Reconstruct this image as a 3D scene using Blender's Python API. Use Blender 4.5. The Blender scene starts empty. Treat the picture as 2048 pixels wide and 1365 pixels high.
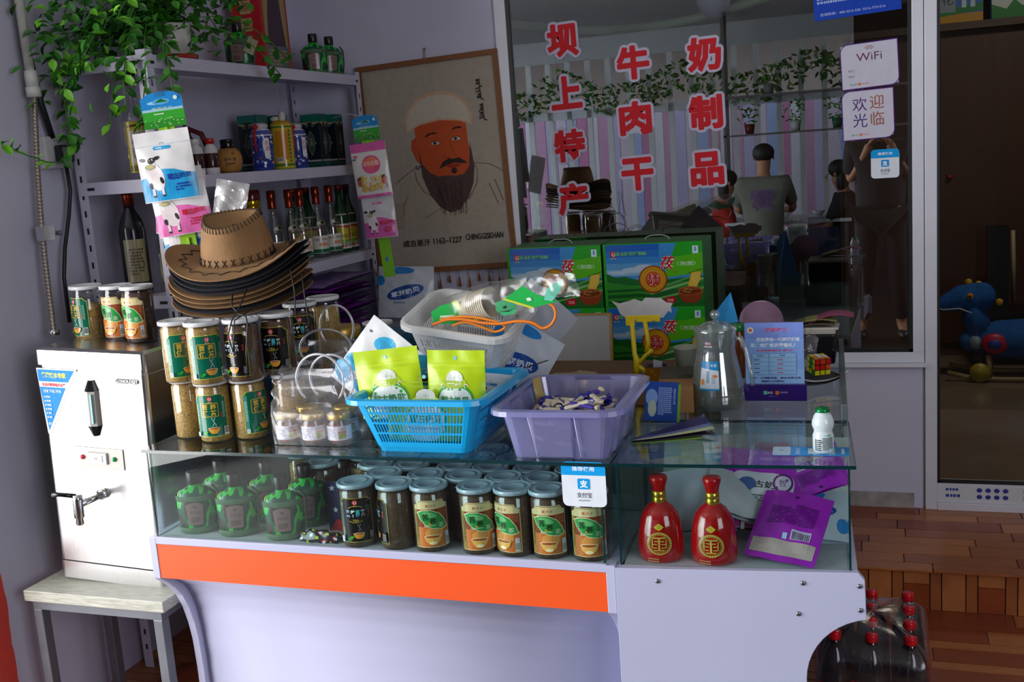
import bpy, bmesh, math, random
from mathutils import Vector, Matrix, Euler
random.seed(7)
S = bpy.context.scene
COL = S.collection
pi, sin, cos = math.pi, math.sin, math.cos

# ------------------------------------------------------------------ camera
cam_d = bpy.data.cameras.new('camera')
cam_d.sensor_width = 36.0
cam_d.lens = 2100.0 / 2048.0 * 36.0
cam_d.clip_start = 0.05
cam_d.clip_end = 200
cam = bpy.data.objects.new('camera', cam_d)
COL.objects.link(cam)
# rows: world axes expressed in (right, down, forward) of the lens
RW = ((0.94403, -0.01032, -0.32972), (0.32184, -0.18847, 0.92785), (-0.07172, -0.98203, -0.17460))
def _basis():
    f = 2100.0
    Yd = Vector((726, -422, f)).normalized(); Dn = Vector((856, 11800, f)).normalized()
    Z = -((Dn - Yd * Dn.dot(Yd) * 0.5).normalized())
    Y = (Yd - Z * Yd.dot(Z)).normalized()
    X = Y.cross(Z)
    return X, Y, Z
_X, _Y, _Z = _basis()
right = Vector((_X[0], _Y[0], _Z[0])); down = Vector((_X[1], _Y[1], _Z[1])); fwd = Vector((_X[2], _Y[2], _Z[2]))
m = Matrix.Identity(4)
for i in range(3):
    m[i][0] = right[i]; m[i][1] = -down[i]; m[i][2] = -fwd[i]
m[0][3], m[1][3], m[2][3] = 0, 0, 1.5
cam.matrix_world = m
cam_d.dof.use_dof = False
S.camera = cam

# ------------------------------------------------------------------ world, light, exposure
S.view_settings.view_transform = 'Standard'
S.view_settings.look = 'None'
S.view_settings.gamma = 1.0
S.view_settings.use_curve_mapping = False
S.view_settings.exposure = 0.0
try:
    S.cycles.max_bounces = 10
    S.cycles.transparent_max_bounces = 40
    S.cycles.glossy_bounces = 5
    S.cycles.caustics_reflective = False
    S.cycles.caustics_refractive = False
    S.cycles.sample_clamp_indirect = 4.0
    S.cycles.use_denoising = True
except Exception:
    pass
W = bpy.data.worlds.new('overcast_sky'); S.world = W
W.use_nodes = True
nt = W.node_tree
bg = nt.nodes['Background']
bg.inputs[0].default_value = (0.72, 0.82, 1.0, 1)
bg.inputs[1].default_value = 3.5

def area(name, loc, size, size_y, aim, power, col):
    d = bpy.data.lights.new(name, 'AREA'); d.shape = 'RECTANGLE'
    d.size = size; d.size_y = size_y; d.energy = power; d.color = col
    o = bpy.data.objects.new(name, d); COL.objects.link(o)
    o.location = loc
    o.rotation_euler = (Vector(aim) - Vector(loc)).to_track_quat('-Z', 'Y').to_euler()
    return o
# daylight entering through the open left side of the porch
area('daylight_left', (-3.75, 0.15, 1.18), 2.5, 2.3, (-1.0, 2.2, 0.75), 165, (1.0, 0.97, 0.95))
area('fill_right', (2.0, -0.4, 1.7), 1.5, 1.6, (-0.6, 2.4, 1.0), 45, (0.86, 0.9, 1.0))  # added weak fill from the right; no opening lets daylight in there

area('inner_fill_light', (0.9, 5.3, 2.7), 0.6, 0.3, (0.9, 5.3, 0.0), 14, (1.0, 0.9, 0.8))  # added fill to brighten the room behind the door; no known fixture

# ------------------------------------------------------------------ colour and materials
def lin(c):
    if isinstance(c, str):
        c = c.lstrip('#')
        c = tuple(int(c[i:i + 2], 16) / 255 for i in (0, 2, 4))
        return tuple((x / 12.92) if x <= 0.04045 else ((x + 0.055) / 1.055) ** 2.4 for x in c)
    return tuple(c[:3])

_M = {}
def base(name):
    mt = bpy.data.materials.new(name); mt.use_nodes = True
    return mt, mt.node_tree, mt.node_tree.nodes, mt.node_tree.links, mt.node_tree.nodes['Principled BSDF']

def pmat(name, col, rough=0.5, metal=0.0, noise=0.0, nscale=20.0, bump=0.0, bscale=200.0, coat=0.0, trans=0.0, sub=0.0, stretch=None, vcol=False, spec=0.5):
    """principled material with procedural colour mottling and relief"""
    key = ('p', name)
    if key in _M: return _M[key]
    mt, t, N, L, b = base(name)
    b.inputs['Roughness'].default_value = rough
    b.inputs['Metallic'].default_value = metal
    b.inputs['Coat Weight'].default_value = coat
    b.inputs['Specular IOR Level'].default_value = spec
    if trans: b.inputs['Transmission Weight'].default_value = trans
    tc = N.new('ShaderNodeTexCoord'); mp = N.new('ShaderNodeMapping')
    L.new(tc.outputs['Object'], mp.inputs[0])
    if stretch: mp.inputs['Scale'].default_value = stretch
    if vcol:
        at = N.new('ShaderNodeAttribute'); at.attribute_name = 'Col'; src = at.outputs['Color']
    else:
        rg = N.new('ShaderNodeRGB'); rg.outputs[0].default_value = lin(col) + (1,); src = rg.outputs[0]
    if noise:
        nz = N.new('ShaderNodeTexNoise'); nz.inputs['Scale'].default_value = nscale; nz.inputs['Detail'].default_value = 5
        L.new(mp.outputs[0], nz.inputs['Vector'])
        mr = N.new('ShaderNodeMapRange'); mr.inputs[3].default_value = 1 - noise; mr.inputs[4].default_value = 1 + noise
        mr.inputs[1].default_value = 0.3; mr.inputs[2].default_value = 0.7
        L.new(nz.outputs[0], mr.inputs[0])
        mx = N.new('ShaderNodeVectorMath'); mx.operation = 'SCALE'
        L.new(src, mx.inputs[0]); L.new(mr.outputs[0], mx.inputs['Scale'])
        src = mx.outputs[0]
    L.new(src, b.inputs['Base Color'])
    if bump:
        nz2 = N.new('ShaderNodeTexNoise'); nz2.inputs['Scale'].default_value = bscale; nz2.inputs['Detail'].default_value = 4
        L.new(mp.outputs[0], nz2.inputs['Vector'])
        bp = N.new('ShaderNodeBump'); bp.inputs['Strength'].default_value = bump; bp.inputs['Distance'].default_value = 0.002
        L.new(nz2.outputs[0], bp.inputs['Height']); L.new(bp.outputs[0], b.inputs['Normal'])
    _M[key] = mt
    return mt

def clear(name, tint=(1, 1, 1), gloss=0.12, rough=0.03, cloud=0.0, ccol=(0.8, 0.82, 0.85), bump=0.0, bscale=30, vary=0.0):
    """thin clear sheet: light goes straight through, a little is mirrored; optional milky share"""
    key = ('c', name)
    if key in _M: return _M[key]
    mt = bpy.data.materials.new(name); mt.use_nodes = True
    t = mt.node_tree; N = t.nodes; L = t.links; N.clear()
    out = N.new('ShaderNodeOutputMaterial')
    tr = N.new('ShaderNodeBsdfTransparent'); tr.inputs[0].default_value = lin(tint) + (1,)
    gl = N.new('ShaderNodeBsdfGlossy'); gl.inputs['Roughness'].default_value = rough
    gl.inputs[0].default_value = (1, 1, 1, 1)
    lw = N.new('ShaderNodeLayerWeight'); lw.inputs[0].default_value = 0.5
    mr = N.new('ShaderNodeMapRange'); mr.inputs[3].default_value = gloss; mr.inputs[4].default_value = min(1, gloss + 0.75)
    pw = N.new('ShaderNodeMath'); pw.operation = 'POWER'; pw.inputs[1].default_value = 4.0
    L.new(lw.outputs['Facing'], pw.inputs[0]); L.new(pw.outputs[0], mr.inputs[0])
    if bump:
        tc = N.new('ShaderNodeTexCoord')
        nz = N.new('ShaderNodeTexNoise'); nz.inputs['Scale'].default_value = bscale; nz.inputs['Detail'].default_value = 3
        L.new(tc.outputs['Object'], nz.inputs['Vector'])
        bp = N.new('ShaderNodeBump'); bp.inputs['Strength'].default_value = bump * .45; bp.inputs['Distance'].default_value = 0.006
        L.new(nz.outputs[0], bp.inputs['Height']); L.new(bp.outputs[0], gl.inputs['Normal']); L.new(bp.outputs[0], lw.inputs['Normal'])
    a = tr.outputs[0]
    if cloud:
        df = N.new('ShaderNodeBsdfDiffuse'); df.inputs[0].default_value = lin(ccol) + (1,)
        tl = N.new('ShaderNodeBsdfTranslucent'); tl.inputs[0].default_value = lin(ccol) + (1,)
        m0 = N.new('ShaderNodeMixShader'); m0.inputs[0].default_value = 0.4
        L.new(df.outputs[0], m0.inputs[1]); L.new(tl.outputs[0], m0.inputs[2])
        m1 = N.new('ShaderNodeMixShader'); m1.inputs[0].default_value = cloud
        if vary:
            tc2 = N.new('ShaderNodeTexCoord'); n2 = N.new('ShaderNodeTexNoise'); n2.inputs['Scale'].default_value = 14
            L.new(tc2.outputs['Object'], n2.inputs['Vector'])
            r2 = N.new('ShaderNodeMapRange'); r2.inputs[1].default_value = .35; r2.inputs[2].default_value = .65
            r2.inputs[3].default_value = cloud * (1 - vary); r2.inputs[4].default_value = min(1, cloud * (1 + vary))
            L.new(n2.outputs[0], r2.inputs[0]); L.new(r2.outputs[0], m1.inputs[0])
        L.new(a, m1.inputs[1]); L.new(m0.outputs[0], m1.inputs[2]); a = m1.outputs[0]
    mx = N.new('ShaderNodeMixShader')
    L.new(mr.outputs[0], mx.inputs[0]); L.new(a, mx.inputs[1]); L.new(gl.outputs[0], mx.inputs[2])
    L.new(mx.outputs[0], out.inputs[0])
    _M[key] = mt
    return mt

V = pmat('painted_plastic', None, 0.42, vcol=True, noise=0.05, nscale=60)
VG = pmat('glossy_print', None, 0.16, vcol=True, noise=0.03, nscale=40)
VM = pmat('matte_print', None, 0.8, vcol=True, noise=0.06, nscale=50)
VF = pmat('film_print', None, 0.28, vcol=True, noise=0.04, nscale=30, bump=0.35, bscale=25)
CLEAR = clear('clear_plastic', (0.93, 0.95, 0.96), 0.07, 0.04)
FILM = clear('clear_film', (0.93, 0.94, 0.95), 0.16, 0.08, cloud=0.10, bump=1.0, bscale=22, vary=0.8)
GLASS = clear('case_glass', (0.88, 0.95, 0.94), 0.02, 0.01)
PANE = clear('window_glass', (0.80, 0.84, 0.82), 0.17, 0.003)
EDGE = pmat('glass_edge', '#082f33', 0.1, noise=0.2, nscale=8, coat=0.5)

# ------------------------------------------------------------------ mesh builder
class MB:
    def __init__(s): s.v = []; s.f = []; s.c = []; s.s = []; s.T = None
    def add(s, vs, fs, col='#cccccc', smooth=False, T=None):
        o = len(s.v)
        T = T if T is not None else s.T
        if T is not None: vs = [T @ Vector(p) for p in vs]
        s.v += [tuple(p) for p in vs]
        c = lin(col) if not isinstance(col, list) else None
        for i, f in enumerate(fs):
            s.f.append(tuple(k + o for k in f)); s.c.append(c if c else lin(col[i])); s.s.append(smooth)
        return s
    def box(s, c, d, col='#cccccc', T=None):
        x, y, z = c; a, b, e = d[0] / 2, d[1] / 2, d[2] / 2
        v = [(x + i * a, y + j * b, z + k * e) for k in (-1, 1) for j in (-1, 1) for i in (-1, 1)]
        return s.add(v, [(0, 2, 3, 1), (4, 5, 7, 6), (0, 1, 5, 4), (2, 6, 7, 3), (0, 4, 6, 2), (1, 3, 7, 5)], col, False, T)
    def b2(s, x0, x1, y0, y1, z0, z1, col='#cccccc', T=None):
        return s.box(((x0 + x1) / 2, (y0 + y1) / 2, (z0 + z1) / 2), (abs(x1 - x0), abs(y1 - y0), abs(z1 - z0)), col, T)
    def lathe(s, prof, n=24, col='#cccccc', T=None, sx=1.0, sy=1.0, capb=True, capt=True, cols=None, smooth=True, c=(0, 0)):
        v = []; f = []; cc = []
        for r, z in prof:
            for i in range(n):
                a = 2 * pi * i / n
                v.append((c[0] + r * sx * cos(a), c[1] + r * sy * sin(a), z))
        for j in range(len(prof) - 1):
            for i in range(n):
                k = (i + 1) % n
                f.append((j * n + i, j * n + k, (j + 1) * n + k, (j + 1) * n + i)); cc.append(cols[j] if cols else col)
        if capb: f.append(tuple(range(n - 1, -1, -1))); cc.append(cols[0] if cols else col)
        if capt: f.append(tuple(range((len(prof) - 1) * n, len(prof) * n))); cc.append(cols[-1] if cols else col)
        return s.add(v, f, cc, smooth, T)
    def tube(s, pts, r, n=8, col='#cccccc', T=None, closed=False, cap=True):
        P = [Vector(p) for p in pts]; m = len(P)
        rr = r if isinstance(r, (list, tuple)) else [r] * m
        v = []; f = []; prev = None
        for i, p in enumerate(P):
            if closed: d = P[(i + 1) % m] - P[i - 1]
            else: d = P[min(i + 1, m - 1)] - P[max(i - 1, 0)]
            d = d.normalized() if d.length > 1e-9 else Vector((0, 0, 1))
            if prev is None:
                u = d.orthogonal().normalized()
            else:
                u = (prev - d * prev.dot(d))
                u = u.normalized() if u.length > 1e-6 else d.orthogonal().normalized()
            prev = u; w = d.cross(u)
            for k in range(n):
                a = 2 * pi * k / n
                v.append(p + (u * cos(a) + w * sin(a)) * rr[i])
        for i in range(m if closed else m - 1):
            j = (i + 1) % m
            for k in range(n):
                l = (k + 1) % n
                f.append((i * n + k, i * n + l, j * n + l, j * n + k))
        if cap and not closed:
            f.append(tuple(range(n - 1, -1, -1))); f.append(tuple((m - 1) * n + k for k in range(n)))
        return s.add(v, f, col, True, T)
    def prism(s, poly, h0, h1, col='#cccccc', T=None, axis='z', smooth=False):
        """extrude a polygon; axis is the direction of extrusion"""
        def P(a, b, h): return (a, b, h) if axis == 'z' else ((a, h, b) if axis == 'y' else (h, a, b))
        n = len(poly)
        v = [P(a, b, h0) for a, b in poly] + [P(a, b, h1) for a, b in poly]
        f = [(i, (i + 1) % n, n + (i + 1) % n, n + i) for i in range(n)] + [tuple(range(n - 1, -1, -1)), tuple(range(n, 2 * n))]
        return s.add(v, f, col, smooth, T)
    def grid(s, fn, nu, nv, col='#cccccc', T=None, smooth=True, skip=None, cf=None):
        v = [fn(i / nu, j / nv) for j in range(nv + 1) for i in range(nu + 1)]
        f = []; cc = []
        for j in range(nv):
            for i in range(nu):
                if skip and skip(i, j): continue
                a = j * (nu + 1) + i
                f.append((a, a + 1, a + nu + 2, a + nu + 1)); cc.append(cf((i + .5) / nu, (j + .5) / nv) if cf else col)
        return s.add(v, f, cc, smooth, T)
    def ball(s, c, r, col='#cccccc', n=14, T=None, sc=(1, 1, 1)):
        prof = [(sin(pi * k / (n // 2 + 1)), -cos(pi * k / (n // 2 + 1))) for k in range(1, n // 2 + 1)]
        v = []; f = []
        for a, z in prof:
            for i in range(n):
                t = 2 * pi * i / n
                v.append((c[0] + a * r * sc[0] * cos(t), c[1] + a * r * sc[1] * sin(t), c[2] + z * r * sc[2]))
        m = len(prof)
        for j in range(m - 1):
            for i in range(n):
                k = (i + 1) % n
                f.append((j * n + i, j * n + k, (j + 1) * n + k, (j + 1) * n + i))
        v.append((c[0], c[1], c[2] - r * sc[2])); v.append((c[0], c[1], c[2] + r * sc[2]))
        for i in range(n):
            k = (i + 1) % n
            f.append((m * n, k, i)); f.append((m * n + 1, (m - 1) * n + i, (m - 1) * n + k))
        return s.add(v, f, col, True, T)
    def mesh(s, name):
        me = bpy.data.meshes.new(name)
        me.from_pydata(s.v, [], s.f)
        me.polygons.foreach_set('use_smooth', s.s)
        at = me.color_attributes.new('Col', 'FLOAT_COLOR', 'CORNER')
        data = []
        for f, c in zip(s.f, s.c): data += list(c + (1,)) * len(f)
        if len(data) == len(at.data) * 4: at.data.foreach_set('color', data)
        me.update()
        return me
    def build(s, name, parent=None, mat=None, loc=None, bevel=0, solid=0, sub=0, clean=False, seg=2):
        me = s.mesh(name); me.materials.append(mat or V)
        if clean:
            bm = bmesh.new(); bm.from_mesh(me); bmesh.ops.remove_doubles(bm, verts=bm.verts, dist=1e-5)
            bmesh.ops.recalc_face_normals(bm, faces=bm.faces); bm.to_mesh(me); bm.free()
        o = bpy.data.objects.new(name, me); COL.objects.link(o)
        if parent: o.parent = parent
        if loc: o.location = loc
        if solid:
            md = o.modifiers.new('solid', 'SOLIDIFY'); md.thickness = abs(solid); md.offset = 0 if solid > 0 else -1
        if bevel:
            md = o.modifiers.new('bevel', 'BEVEL'); md.width = bevel; md.segments = seg; md.limit_method = 'ANGLE'; md.angle_limit = 0.6
        if sub:
            md = o.modifiers.new('sub', 'SUBSURF'); md.levels = sub; md.render_levels = sub
        return o

def tag(o, label, cat, group=None, kind=None):
    if label: o['label'] = label
    if cat: o['category'] = cat
    if group: o['group'] = group
    if kind: o['kind'] = kind
    return o
def thing(name, label, cat, loc=(0, 0, 0), rot=(0, 0, 0), group=None):
    o = bpy.data.objects.new(name, None); COL.objects.link(o); o.empty_display_size = 0.05
    o.location = loc; o.rotation_euler = rot if not isinstance(rot, (int, float)) else (0, 0, rot)
    return tag(o, label, cat, group)
def struct(name, mb, mat, parent=None, bevel=0):
    o = mb.build(name, parent, mat, bevel=bevel)
    if parent is None: o['kind'] = 'structure'
    return o
def copy_thing(root, loc, rot=0, label=None, group=None):
    r = root.copy(); COL.objects.link(r); r.location = loc
    r.rotation_euler = rot if not isinstance(rot, (int, float)) else (0, 0, rot)
    if label: r['label'] = label
    if group: r['group'] = group
    for ch in list(root.children):
        c = ch.copy(); COL.objects.link(c); c.parent = r
        for g in ch.children:
            d = g.copy(); COL.objects.link(d); d.parent = c
    return r
def copy_part(p, parent, loc=None, rot=None, scale=None):
    c = p.copy(); COL.objects.link(c); c.parent = parent
    if loc is not None: c.location = loc
    if rot is not None: c.rotation_euler = rot
    if scale is not None: c.scale = scale
    return c

# ------------------------------------------------------------------ lettering
_TX = {}
def glyphs(txt, bold=0.0):
    key = (txt, bold)
    if key in _TX: return _TX[key]
    cu = bpy.data.curves.new('lettering', 'FONT'); cu.body = txt; cu.size = 1; cu.offset = bold
    cu.resolution_u = 2
    ob = bpy.data.objects.new('lettering', cu); COL.objects.link(ob)
    dg = bpy.context.evaluated_depsgraph_get(); dg.update()
    ev = ob.evaluated_get(dg); me = ev.to_mesh()
    vs = [(v.co.x, v.co.y) for v in me.vertices]; fs = [tuple(p.vertices) for p in me.polygons]
    ev.to_mesh_clear(); bpy.data.objects.remove(ob); bpy.data.curves.remove(cu)
    if not vs: vs = [(0, 0), (1, 0), (1, 1)]; fs = []
    x0 = min(v[0] for v in vs); x1 = max(v[0] for v in vs); y0 = min(v[1] for v in vs); y1 = max(v[1] for v in vs)
    vs = [((a - (x0 + x1) / 2), (b - (y0 + y1) / 2)) for a, b in vs]
    _TX[key] = (vs, fs, x1 - x0, y1 - y0)
    return _TX[key]

class Art:
    """flat print laid out in metres (u right, v up); later mapped onto a surface"""
    def __init__(s): s.items = []; s.n = 0
    def poly(s, pts, col, lay=None):
        s.n += 1; s.items.append((list(pts), [tuple(range(len(pts)))], col, s.n if lay is None else lay)); return s
    def rect(s, u0, v0, u1, v1, col): return s.poly([(u0, v0), (u1, v0), (u1, v1), (u0, v1)], col)
    def rrect(s, u0, v0, u1, v1, r, col, k=4):
        p = []
        for (cx, cy, a0) in ((u1 - r, v0 + r, -90), (u1 - r, v1 - r, 0), (u0 + r, v1 - r, 90), (u0 + r, v0 + r, 180)):
            for i in range(k + 1):
                a = math.radians(a0 + 90 * i / k); p.append((cx + r * cos(a), cy + r * sin(a)))
        return s.poly(p, col)
    def ell(s, u, v, ru, rv, col, n=20, rot=0):
        return s.poly([(u + ru * cos(a) * cos(rot) - rv * sin(a) * sin(rot), v + ru * cos(a) * sin(rot) + rv * sin(a) * cos(rot)) for a in [2 * pi * i / n for i in range(n)]], col)
    def ring(s, u, v, r0, r1, col, n=24, a0=0, a1=2 * pi):
        P = []; F = []
        for i in range(n + 1):
            a = a0 + (a1 - a0) * i / n
            P += [(u + r0 * cos(a), v + r0 * sin(a)), (u + r1 * cos(a), v + r1 * sin(a))]
        for i in range(n): F.append((2 * i, 2 * i + 1, 2 * i + 3, 2 * i + 2))
        s.n += 1; s.items.append((P, F, col, s.n)); return s
    def line(s, pts, w, col):
        P = []; F = []
        for i, (a, b) in enumerate(zip(pts[:-1], pts[1:])):
            d = Vector((b[0] - a[0], b[1] - a[1]));
            if d.length < 1e-9: continue
            d.normalize(); nx, ny = -d.y * w / 2, d.x * w / 2
            k = len(P)
            P += [(a[0] + nx, a[1] + ny), (a[0] - nx, a[1] - ny), (b[0] - nx, b[1] - ny), (b[0] + nx, b[1] + ny)]
            F.append((k, k + 1, k + 2, k + 3))
        s.n += 1; s.items.append((P, F, col, s.n)); return s
    def text(s, t, u, v, h, col, w=None, rot=0, bold=0.0, vert=False, shear=0):
        if vert:
            for i, ch in enumerate(t): s.text(ch, u, v - i * h * 1.15, h, col, w, rot, bold)
            return s
        vs, fs, tw, th = glyphs(t, bold)
        if not fs: return s
        k = h / th; kx = k if w is None else w / tw
        P = []
        for a, b in vs:
            a, b = a * kx + b * k * shear, b * k
            P.append((u + a * cos(rot) - b * sin(rot), v + a * sin(rot) + b * cos(rot)))
        s.n += 1; s.items.append((P, fs, col, s.n)); return s
    def fat(s, t, u, v, h, col, r, k=10, bold=.03, rot=0):
        """character thickened by r all round"""
        lay = s.n + 1
        for i in range(k + 1):
            a = 2 * pi * i / k; q = r if i < k else 0
            s.text(t, u + q * cos(a), v + q * sin(a), h, col, w=h, bold=bold, rot=rot)
            P, F, c, _ = s.items[-1]; s.items[-1] = (P, F, c, lay + i * .05)
        s.n = lay; return s
    def fine(s, u, v, w, h, rows, col, fill=0.55, seed=1, gap=0.35, chars=6):
        """lines of print too small to read"""
        rd = random.Random(seed)
        P = []; F = []
        rh = h / rows
        for r in range(rows):
            x = u; end = u + w * (1 if r < rows - 1 else rd.uniform(.4, .9))
            while x < end:
                cw = rh * rd.uniform(.5, 1.0)
                if rd.random() < fill + .3:
                    k = len(P); y0 = v + h - (r + 1) * rh + rh * gap * .5; y1 = y0 + rh * (1 - gap)
                    P += [(x, y0), (x + cw * .75, y0), (x + cw * .75, y1), (x, y1)]; F.append((k, k + 1, k + 2, k + 3))
                x += cw
        s.n += 1; s.items.append((P, F, col, s.n)); return s
    def barcode(s, u, v, w, h, col='#111111', back='#f2f2f2', n=14):
        s.rect(u, v, u + w, v + h, back)
        rd = random.Random(5); x = u + w * .06
        P = []; F = []
        while x < u + w * .92:
            b = w / n * rd.uniform(.25, .7); k = len(P)
            P += [(x, v + h * .2), (x + b, v + h * .2), (x + b, v + h * .95), (x, v + h * .95)]; F.append((k, k + 1, k + 2, k + 3)); x += b + w / n * rd.uniform(.3, .6)
        s.n += 1; s.items.append((P, F, col, s.n)); return s
    def onto(s, mb, fn, step_u=0, step_v=0, lift=0.00018, base_lift=0.0003):
        """fn(u, v, d) -> 3D point at height d above the surface"""
        for P, F, col, lay in s.items:
            d = base_lift + lift * lay
            if step_u or step_v:
                bm = bmesh.new()
                vs = [bm.verts.new((a, b, 0)) for a, b in P]
                for f in F:
                    try: bm.faces.new([vs[i] for i in f])
                    except ValueError: pass
                for ax, st in ((0, step_u), (1, step_v)):
                    if not st: continue
                    lo = min(p[ax] for p in P); hi = max(p[ax] for p in P)
                    k = math.ceil(lo / st + 1e-6)
                    while k * st < hi - 1e-6:
                        co = [0, 0, 0]; no = [0, 0, 0]; co[ax] = k * st; no[ax] = 1
                        bmesh.ops.bisect_plane(bm, geom=bm.verts[:] + bm.edges[:] + bm.faces[:], plane_co=co, plane_no=no, dist=1e-7)
                        k += 1
                bm.verts.index_update()
                V_ = [fn(v.co.x, v.co.y, d) for v in bm.verts]; F_ = [tuple(v.index for v in f.verts) for f in bm.faces]
                bm.free()
                mb.add(V_, F_, col, False)
            else:
                mb.add([fn(a, b, d) for a, b in P], F, col, False)
        return mb
def on_cyl(r, a0=-pi / 2, z0=0.0):
    """u runs along the circumference, centred on angle a0 (facing -Y)"""
    return lambda u, v, d: ((r + d) * cos(a0 + u / r), (r + d) * sin(a0 + u / r), z0 + v)
def on_y(x0=0.0, y=0.0, z0=0.0):      # faces -Y
    return lambda u, v, d: (x0 + u, y - d, z0 + v)
def on_z(x0=0.0, y0=0.0, z=0.0):      # faces up
    return lambda u, v, d: (x0 + u, y0 + v, z + d)
def on_x(x=0.0, y0=0.0, z0=0.0):      # faces +X, u runs along +Y
    return lambda u, v, d: (x + d, y0 + u, z0 + v)
# ================================================================== SETTING
wallm = pmat('painted_wall', '#c9c7da', 0.85, noise=0.05, nscale=3, bump=0.25, bscale=90)
whitem = pmat('white_frame', '#dcdde6', 0.35, noise=0.04, nscale=6)
ceilm = pmat('ceiling_panels', '#c6c4bd', 0.7, noise=0.08, nscale=2)
darkm = pmat('rubber_seal', '#0d1314', 0.4)
groundm = pmat('grout', '#8a7058', 0.9, noise=0.2, nscale=40)

w = MB()
w.b2(-2.33, -2.23, 2.03, 3.98, 0, 2.75)
struct('wall_left', w, wallm)
w = MB()
w.b2(-2.23, -1.335, 3.88, 3.98, 0, 2.75)
w.b2(-1.335, 0.155, 3.88, 3.98, 0, 0.685)
w.b2(-1.335, 3.0, 3.88, 3.98, 2.45, 2.75)
w.b2(1.15, 3.0, 3.88, 3.98, 0, 2.45)
wb = struct('wall_back', w, wallm)
# scuffed foot of the wall under the window
w = MB(); w.b2(-0.6, 0.12, 3.872, 3.88, 0.145, 0.20, '#8f8a88')
w.build('plaster_patch', wb, pmat('bare_plaster', '#a19c98', 0.9, noise=0.35, nscale=18))
w = MB(); w.b2(-4.6, 3.1, -4.7, 4.0, 2.75, 2.8)
struct('ceiling', w, ceilm)
w = MB(); w.b2(2.6, 2.7, -4.2, 3.88, 0, 2.75)
struct('wall_right', w, pmat('brown_wall', '#4a3122', 0.7, noise=0.1, nscale=5))

# ---- floor: grout slab with wood-look tiles as pieces
w = MB(); w.b2(-2.3, 3.1, 1.85, 3.98, -0.06, -0.004)
floor = struct('floor', w, groundm)
w = MB(); w.b2(-5, 3.1, -5, 1.85, -0.06, -0.004)
struct('floor_porch', w, pmat('porch_tile', '#33251d', .35, noise=.15, nscale=5))
w = MB(); w.b2(-2.23, 2.6, 3.34, 3.98, -0.004, 0.139)
step = struct('trim_1', w, groundm)
tile_mats = [pmat('tile_russet', '#8f4424', 0.28, noise=0.22, nscale=10, stretch=(1.2, 14, 1), bump=.15, bscale=60),
             pmat('tile_ochre', '#b06c3c', 0.3, noise=0.22, nscale=10, stretch=(1.2, 14, 1), bump=.15, bscale=60),
             pmat('tile_brown', '#9c5a32', 0.3, noise=0.22, nscale=10, stretch=(1.2, 14, 1), bump=.15, bscale=60)]
_tile = {}
def tile(parent, x0, x1, y0, y1, z, th, mi, up=True):
    key = (round(x1 - x0, 3), round(y1 - y0, 3), mi, up)
    if key not in _tile:
        t = MB(); a, b = (x1 - x0) / 2 - .002, (y1 - y0) / 2 - .002
        if up: t.b2(-a, a, -b, b, -th, 0)
        else: t.b2(-a, a, 0, th, -b, b)
        me = t.mesh('floor_tile'); me.materials.append(tile_mats[mi]); _tile[key] = me
    o = bpy.data.objects.new('floor_tile', _tile[key]); COL.objects.link(o); o.parent = parent
    o.location = ((x0 + x1) / 2, (y0 + y1) / 2, z) if up else ((x0 + x1) / 2, y0, z)
    if not up: o.location = ((x0 + x1) / 2, y0[0] if isinstance(y0, tuple) else y0, z)
rd = random.Random(3)
def plank_rows(parent, xr, yr, z, rows, length):
    y = yr[1]; k = 0
    while y > yr[0] + .01:
        h = rows[k % len(rows)]
        x = xr[0] - rd.uniform(0, length)
        j = rd.randrange(3)
        while x < xr[1]:
            a, b = max(x, xr[0]), min(x + length, xr[1])
            if b - a > .02: tile(parent, a, b, y - h, y, z, .004 if z < .1 else .006, j % 3)
            x += length; j += 1
        y -= h; k += 1
plank_rows(floor, (-0.25, 0.95), (2.35, 3.335), 0.0, (.085, .045, .085, .045), .36)
plank_rows(floor, (-2.23, -1.53), (1.9, 3.335), 0.0, (.085, .045, .085, .045), .36)
plank_rows(step, (-0.25, 0.95), (3.335, 3.88), 0.145, (.075, .06, .09), .33)
# riser: upright tiles
def riser_tile(x0, x1, z0, z1, mi):
    t = MB(); t.b2(x0 + .0018, x1 - .0018, 3.331, 3.341, z0 + .001, z1 - .001)
    t.build('riser_tile', step, tile_mats[mi])
x = -0.25; k = 0
while x < 0.95:
    wd = (.070, .034, .078, .034)[k % 4]
    if k % 4 == 2: riser_tile(x, x + wd, 0, .085, 0); riser_tile(x, x + wd, .085, .143, 1)
    else: riser_tile(x, x + wd, 0, .143, (1, 2, 0, 2)[k % 4])
    x += wd; k += 1

# ---- window_1
win = MB()
win.b2(-1.345, -1.30, 3.86, 3.93, 0.722, 2.5)          # left jamb
win.b2(-1.345, 0.155, 3.86, 3.93, 0.685, 0.722)         # bottom rail
win.b2(0.118, 0.155, 3.86, 3.93, 0.722, 2.5)
wo = struct('window_1', win, whitem, bevel=.002)
w = MB(); w.b2(0.157, 0.197, 3.862, 3.93, 0.145, 2.5)
w.build('mullion', wo, whitem, bevel=.003)
w = MB(); w.b2(-1.36, 0.16, 3.835, 3.9, 0.672, 0.685)
w.build('window_sill', wo, whitem, bevel=.002)
w = MB()
w.b2(-1.30, -1.288, 3.864, 3.89, 0.722, 2.5); w.b2(0.106, 0.118, 3.864, 3.89, 0.722, 2.5); w.b2(-1.3, .118, 3.864, 3.89, 0.722, 0.733)
w.build('rubber_seal', wo, darkm)
w = MB(); w.b2(-1.288, 0.106, 3.876, 3.88, 0.733, 2.5)
w.build('window_pane', wo, PANE)
w = MB(); w.tube([(-.0, 0, 0), (0, -.004, 0)], .006, 8, '#222222')
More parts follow.
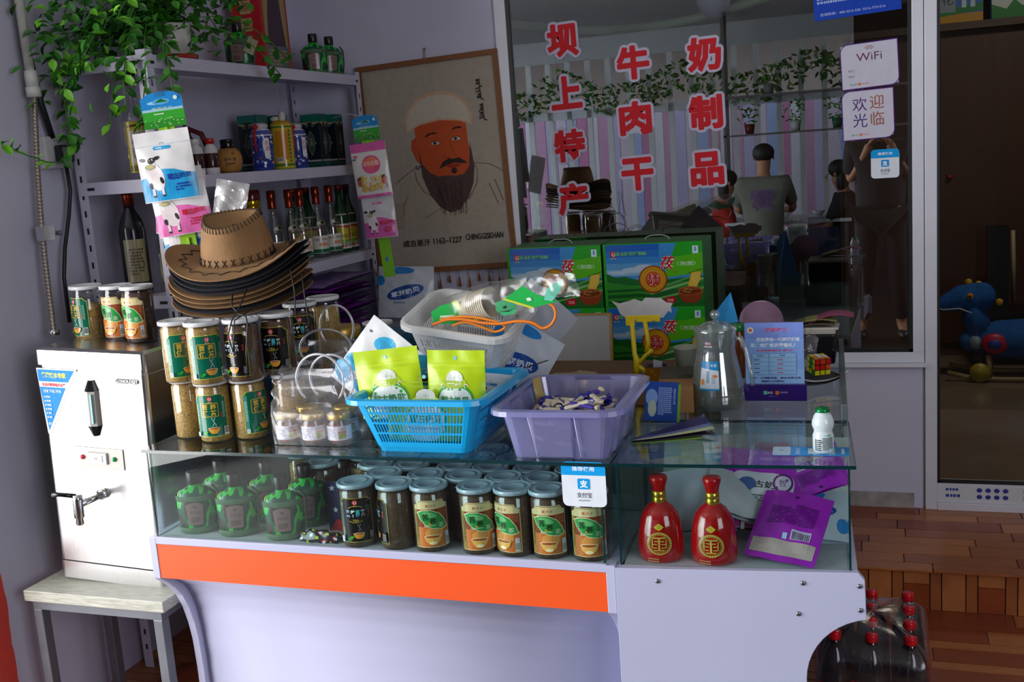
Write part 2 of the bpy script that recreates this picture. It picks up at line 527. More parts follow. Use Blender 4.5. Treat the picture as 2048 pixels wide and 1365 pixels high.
# ---- door_1: glazed door with white bottom rail
d = MB()
d.b2(0.197, 1.15, 3.86, 3.93, 0.145, 0.172); d.b2(0.197, 1.15, 3.868, 3.92, 0.172, 0.245)
d.b2(1.10, 1.15, 3.86, 3.93, 0.172, 2.45)
do = struct('door_1', d, whitem, bevel=.002)
w = MB(); w.b2(0.197, 0.206, 3.866, 3.89, .245, 2.45); w.b2(0.197, 1.1, 3.866, 3.89, .245, .252)
w.build('rubber_seal', do, darkm)
w = MB(); w.b2(0.206, 1.10, 3.876, 3.88, .252, 2.45); w.build('door_pane', do, clear('door_glass', (0.8, 0.82, 0.8), 0.035, 0.01))
a = Art()
a.rect(0, 0, .9, .05, '#d8dde0')
a.fine(.01, .006, .08, .016, 1, '#4050a0', .9); a.fine(.01, .03, .08, .014, 1, '#4050a0', .9)
for r in range(2):
    for i in range(4): a.ell(.12 + .028 * i, .012 + .025 * r, .009, .008, '#3a3f9a')
    a.text('王食面部', .30, .012 + .025 * r, .016, '#0f8a4a', w=.085, bold=.02)
    a.text('王食面部', .55, .012 + .025 * r, .016, '#0f8a4a', w=.085, bold=.02)
w = MB(); a.onto(w, on_y(.215, 3.868, .185)); w.build('sticker_strip', do, VG)

# ---- room behind the glass
inm = pmat('inner_wall', '#3a241a', 0.7, noise=0.1, nscale=4)
w = MB()
w.b2(-2.3, 3.2, 7.6, 7.7, 0.145, 2.8); w.b2(-2.3, -2.2, 3.98, 7.6, .145, 2.8); w.b2(3.1, 3.2, 3.98, 7.6, .145, 2.8); 
struct('wall_inner', w, inm)
w = MB(); w.b2(-2.3, 3.2, 3.98, 7.7, 0.09, 0.15)
struct('floor_inner', w, pmat('inner_floor', '#7d6a58', 0.18, noise=0.15, nscale=3))
w = MB(); w.b2(-2.3, 3.2, 3.9, 7.7, 2.75, 2.8); struct('ceiling_inner', w, pmat('inner_ceiling', '#6a645e', .8, noise=.1))
# brown wardrobe with upright door joints
ward = thing('wardrobe', 'tall dark brown wardrobe in the room behind the glass door', 'wardrobe', (0.75, 6.9, .15))
w = MB(); w.b2(-.95, 1.2, -.30, .3, 0, 1.86); w.build('body', ward, pmat('brown_board', '#4a2a1c', .5, noise=.12, nscale=6, stretch=(6, 6, .6)))
for i in range(4):
    w = MB(); w.b2(-.93 + .53 * i, -.41 + .53 * i, -.325, -.302, .08, 1.82); dd = w.build('wardrobe_door', ward, pmat('brown_board', None), bevel=.004)
    w = MB(); w.ball((-.46 + .53 * i if i % 2 == 0 else -.88 + .53 * i, -.34, 1.05), .016, '#8a2030'); w.build('knob', dd, V)
w = MB(); w.b2(-1.0, 1.25, -.36, .3, 1.86, 1.90, '#4a3322'); w.build('cornice', ward, V)

# ---- porch behind the photographer: what the window mirrors
strip_cols = ['#e8e4ea', '#d9a6c4', '#cfc6e6', '#e6d4e0', '#b2c4ea', '#d58fb4']
w = MB()
w.b2(-4.6, -.2, -4.26, -4.2, 0, .42, '#8d8a90'); w.b2(-4.6, -.2, -4.25, -4.19, 1.86, 1.95, '#e4e4e4'); w.b2(-4.6, -.2, -4.25, -4.19, 2.5, 2.75, '#d0d0cc')
struct('wall_front', w, V)
cmesh = MB().b2(-.03, .03, -.03, .03, 0, 2.1, '#eceae6').mesh('porch_post'); cmesh.materials.append(V)
wf = bpy.data.objects['wall_front']
for i in range(19):
    o = bpy.data.objects.new('porch_post', cmesh); COL.objects.link(o); o.parent = wf; o.location = (-4.5 + .235 * i, -4.22, .42)
w = MB()
for i in range(60):
    w.b2(-6 + .14 * i, -6 + .14 * i + .13, -5.6, -5.57, 0, 2.0, strip_cols[i * 7 % 6])
tag(w.build('metal_fence', None, VM), 'pink and white striped metal fence outside the porch', 'fence')
w = MB()
w.b2(-.2, 2.7, -4.3, -4.2, 0, 2.75, '#3a2418'); struct('wall_porch_end', w, VM)
w = MB(); w.b2(-12, 8, -14, 1.4, -.12, -.07, '#5a5854'); struct('floor_outside', w, VM)
w = MB(); w.b2(-9, 6, -8.4, -8.2, 0, 3.1, '#b8a89c'); w.b2(-9, 6, -8.2, -6.9, 3.0, 3.1, '#6c5a50')
tag(w.build('outbuilding', None, VM), 'pale building with a roof edge beyond the striped fence, mirrored in the window', 'building')
t = thing('hanging_vine', 'green vine hung along the porch glazing, mirrored in the window', 'plant', (-2.0, -4.05, 2.3))
w = MB(); r2 = random.Random(31)
for k in range(900):
    c_ = Vector((r2.uniform(-2.4, 2.0), r2.uniform(-.1, .1), 0)); c_.z = -.22 * abs(sin(c_.x * 2.3)) + r2.uniform(-.22, .12)
    u = Vector((r2.uniform(-1, 1), r2.uniform(-1, 1), r2.uniform(-1, .4))).normalized() * .045; v = u.orthogonal().normalized() * .022
    w.add([c_ - u, c_ - v, c_ + u, c_ + v], [(0, 1, 2, 3)], r2.choice(['#3f7a2a', '#5c9a3a', '#2c5a20', '#8a9a5a']))
tag(w.build('foliage', t, VM), None, None, None, 'stuff')
# porch hanging shelf with pots
sh = thing('plant_shelf', 'grey plant shelf hanging in the porch, seen mirrored in the window', 'shelf', (-.55, -3.3, 0))
for z in (1.52, 1.9):
    w = MB(); w.b2(-.9, .9, -.12, .12, z, z + .02, '#777470'); w.build('shelf_board', sh, V)
for x in (-.88, .88):
    w = MB(); w.b2(x - .015, x + .015, -.12, .12, 0, 2.75, '#777470'); w.build('post', sh, V)
for i, (px, pz) in enumerate(((-1.2, 1.54), (-.75, 1.54), (-.35, 1.54), (.05, 1.54), (-1.0, 1.92), (-.2, 1.92))):
    t = thing('potted_plant', 'small leafy plant in a %s pot on the porch shelf, mirrored in the window' % ('red-brown', 'white', 'green', 'black', 'grey', 'yellow')[i], 'plant', (px, -3.3, pz))
    w = MB(); w.lathe([(.04, 0), (.055, .1)], 16, ('#8a3a28', '#e0e0e0', '#2a6a4a', '#222222', '#888888', '#c0a030')[i]); w.build('pot', t, V)
    w = MB(); r2 = random.Random(i)
    for k in range(40):
        a_, b_, h_ = r2.uniform(0, 6.3), r2.uniform(.02, .12), r2.uniform(.1, .3)
        c_ = Vector((b_ * cos(a_), b_ * sin(a_), h_)); u = Vector((r2.uniform(-1, 1), r2.uniform(-1, 1), r2.uniform(-.6, .6))).normalized() * .03; v = u.orthogonal().normalized() * .014
        w.add([c_ - u, c_ - v, c_ + u, c_ + v], [(0, 1, 2, 3)], '#4f9a2a')
    tag(w.build('foliage', t, VM), None, None, None, 'stuff')
# dining table in the porch
t = thing('dining_table', 'dining table with bowls in the porch, seen mirrored in the window', 'table', (-.75, -2.3, 0))
w = MB(); w.b2(-.55, .55, -.35, .35, .72, .75, '#c8ccd0'); w.build('tabletop', t, V, bevel=.005)
for sx in (-.5, .5):
    for sy in (-.3, .3):
        w = MB(); w.b2(sx - .02, sx + .02, sy - .02, sy + .02, 0, .72, '#444444'); w.build('leg', t, V)
for i, (px, py, wh) in enumerate(((-.5, -2.4, 'right'), (-.8, -2.2, 'middle'), (-1.05, -2.35, 'left'))):
    w = MB(); w.lathe([(.03, 0), (.065, .05), (.062, .05), (.02, .01)], 18, '#e8ecef', capt=False)
    tag(w.build('bowl', None, VG, loc=(px, py, .75)), 'white bowl, %s of the three mirrored on the porch dining table' % wh, 'bowl', 'bowls on the porch table')
# cupboard by the porch wall
t = thing('cupboard', 'dark cupboard standing in the porch, seen mirrored in the window', 'cupboard', (.75, -3.6, 0))
w = MB(); w.b2(-.35, .35, -.25, .25, 0, 1.2, '#2b1c14'); w.build('body', t, V)
for sx in (-.17, .17):
    w = MB(); w.b2(sx - .165, sx + .165, .25, .27, .05, 1.15, '#38261b'); w.build('cupboard_door', t, V, bevel=.003)
# ================================================================== SHOWCASES
lam = pmat('white_laminate', '#babcd6', 0.35, noise=0.03, nscale=3, bump=0.05, bscale=30)
lamin = pmat('laminate_deck', '#c9cad2', 0.5, noise=0.06, nscale=9)
orange = pmat('orange_laminate', '#f4581f', 0.4, noise=0.04, nscale=4)

def glass_box(parent, x0, x1, y0, y1, z0, z1, top=(0, 0, 0, 0), th=.006):
    """front, side and top panes with dark green cut edges; top = overhang left, right, front, back"""
    def pane(nm, bx):
        m_ = MB(); m_.b2(*bx); o = m_.build(nm, parent, GLASS); return o
    pane('glass_front', (x0, x1, y0, y0 + th, z0, z1))
    pane('glass_side', (x0, x0 + th, y0 + th, y1, z0, z1))
    pane('glass_side', (x1 - th, x1, y0 + th, y1, z0, z1))
    tx0, tx1, ty0, ty1 = x0 - top[0], x1 + top[1], y0 - top[2], y1 + top[3]
    g = pane('glass_top', (tx0, tx1, ty0, ty1, z1, z1 + .008))
    e = MB()
    e.b2(tx0, tx1, ty0 - .0012, ty0, z1, z1 + .007); e.b2(tx1, tx1 + .0012, ty0, ty1, z1, z1 + .007); e.b2(tx0 - .0012, tx0, ty0, ty1, z1, z1 + .007)
    e.build('cut_edge', g, EDGE)
    for xx in (x0, x1):
        e = MB(); e.b2(xx - .002, xx + .002, y0 - .0015, y0 + .001, z0, z1); e.build('corner_edge', parent, EDGE)

# ---- long case with orange band
c1 = thing('display_case', 'long glass display case with an orange front band and white base', 'display case', (-1.67, 2.0, 0))
L_ = 1.155; D_ = .46
w = MB(); w.b2(.012, L_ - .02, .002, D_, .628, .648); w.build('deck', c1, lamin)
w = MB(); w.b2(.012, L_ - .02, -.004, .006, .634, .652); w.build('front_lip', c1, lam, bevel=.001)
w = MB(); w.b2(.012, L_ - .022, -.002, .014, .546, .633); w.build('orange_band', c1, orange)
def side_panel():
    p = [(-.004, .65), (D_, .65), (D_, .0), (.115, .0)]
    for k in range(9):
        a_ = pi / 2 * k / 8
        p.append((.115 - .115 * (1 - cos(a_)) * 1.0, .30 + .235 * sin(a_)) if k else (.115, .28))
    p = [(-.004, .65), (D_, .65), (D_, 0), (.112, 0), (.112, .25), (.108, .33), (.1, .38), (.086, .43), (.068, .47), (.045, .50), (.02, .525), (-.004, .545)]
    return p
for nm, x0, x1 in (('side_panel', -.008, .012), ('side_panel', L_ - .022, L_ - .002)):
    w = MB(); w.prism(side_panel(), x0, x1, axis='x'); w.build(nm, c1, lam, bevel=.0015)
# hollow-curved front sheet below the band
w = MB()
cv = [(.012, .545), (.04, .525), (.07, .50), (.092, .465), (.108, .42), (.118, .36), (.124, .28), (.126, 0)]
def cvf(u, v):
    s = v * (len(cv) - 1); i = min(int(s), len(cv) - 2); t_ = s - i
    return (.012 + u * (L_ - .034), cv[i][0] * (1 - t_) + cv[i + 1][0] * t_ + .012, cv[i][1] * (1 - t_) + cv[i + 1][1] * t_)
w.grid(cvf, 2, 28); w.build('front_panel', c1, lam, solid=.012)
w = MB(); w.b2(.012, L_ - .022, D_ - .012, D_, 0, .86); w.build('back_panel', c1, pmat('case_back', '#15191b', .5, noise=.1))
glass_box(c1, .014, L_ - .024, .004, D_, .65, .862, (.012, .02, .004, .0))
# payment sticker on the glass
def pay_sign(w_, h_):
    a = Art()
    a.rrect(-w_ / 2, -h_ / 2, w_ / 2, h_ / 2, .012, '#e6ecf3')
    p = [(-w_ / 2, h_ * .2), (w_ / 2, h_ * .2), (w_ / 2, h_ / 2 - .012)]
    for k in range(6):
        t_ = pi / 2 * k / 5; p.append((w_ / 2 - .012 + .012 * cos(t_), h_ / 2 - .012 + .012 * sin(t_)))
    for k in range(6):
        t_ = pi / 2 + pi / 2 * k / 5; p.append((-w_ / 2 + .012 + .012 * cos(t_), h_ / 2 - .012 + .012 * sin(t_)))
    a.poly(p, '#1aa2e8')
    a.text('推荐使用', 0, h_ * .345, h_ * .1, '#f2f8ff', w=w_ * .5, bold=.02)
    a.rrect(-w_ * .14, -h_ * .11, w_ * .14, h_ * .13, .003, '#159de4')
    a.text('支', 0, h_ * .01, h_ * .17, '#ffffff', bold=.03)
    a.text('支付宝', 0, -h_ * .24, h_ * .12, '#33333c', w=w_ * .34, bold=.005)
    a.text('ALIPAY', 0, -h_ * .36, h_ * .035, '#555560', w=w_ * .28)
    return a
w = MB(); pay_sign(.094, .096).onto(w, on_y(0, 0, 0))
tag(w.build('payment_sticker', None, VG, loc=(-.574, 2.001, .823)), 'blue and white payment sticker on the front glass of the long case', 'sticker')

# ---- short case at the right
R2 = math.radians(3.6)
c2 = thing('display_case', 'short glass display case with a plain white screwed front, holding two red bottles', 'display case', (-.505, 2.006, 0), R2)
w = MB(); w.b2(0, .462, .006, .33, .63, .648); w.build('deck', c2, lamin)
p = [(-.012, .647), (.466, .655), (.478, .640), (.480, .562)]
cxx, czz, rr = .50, .425, .135
for k in range(11):
    a_ = math.radians(98 + 82 * k / 10); p.append((cxx + rr * cos(a_), czz + rr * sin(a_)))
p += [(.365, 0), (-.012, 0)]
w = MB(); w.prism(p, -.012, .004, axis='y'); fp = w.build('front_panel', c2, lam, bevel=.001)
for sx, sz in ((.075, .622), (.362, .630), (.468, .628), (.469, .578), (.352, .565)):
    w = MB(); w.lathe([(.005, 0), (.005, .0015), (.003, .003)], 12, '#7a7d80', T=Matrix.Translation((sx, -.012, sz)) @ Matrix.Rotation(pi / 2, 4, 'X'))
    w.box((sx, -.0152, sz), (.005, .0006, .0012), '#303234'); w.build('screw', fp, pmat('screw_steel', '#8a8d90', .3, metal=.9))
w = MB(); w.b2(-.01, .004, .004, .33, 0, .648); w.build('side_panel', c2, lam)
w = MB(); w.b2(.452, .466, .004, .33, .575, .65, '#cccccc'); w.build('side_panel', c2, lam)
glass_box(c2, .0, .452, .0, .325, .65, .862, (.006, .012, .004, .0))
# ---- rear leg of the counter
c3 = thing('display_case', 'glass-topped counter leg behind the short case, carrying the water jug', 'display case', (-.525, 2.352, 0), math.radians(2.2))
w = MB(); w.b2(0, .45, 0, .78, .628, .648); w.build('deck', c3, lamin)
w = MB(); w.b2(0, .45, 0, .012, .45, .628); w.build('front_rail', c3, lam)
w = MB(); w.b2(.438, .45, .012, .78, .45, .628); w.build('side_panel', c3, lam)
w = MB(); w.b2(0, .012, 0, .78, 0, .628); w.build('side_panel', c3, lam)
for lx_, ly_ in ((.425, .0), (.425, .75)):
    w = MB(); w.b2(lx_, lx_ + .025, ly_, ly_ + .025, 0, .45) if ly_ else w.b2(.2, .222, .3, .322, 0, .628); w.build('leg', c3, lam)
glass_box(c3, .0, .45, .0, .78, .65, .862, (.004, .008, .003, .0))
w = MB(); w.b2(.448, .462, .0, .79, .855, .905, '#3c4a46'); w.build('side_rail', c3, GLASS if False else pmat('rail', '#5b6866', .25, noise=.1), bevel=.002)

# ================================================================== STOOL AND WATER BOILER
steel = pmat('brushed_steel', '#c9c7c6', 0.26, metal=1.0, noise=0.05, nscale=4, stretch=(40, 40, 1), bump=.06, bscale=40)
steelL = pmat('painted_tube', '#6d6f76', 0.4, metal=.4, noise=.08)
st = thing('stool', 'grey steel stool with a pale wood-grain top under the water boiler', 'stool', (-1.93, 2.19, 0))
w = MB(); w.b2(-.222, .222, -.14, .15, .425, .455)
w.build('stool_top', st, pmat('weathered_wood', '#b5b4a6', .5, noise=.25, nscale=8, stretch=(3, 30, 30), bump=.3, bscale=30), bevel=.002)
w = MB(); w.b2(-.205, .205, -.13, -.105, .4, .425); w.b2(-.205, .205, .115, .14, .4, .425); w.b2(-.205, -.18, -.105, .115, .4, .425); w.b2(.18, .205, -.105, .115, .4, .425)
w.build('frame', st, steelL)
for sx in (-.192, .192):
    for sy in (-.117, .127):
        w = MB(); w.b2(sx - .014, sx + .014, sy - .014, sy + .014, 0, .4); w.build('leg', st, steelL, bevel=.002)

hb = thing('water_boiler', 'stainless steel water boiler with a tap and blue corner sticker on the stool', 'boiler', (-1.93, 2.29, .456), (0, math.radians(2.6), 0))
HW = .168; HD = .155
def rr2(hw, hd, r, z, k=4, y0=0):
    out = []
    for cx_, cy_, a0 in ((hw - r, -hd + r, -90), (hw - r, hd - r, 0), (-hw + r, hd - r, 90), (-hw + r, -hd + r, 180)):
        for i in range(k + 1):
            a_ = math.radians(a0 + 90 * i / k); out.append((cx_ + r * cos(a_), y0 + cy_ + r * sin(a_), z))
    return out
def loft(mb, rings, col='#cccccc', smooth=True, caps=True):
    n_ = len(rings[0]); v_ = [p for r_ in rings for p in r_]; f_ = []
    for j in range(len(rings) - 1):
        for i in range(n_):
            k = (i + 1) % n_; f_.append((j * n_ + i, j * n_ + k, (j + 1) * n_ + k, (j + 1) * n_ + i))
    if caps: f_.append(tuple(range(n_ - 1, -1, -1))); f_.append(tuple((len(rings) - 1) * n_ + i for i in range(n_)))
    return mb.add(v_, f_, col, smooth)
w = MB(); loft(w, [rr2(HW, HD, .018, .05, 5), rr2(HW, HD, .018, .575, 5)], smooth=False); w.build('body', hb, steel, bevel=.001)
w = MB(); loft(w, [rr2(HW + .001, HD + .001, .016, 0, 5), rr2(HW + .001, HD + .001, .016, .048, 5)], smooth=False); w.build('base_skirt', hb, steel)
w = MB(); loft(w, [rr2(HW - .002, HD - .002, .016, .574, 5), rr2(HW - .002, HD - .002, .016, .588, 5), rr2(HW + .003, HD + .004, .014, .589, 5), rr2(HW + .003, HD + .004, .014, .628, 5), rr2(HW - .008, HD - .008, .010, .634, 5)], smooth=False); w.build('lid', hb, steel)
FY = -HD
# level gauge
g = MB()
def hexp(hw, d): return [(-hw, 0), (-hw * .9, -d * .7), (-hw * .1, -d), (hw * .9, -d * .6), (hw, 0)]
g.prism([(a_, FY + b_) for a_, b_ in hexp(.016, .018)], .435, .527, '#b8b2ac'); gg = g.build('level_gauge', hb, V)
for z0, z1, s_ in ((.527, .555, 1), (.435, .407, -1)):
    g = MB(); r0 = [(a_, FY + b_, z0) for a_, b_ in hexp(.0165, .019)]; r1 = [(a_ * .45, FY + b_ * .5, z1) for a_, b_ in hexp(.0165, .019)]
    loft(g, [r0, r1] if s_ > 0 else [r1, r0], '#1a1a1e', False); g.build('gauge_cap', gg, VG)
gg.location = (.0, 0, 0)
g = MB(); g.b2(-.012, -.005, FY - .0155, FY - .012, .445, .518, '#e6e6e6'); g.b2(.004, .009, FY - .0185, FY - .015, .443, .52, '#5fb0b8'); g.build('gauge_window', gg, VG)
# control plate
w = MB(); w.b2(-.078, .078, FY - .003, FY, .318, .374, '#d9cfc6'); cp = w.build('control_plate', hb, pmat('plate_steel', '#b9b0a8', .5, metal=.2), bevel=.002)
w = MB(); w.b2(-.03, .028, FY - .009, FY - .003, .332, .362, '#c9c8c4'); w.b2(-.022, .016, FY - .0105, FY - .009, .338, .356, '#f0f0ee'); a = Art(); a.text('98', -.004, .347, .008, '#8a8a90'); a.onto(w, on_y(0, FY - .0106, 0)); w.build('display', cp, V)
for sx, c_ in ((-.05, '#c03038'), (.05, '#109a50')):
    w = MB(); w.ball((sx, FY - .004, .347), .0065, c_, 12); w.build('indicator_lamp', cp, VG)
# tap
chrome = pmat('chrome', '#d8d8d8', .12, metal=1.0)
w = MB(); w.tube([(.0, FY, .25), (.002, FY - .012, .25)], .014, 18); w.tube([(.002, FY - .005, .25), (-.004, FY - .085, .247)], .009, 14)
w.lathe([(.008, .195), (.010, .198), (.0085, .212), (.0125, .216), (.012, .258), (.0125, .262), (.0115, .275)], 16, c=(-.005, FY - .088))
tp = w.build('tap', hb, chrome); 
w = MB(); w.tube([(-.008, FY - .09, .272), (-.045, FY - .105, .278), (-.062, FY - .11, .278)], [.006, .0055, .007], 10, '#17171a'); w.build('tap_handle', tp, VG)
# stickers and badge
a = Art()
a.poly([(-.002, .003), (.112, .003), (.02, -.152), (.012, -.152)], '#eef2f6')
a.poly([(0, 0), (.105, 0), (.084, -.028), (.002, -.028)], '#2486d0'); a.poly([(.0025, -.041), (.076, -.041), (.0165, -.145)], '#2486d0')
a.text('健康饮水专家', .046, -.0125, .013, '#e8e04a', w=.068, bold=.04); a.text('全自动商用电开水器', .043, -.035, .009, '#d8404a', w=.066, bold=.03)
a.text('低碳 节能 环保', .037, -.05, .008, '#e8f2fa', w=.05)
for k in range(6): a.rect(.012 + .001 * k, -.066 - .0095 * k, .0155 + .001 * k, -.0625 - .0095 * k, '#e8f2fa'); a.fine(.018 + .001 * k, -.0665 - .0095 * k, .022 - .0012 * k, .0055, 1, '#e8f2fa', 1.2)
a.text('SNCC', .026, -.127, .006, '#f0f6fa', w=.013)
w = MB(); a.onto(w, lambda u, v, d: (-.170 + u * 1.14, FY - .0006 - d, .576 + v * 1.14)); w.build('blue_sticker', hb, VM)
a = Art(); a.rrect(-.036, -.006, .036, .006, .0058, '#3c3e42'); a.text('LONOLDEST', 0, 0, .009, '#f2f2f2', w=.064, bold=.03)
w = MB(); a.onto(w, on_y(.112, FY - .0006, .556)); w.build('badge', hb, VM)
# red banner at the very left
a = MB(); rg = random.Random(2)
pts = [(1.93, 0)] + [(2.058 + rg.uniform(-.004, .004), .02 + .025 * k) for k in range(20)] + [(1.93, .52)]
a.prism(pts, -2.229, -2.226, '#d9483c', axis='x'); tag(a.build('red_banner', None, VM), 'red banner with a ragged edge low on the left wall', 'banner')
w = MB(); w.tube([(-1.80, 2.33, .44), (-1.81, 2.36, .3), (-1.86, 2.40, .14), (-1.9, 2.4, .01), (-2.02, 2.42, .008)], .004, 8, '#b05a28')
tag(w.build('cable', None, V), 'thin orange power cord hanging under the stool', 'cord')

# ================================================================== WALL PIPE, HOSE, SOCKET
t = thing('water_pipe', 'white plastic water pipe with a steel braided hose running down the left wall', 'pipe', (-2.19, 2.35, 0))
w = MB(); w.tube([(0.012, .02, 2.7), (.012, .028, 1.80)], .0125, 16, '#cfcdc6'); w.build('pipe', t, V)
w = MB(); w.tube([(0.0135, .027, 1.82), (.0135, .028, 1.775)], .017, 16, '#d4d4d0'); w.tube([(0.0135, .028, 1.776), (.0135, .0285, 1.75)], .0195, 14, '#d4d4d0'); w.build('fitting', t, V)
N_ = 260; pts = []; rr_ = []
for i in range(N_):
    s_ = i / (N_ - 1); z = 1.75 - s_ * .645
    pts.append((.0135 + .022 * s_ - .012 * sin(pi * s_), .028 - .08 * s_ , z)); rr_.append(.0085 if i % 4 < 2 else .0068)
w = MB(); w.tube(pts, rr_, 10, '#a49a8e'); w.build('braided_hose', t, pmat('hose_metal', '#a89c90', .3, metal=.85))
w = MB(); w.tube([(.036, -.052, 1.115), (.036, -.054, 1.1)], .015, 6, '#a08030'); w.build('nut', t, chrome)
w = MB(); w.b2(.004, .03, -.03, .012, 1.36, 1.40, '#7a6f68'); w.tube([(.02, -.005, 1.38), (.02, .045, 1.375)], .007, 10, '#9a9088'); w.build('hose_clamp', t, chrome)
w = MB(); w.tube([(-2.205, 2.41, 2.7), (-2.205, 2.408, 1.9), (-2.2, 2.425, 1.74), (-2.2, 2.45, 1.64)], .009, 10, '#15151a')
tag(w.build('black_cable', None, V), 'thick black cable beside the white pipe, running into the socket', 'cable')
t = thing('power_socket', 'white wall socket with a black plug, half behind plant leaves', 'socket', (-2.228, 2.46, 1.6))
w = MB(); w.b2(0, .03, -.045, .045, -.045, .045, '#c9c9cc'); w.build('socket_box', t, V, bevel=.004)
w = MB(); w.b2(.03, .055, -.015, .04, -.03, .02, '#17171c'); w.build('plug', t, VG, bevel=.006)
w = MB(); w.tube([(-2.19, 2.478, 1.57), (-2.19, 2.48, 1.49), (-2.19, 2.46, 1.42), (-2.185, 2.42, 1.33), (-2.185, 2.40, 1.25), (-2.18, 2.39, 1.12)], .0055, 8, '#131318')
tag(w.build('plug_cable', None, V), 'thin black cable dropping from the socket plug down the left wall', 'cable')
# ================================================================== TEA JARS
grain_tan = pmat('grain_tan', '#b08d4a', 0.75, noise=0.45, nscale=230, bump=1.0, bscale=230)
grain_brn = pmat('grain_brown', '#5b3d22', 0.75, noise=0.45, nscale=230, bump=1.0, bscale=230)
grain_dk = pmat('grain_dark', '#43291a', 0.7, noise=0.5, nscale=230, bump=1.0, bscale=230)
lidw = pmat('lid_white', '#d9dbdd', 0.3, noise=0.04, nscale=20)
lidb = pmat('lid_greyblue', '#9fb4c0', 0.22, noise=0.10, nscale=15, coat=.4)
JR, JH = .040, .150

def logo(a, u, v, r):
    a.ell(u, v, r, r, '#c8232f', 16); a.ell(u + r * .05, v - r * .05, r * .62, r * .62, '#f3e6d8', 14)
    a.line([(u + r * .3, v + r * .35), (u - r * .3, v + r * .2), (u + r * .25, v - r * .1), (u - r * .25, v - r * .4)], r * .28, '#c8232f')
    a.poly([(u - r * .9, v - r * 1.5), (u - r * .2, v - r * 1.0), (u - r * .2, v - r * 1.5)], '#d8c8a0'); a.poly([(u + r * .9, v - r * 1.5), (u + r * .2, v - r * 1.0), (u + r * .2, v - r * 1.5)], '#d8c8a0')
def bowl(a, u, v, w_, c0='#c8761e', c1='#eebc58'):
    a.poly([(u - w_ / 2, v + w_ * .22), (u + w_ / 2, v + w_ * .22), (u + w_ * .4, v - w_ * .08), (u + w_ * .2, v - w_ * .27), (u - w_ * .2, v - w_ * .27), (u - w_ * .4, v - w_ * .08)], c1)
    a.ell(u, v + w_ * .22, w_ / 2, w_ * .12, '#f3dfae', 18); a.ell(u, v + w_ * .21, w_ * .44, w_ * .085, c0, 18)
def steam(a, u, v, h, col='#cfe0dc'):
    for s_ in (-1, 1): a.line([(u + s_ * h * .08 + h * .1 * sin(k * .9 + s_), v + h * k / 7) for k in range(8)], h * .045, col)
def frame_label(a, w_, z0, z1, edge, fill, notch=.006):
    def shp(i): 
        W2 = w_ / 2 - i
        return [(-W2, z0 + i), (W2, z0 + i), (W2, z1 - notch * 1.4 - i), (W2 - notch, z1 - notch - i * .6), (W2 - notch * 1.6, z1 - i), (-W2 + notch * 1.6, z1 - i), (-W2 + notch, z1 - notch - i * .6), (-W2, z1 - notch * 1.4 - i)]
    a.poly(shp(0), edge); a.poly(shp(.0016), fill)
def art_green():
    a = Art(); frame_label(a, .082, .014, .118, '#c9c23c', '#0e6a52')
    a.rect(-.0385, .016, -.030, .108, '#4f8f84'); a.fine(-.037, .045, .005, .05, 12, '#a8d0c4', 1)
    logo(a, .002, .108, .0062)
    a.rrect(-.022, .064, .020, .098, .003, '#d9b43e'); a.rrect(-.0205, .0655, .0185, .0965, .002, '#0c5a45')
    for ch, u, v in (('苦', -.0105, .0885), ('荞', .0090, .0885), ('健', -.0105, .0735), ('茶', .0090, .0735)): a.text(ch, u, v, .0135, '#e3b93a', bold=.025)
    a.text('全胚芽', .0255, .073, .0042, '#d04a30', vert=True)
    a.fine(.028, .06, .0045, .04, 10, '#7db8a2', .8)
    bowl(a, .006, .030, .026, '#b4641e', '#e0a43c'); steam(a, .007, .041, .022)
    a.ell(-.012, .026, .005, .003, '#3fae3a', 10, .6); a.ell(-.016, .023, .005, .0025, '#2f8f34', 10, -.3)
    a.rect(-.036, .017, -.029, .027, '#e6f0f4'); a.text('S', -.0325, .022, .006, '#2a72b8'); a.barcode(.027, .018, .010, .020)
    return a
def art_black():
    a = Art(); frame_label(a, .080, .014, .118, '#a39a2e', '#14100f')
    a.rect(-.037, .02, -.0305, .108, '#9a9692'); a.fine(-.036, .05, .005, .05, 12, '#54504e', 1)
    logo(a, .0, .108, .0062)
    a.line([(-.016, .096), (-.008, .099), (0, .0995), (.008, .099), (.016, .096)], .0012, '#c2b23c')
    for i, (ch, c_) in enumerate((('黑', '#9ab4d8'), ('苦', '#d8ecdc'), ('荞', '#48c8d8'), ('茶', '#b8b8b8'))): a.text(ch, -.0165 + .0108 * i, .083, .0165, c_, w=.0088, bold=.04)
    a.text('黑珍珠', .029, .088, .004, '#d84a30', vert=True)
    a.text('TEA', 0, .0665, .005, '#c8b850', w=.014, bold=.02); a.line([(-.014, .066), (-.006, .062), (.006, .062), (.014, .066)], .0011, '#c2b23c')
    bowl(a, .004, .030, .024, '#b05a1a', '#e09a2c'); steam(a, .006, .041, .018, '#9a9a94')
    a.ell(-.012, .027, .006, .0035, '#3fa03a', 10, .5); a.ell(-.016, .023, .005, .003, '#2f8030', 10, -.3)
    a.rect(-.036, .016, -.030, .030, '#c8dcec'); a.barcode(.026, .018, .010, .022, '#888888', '#24242a')
    return a
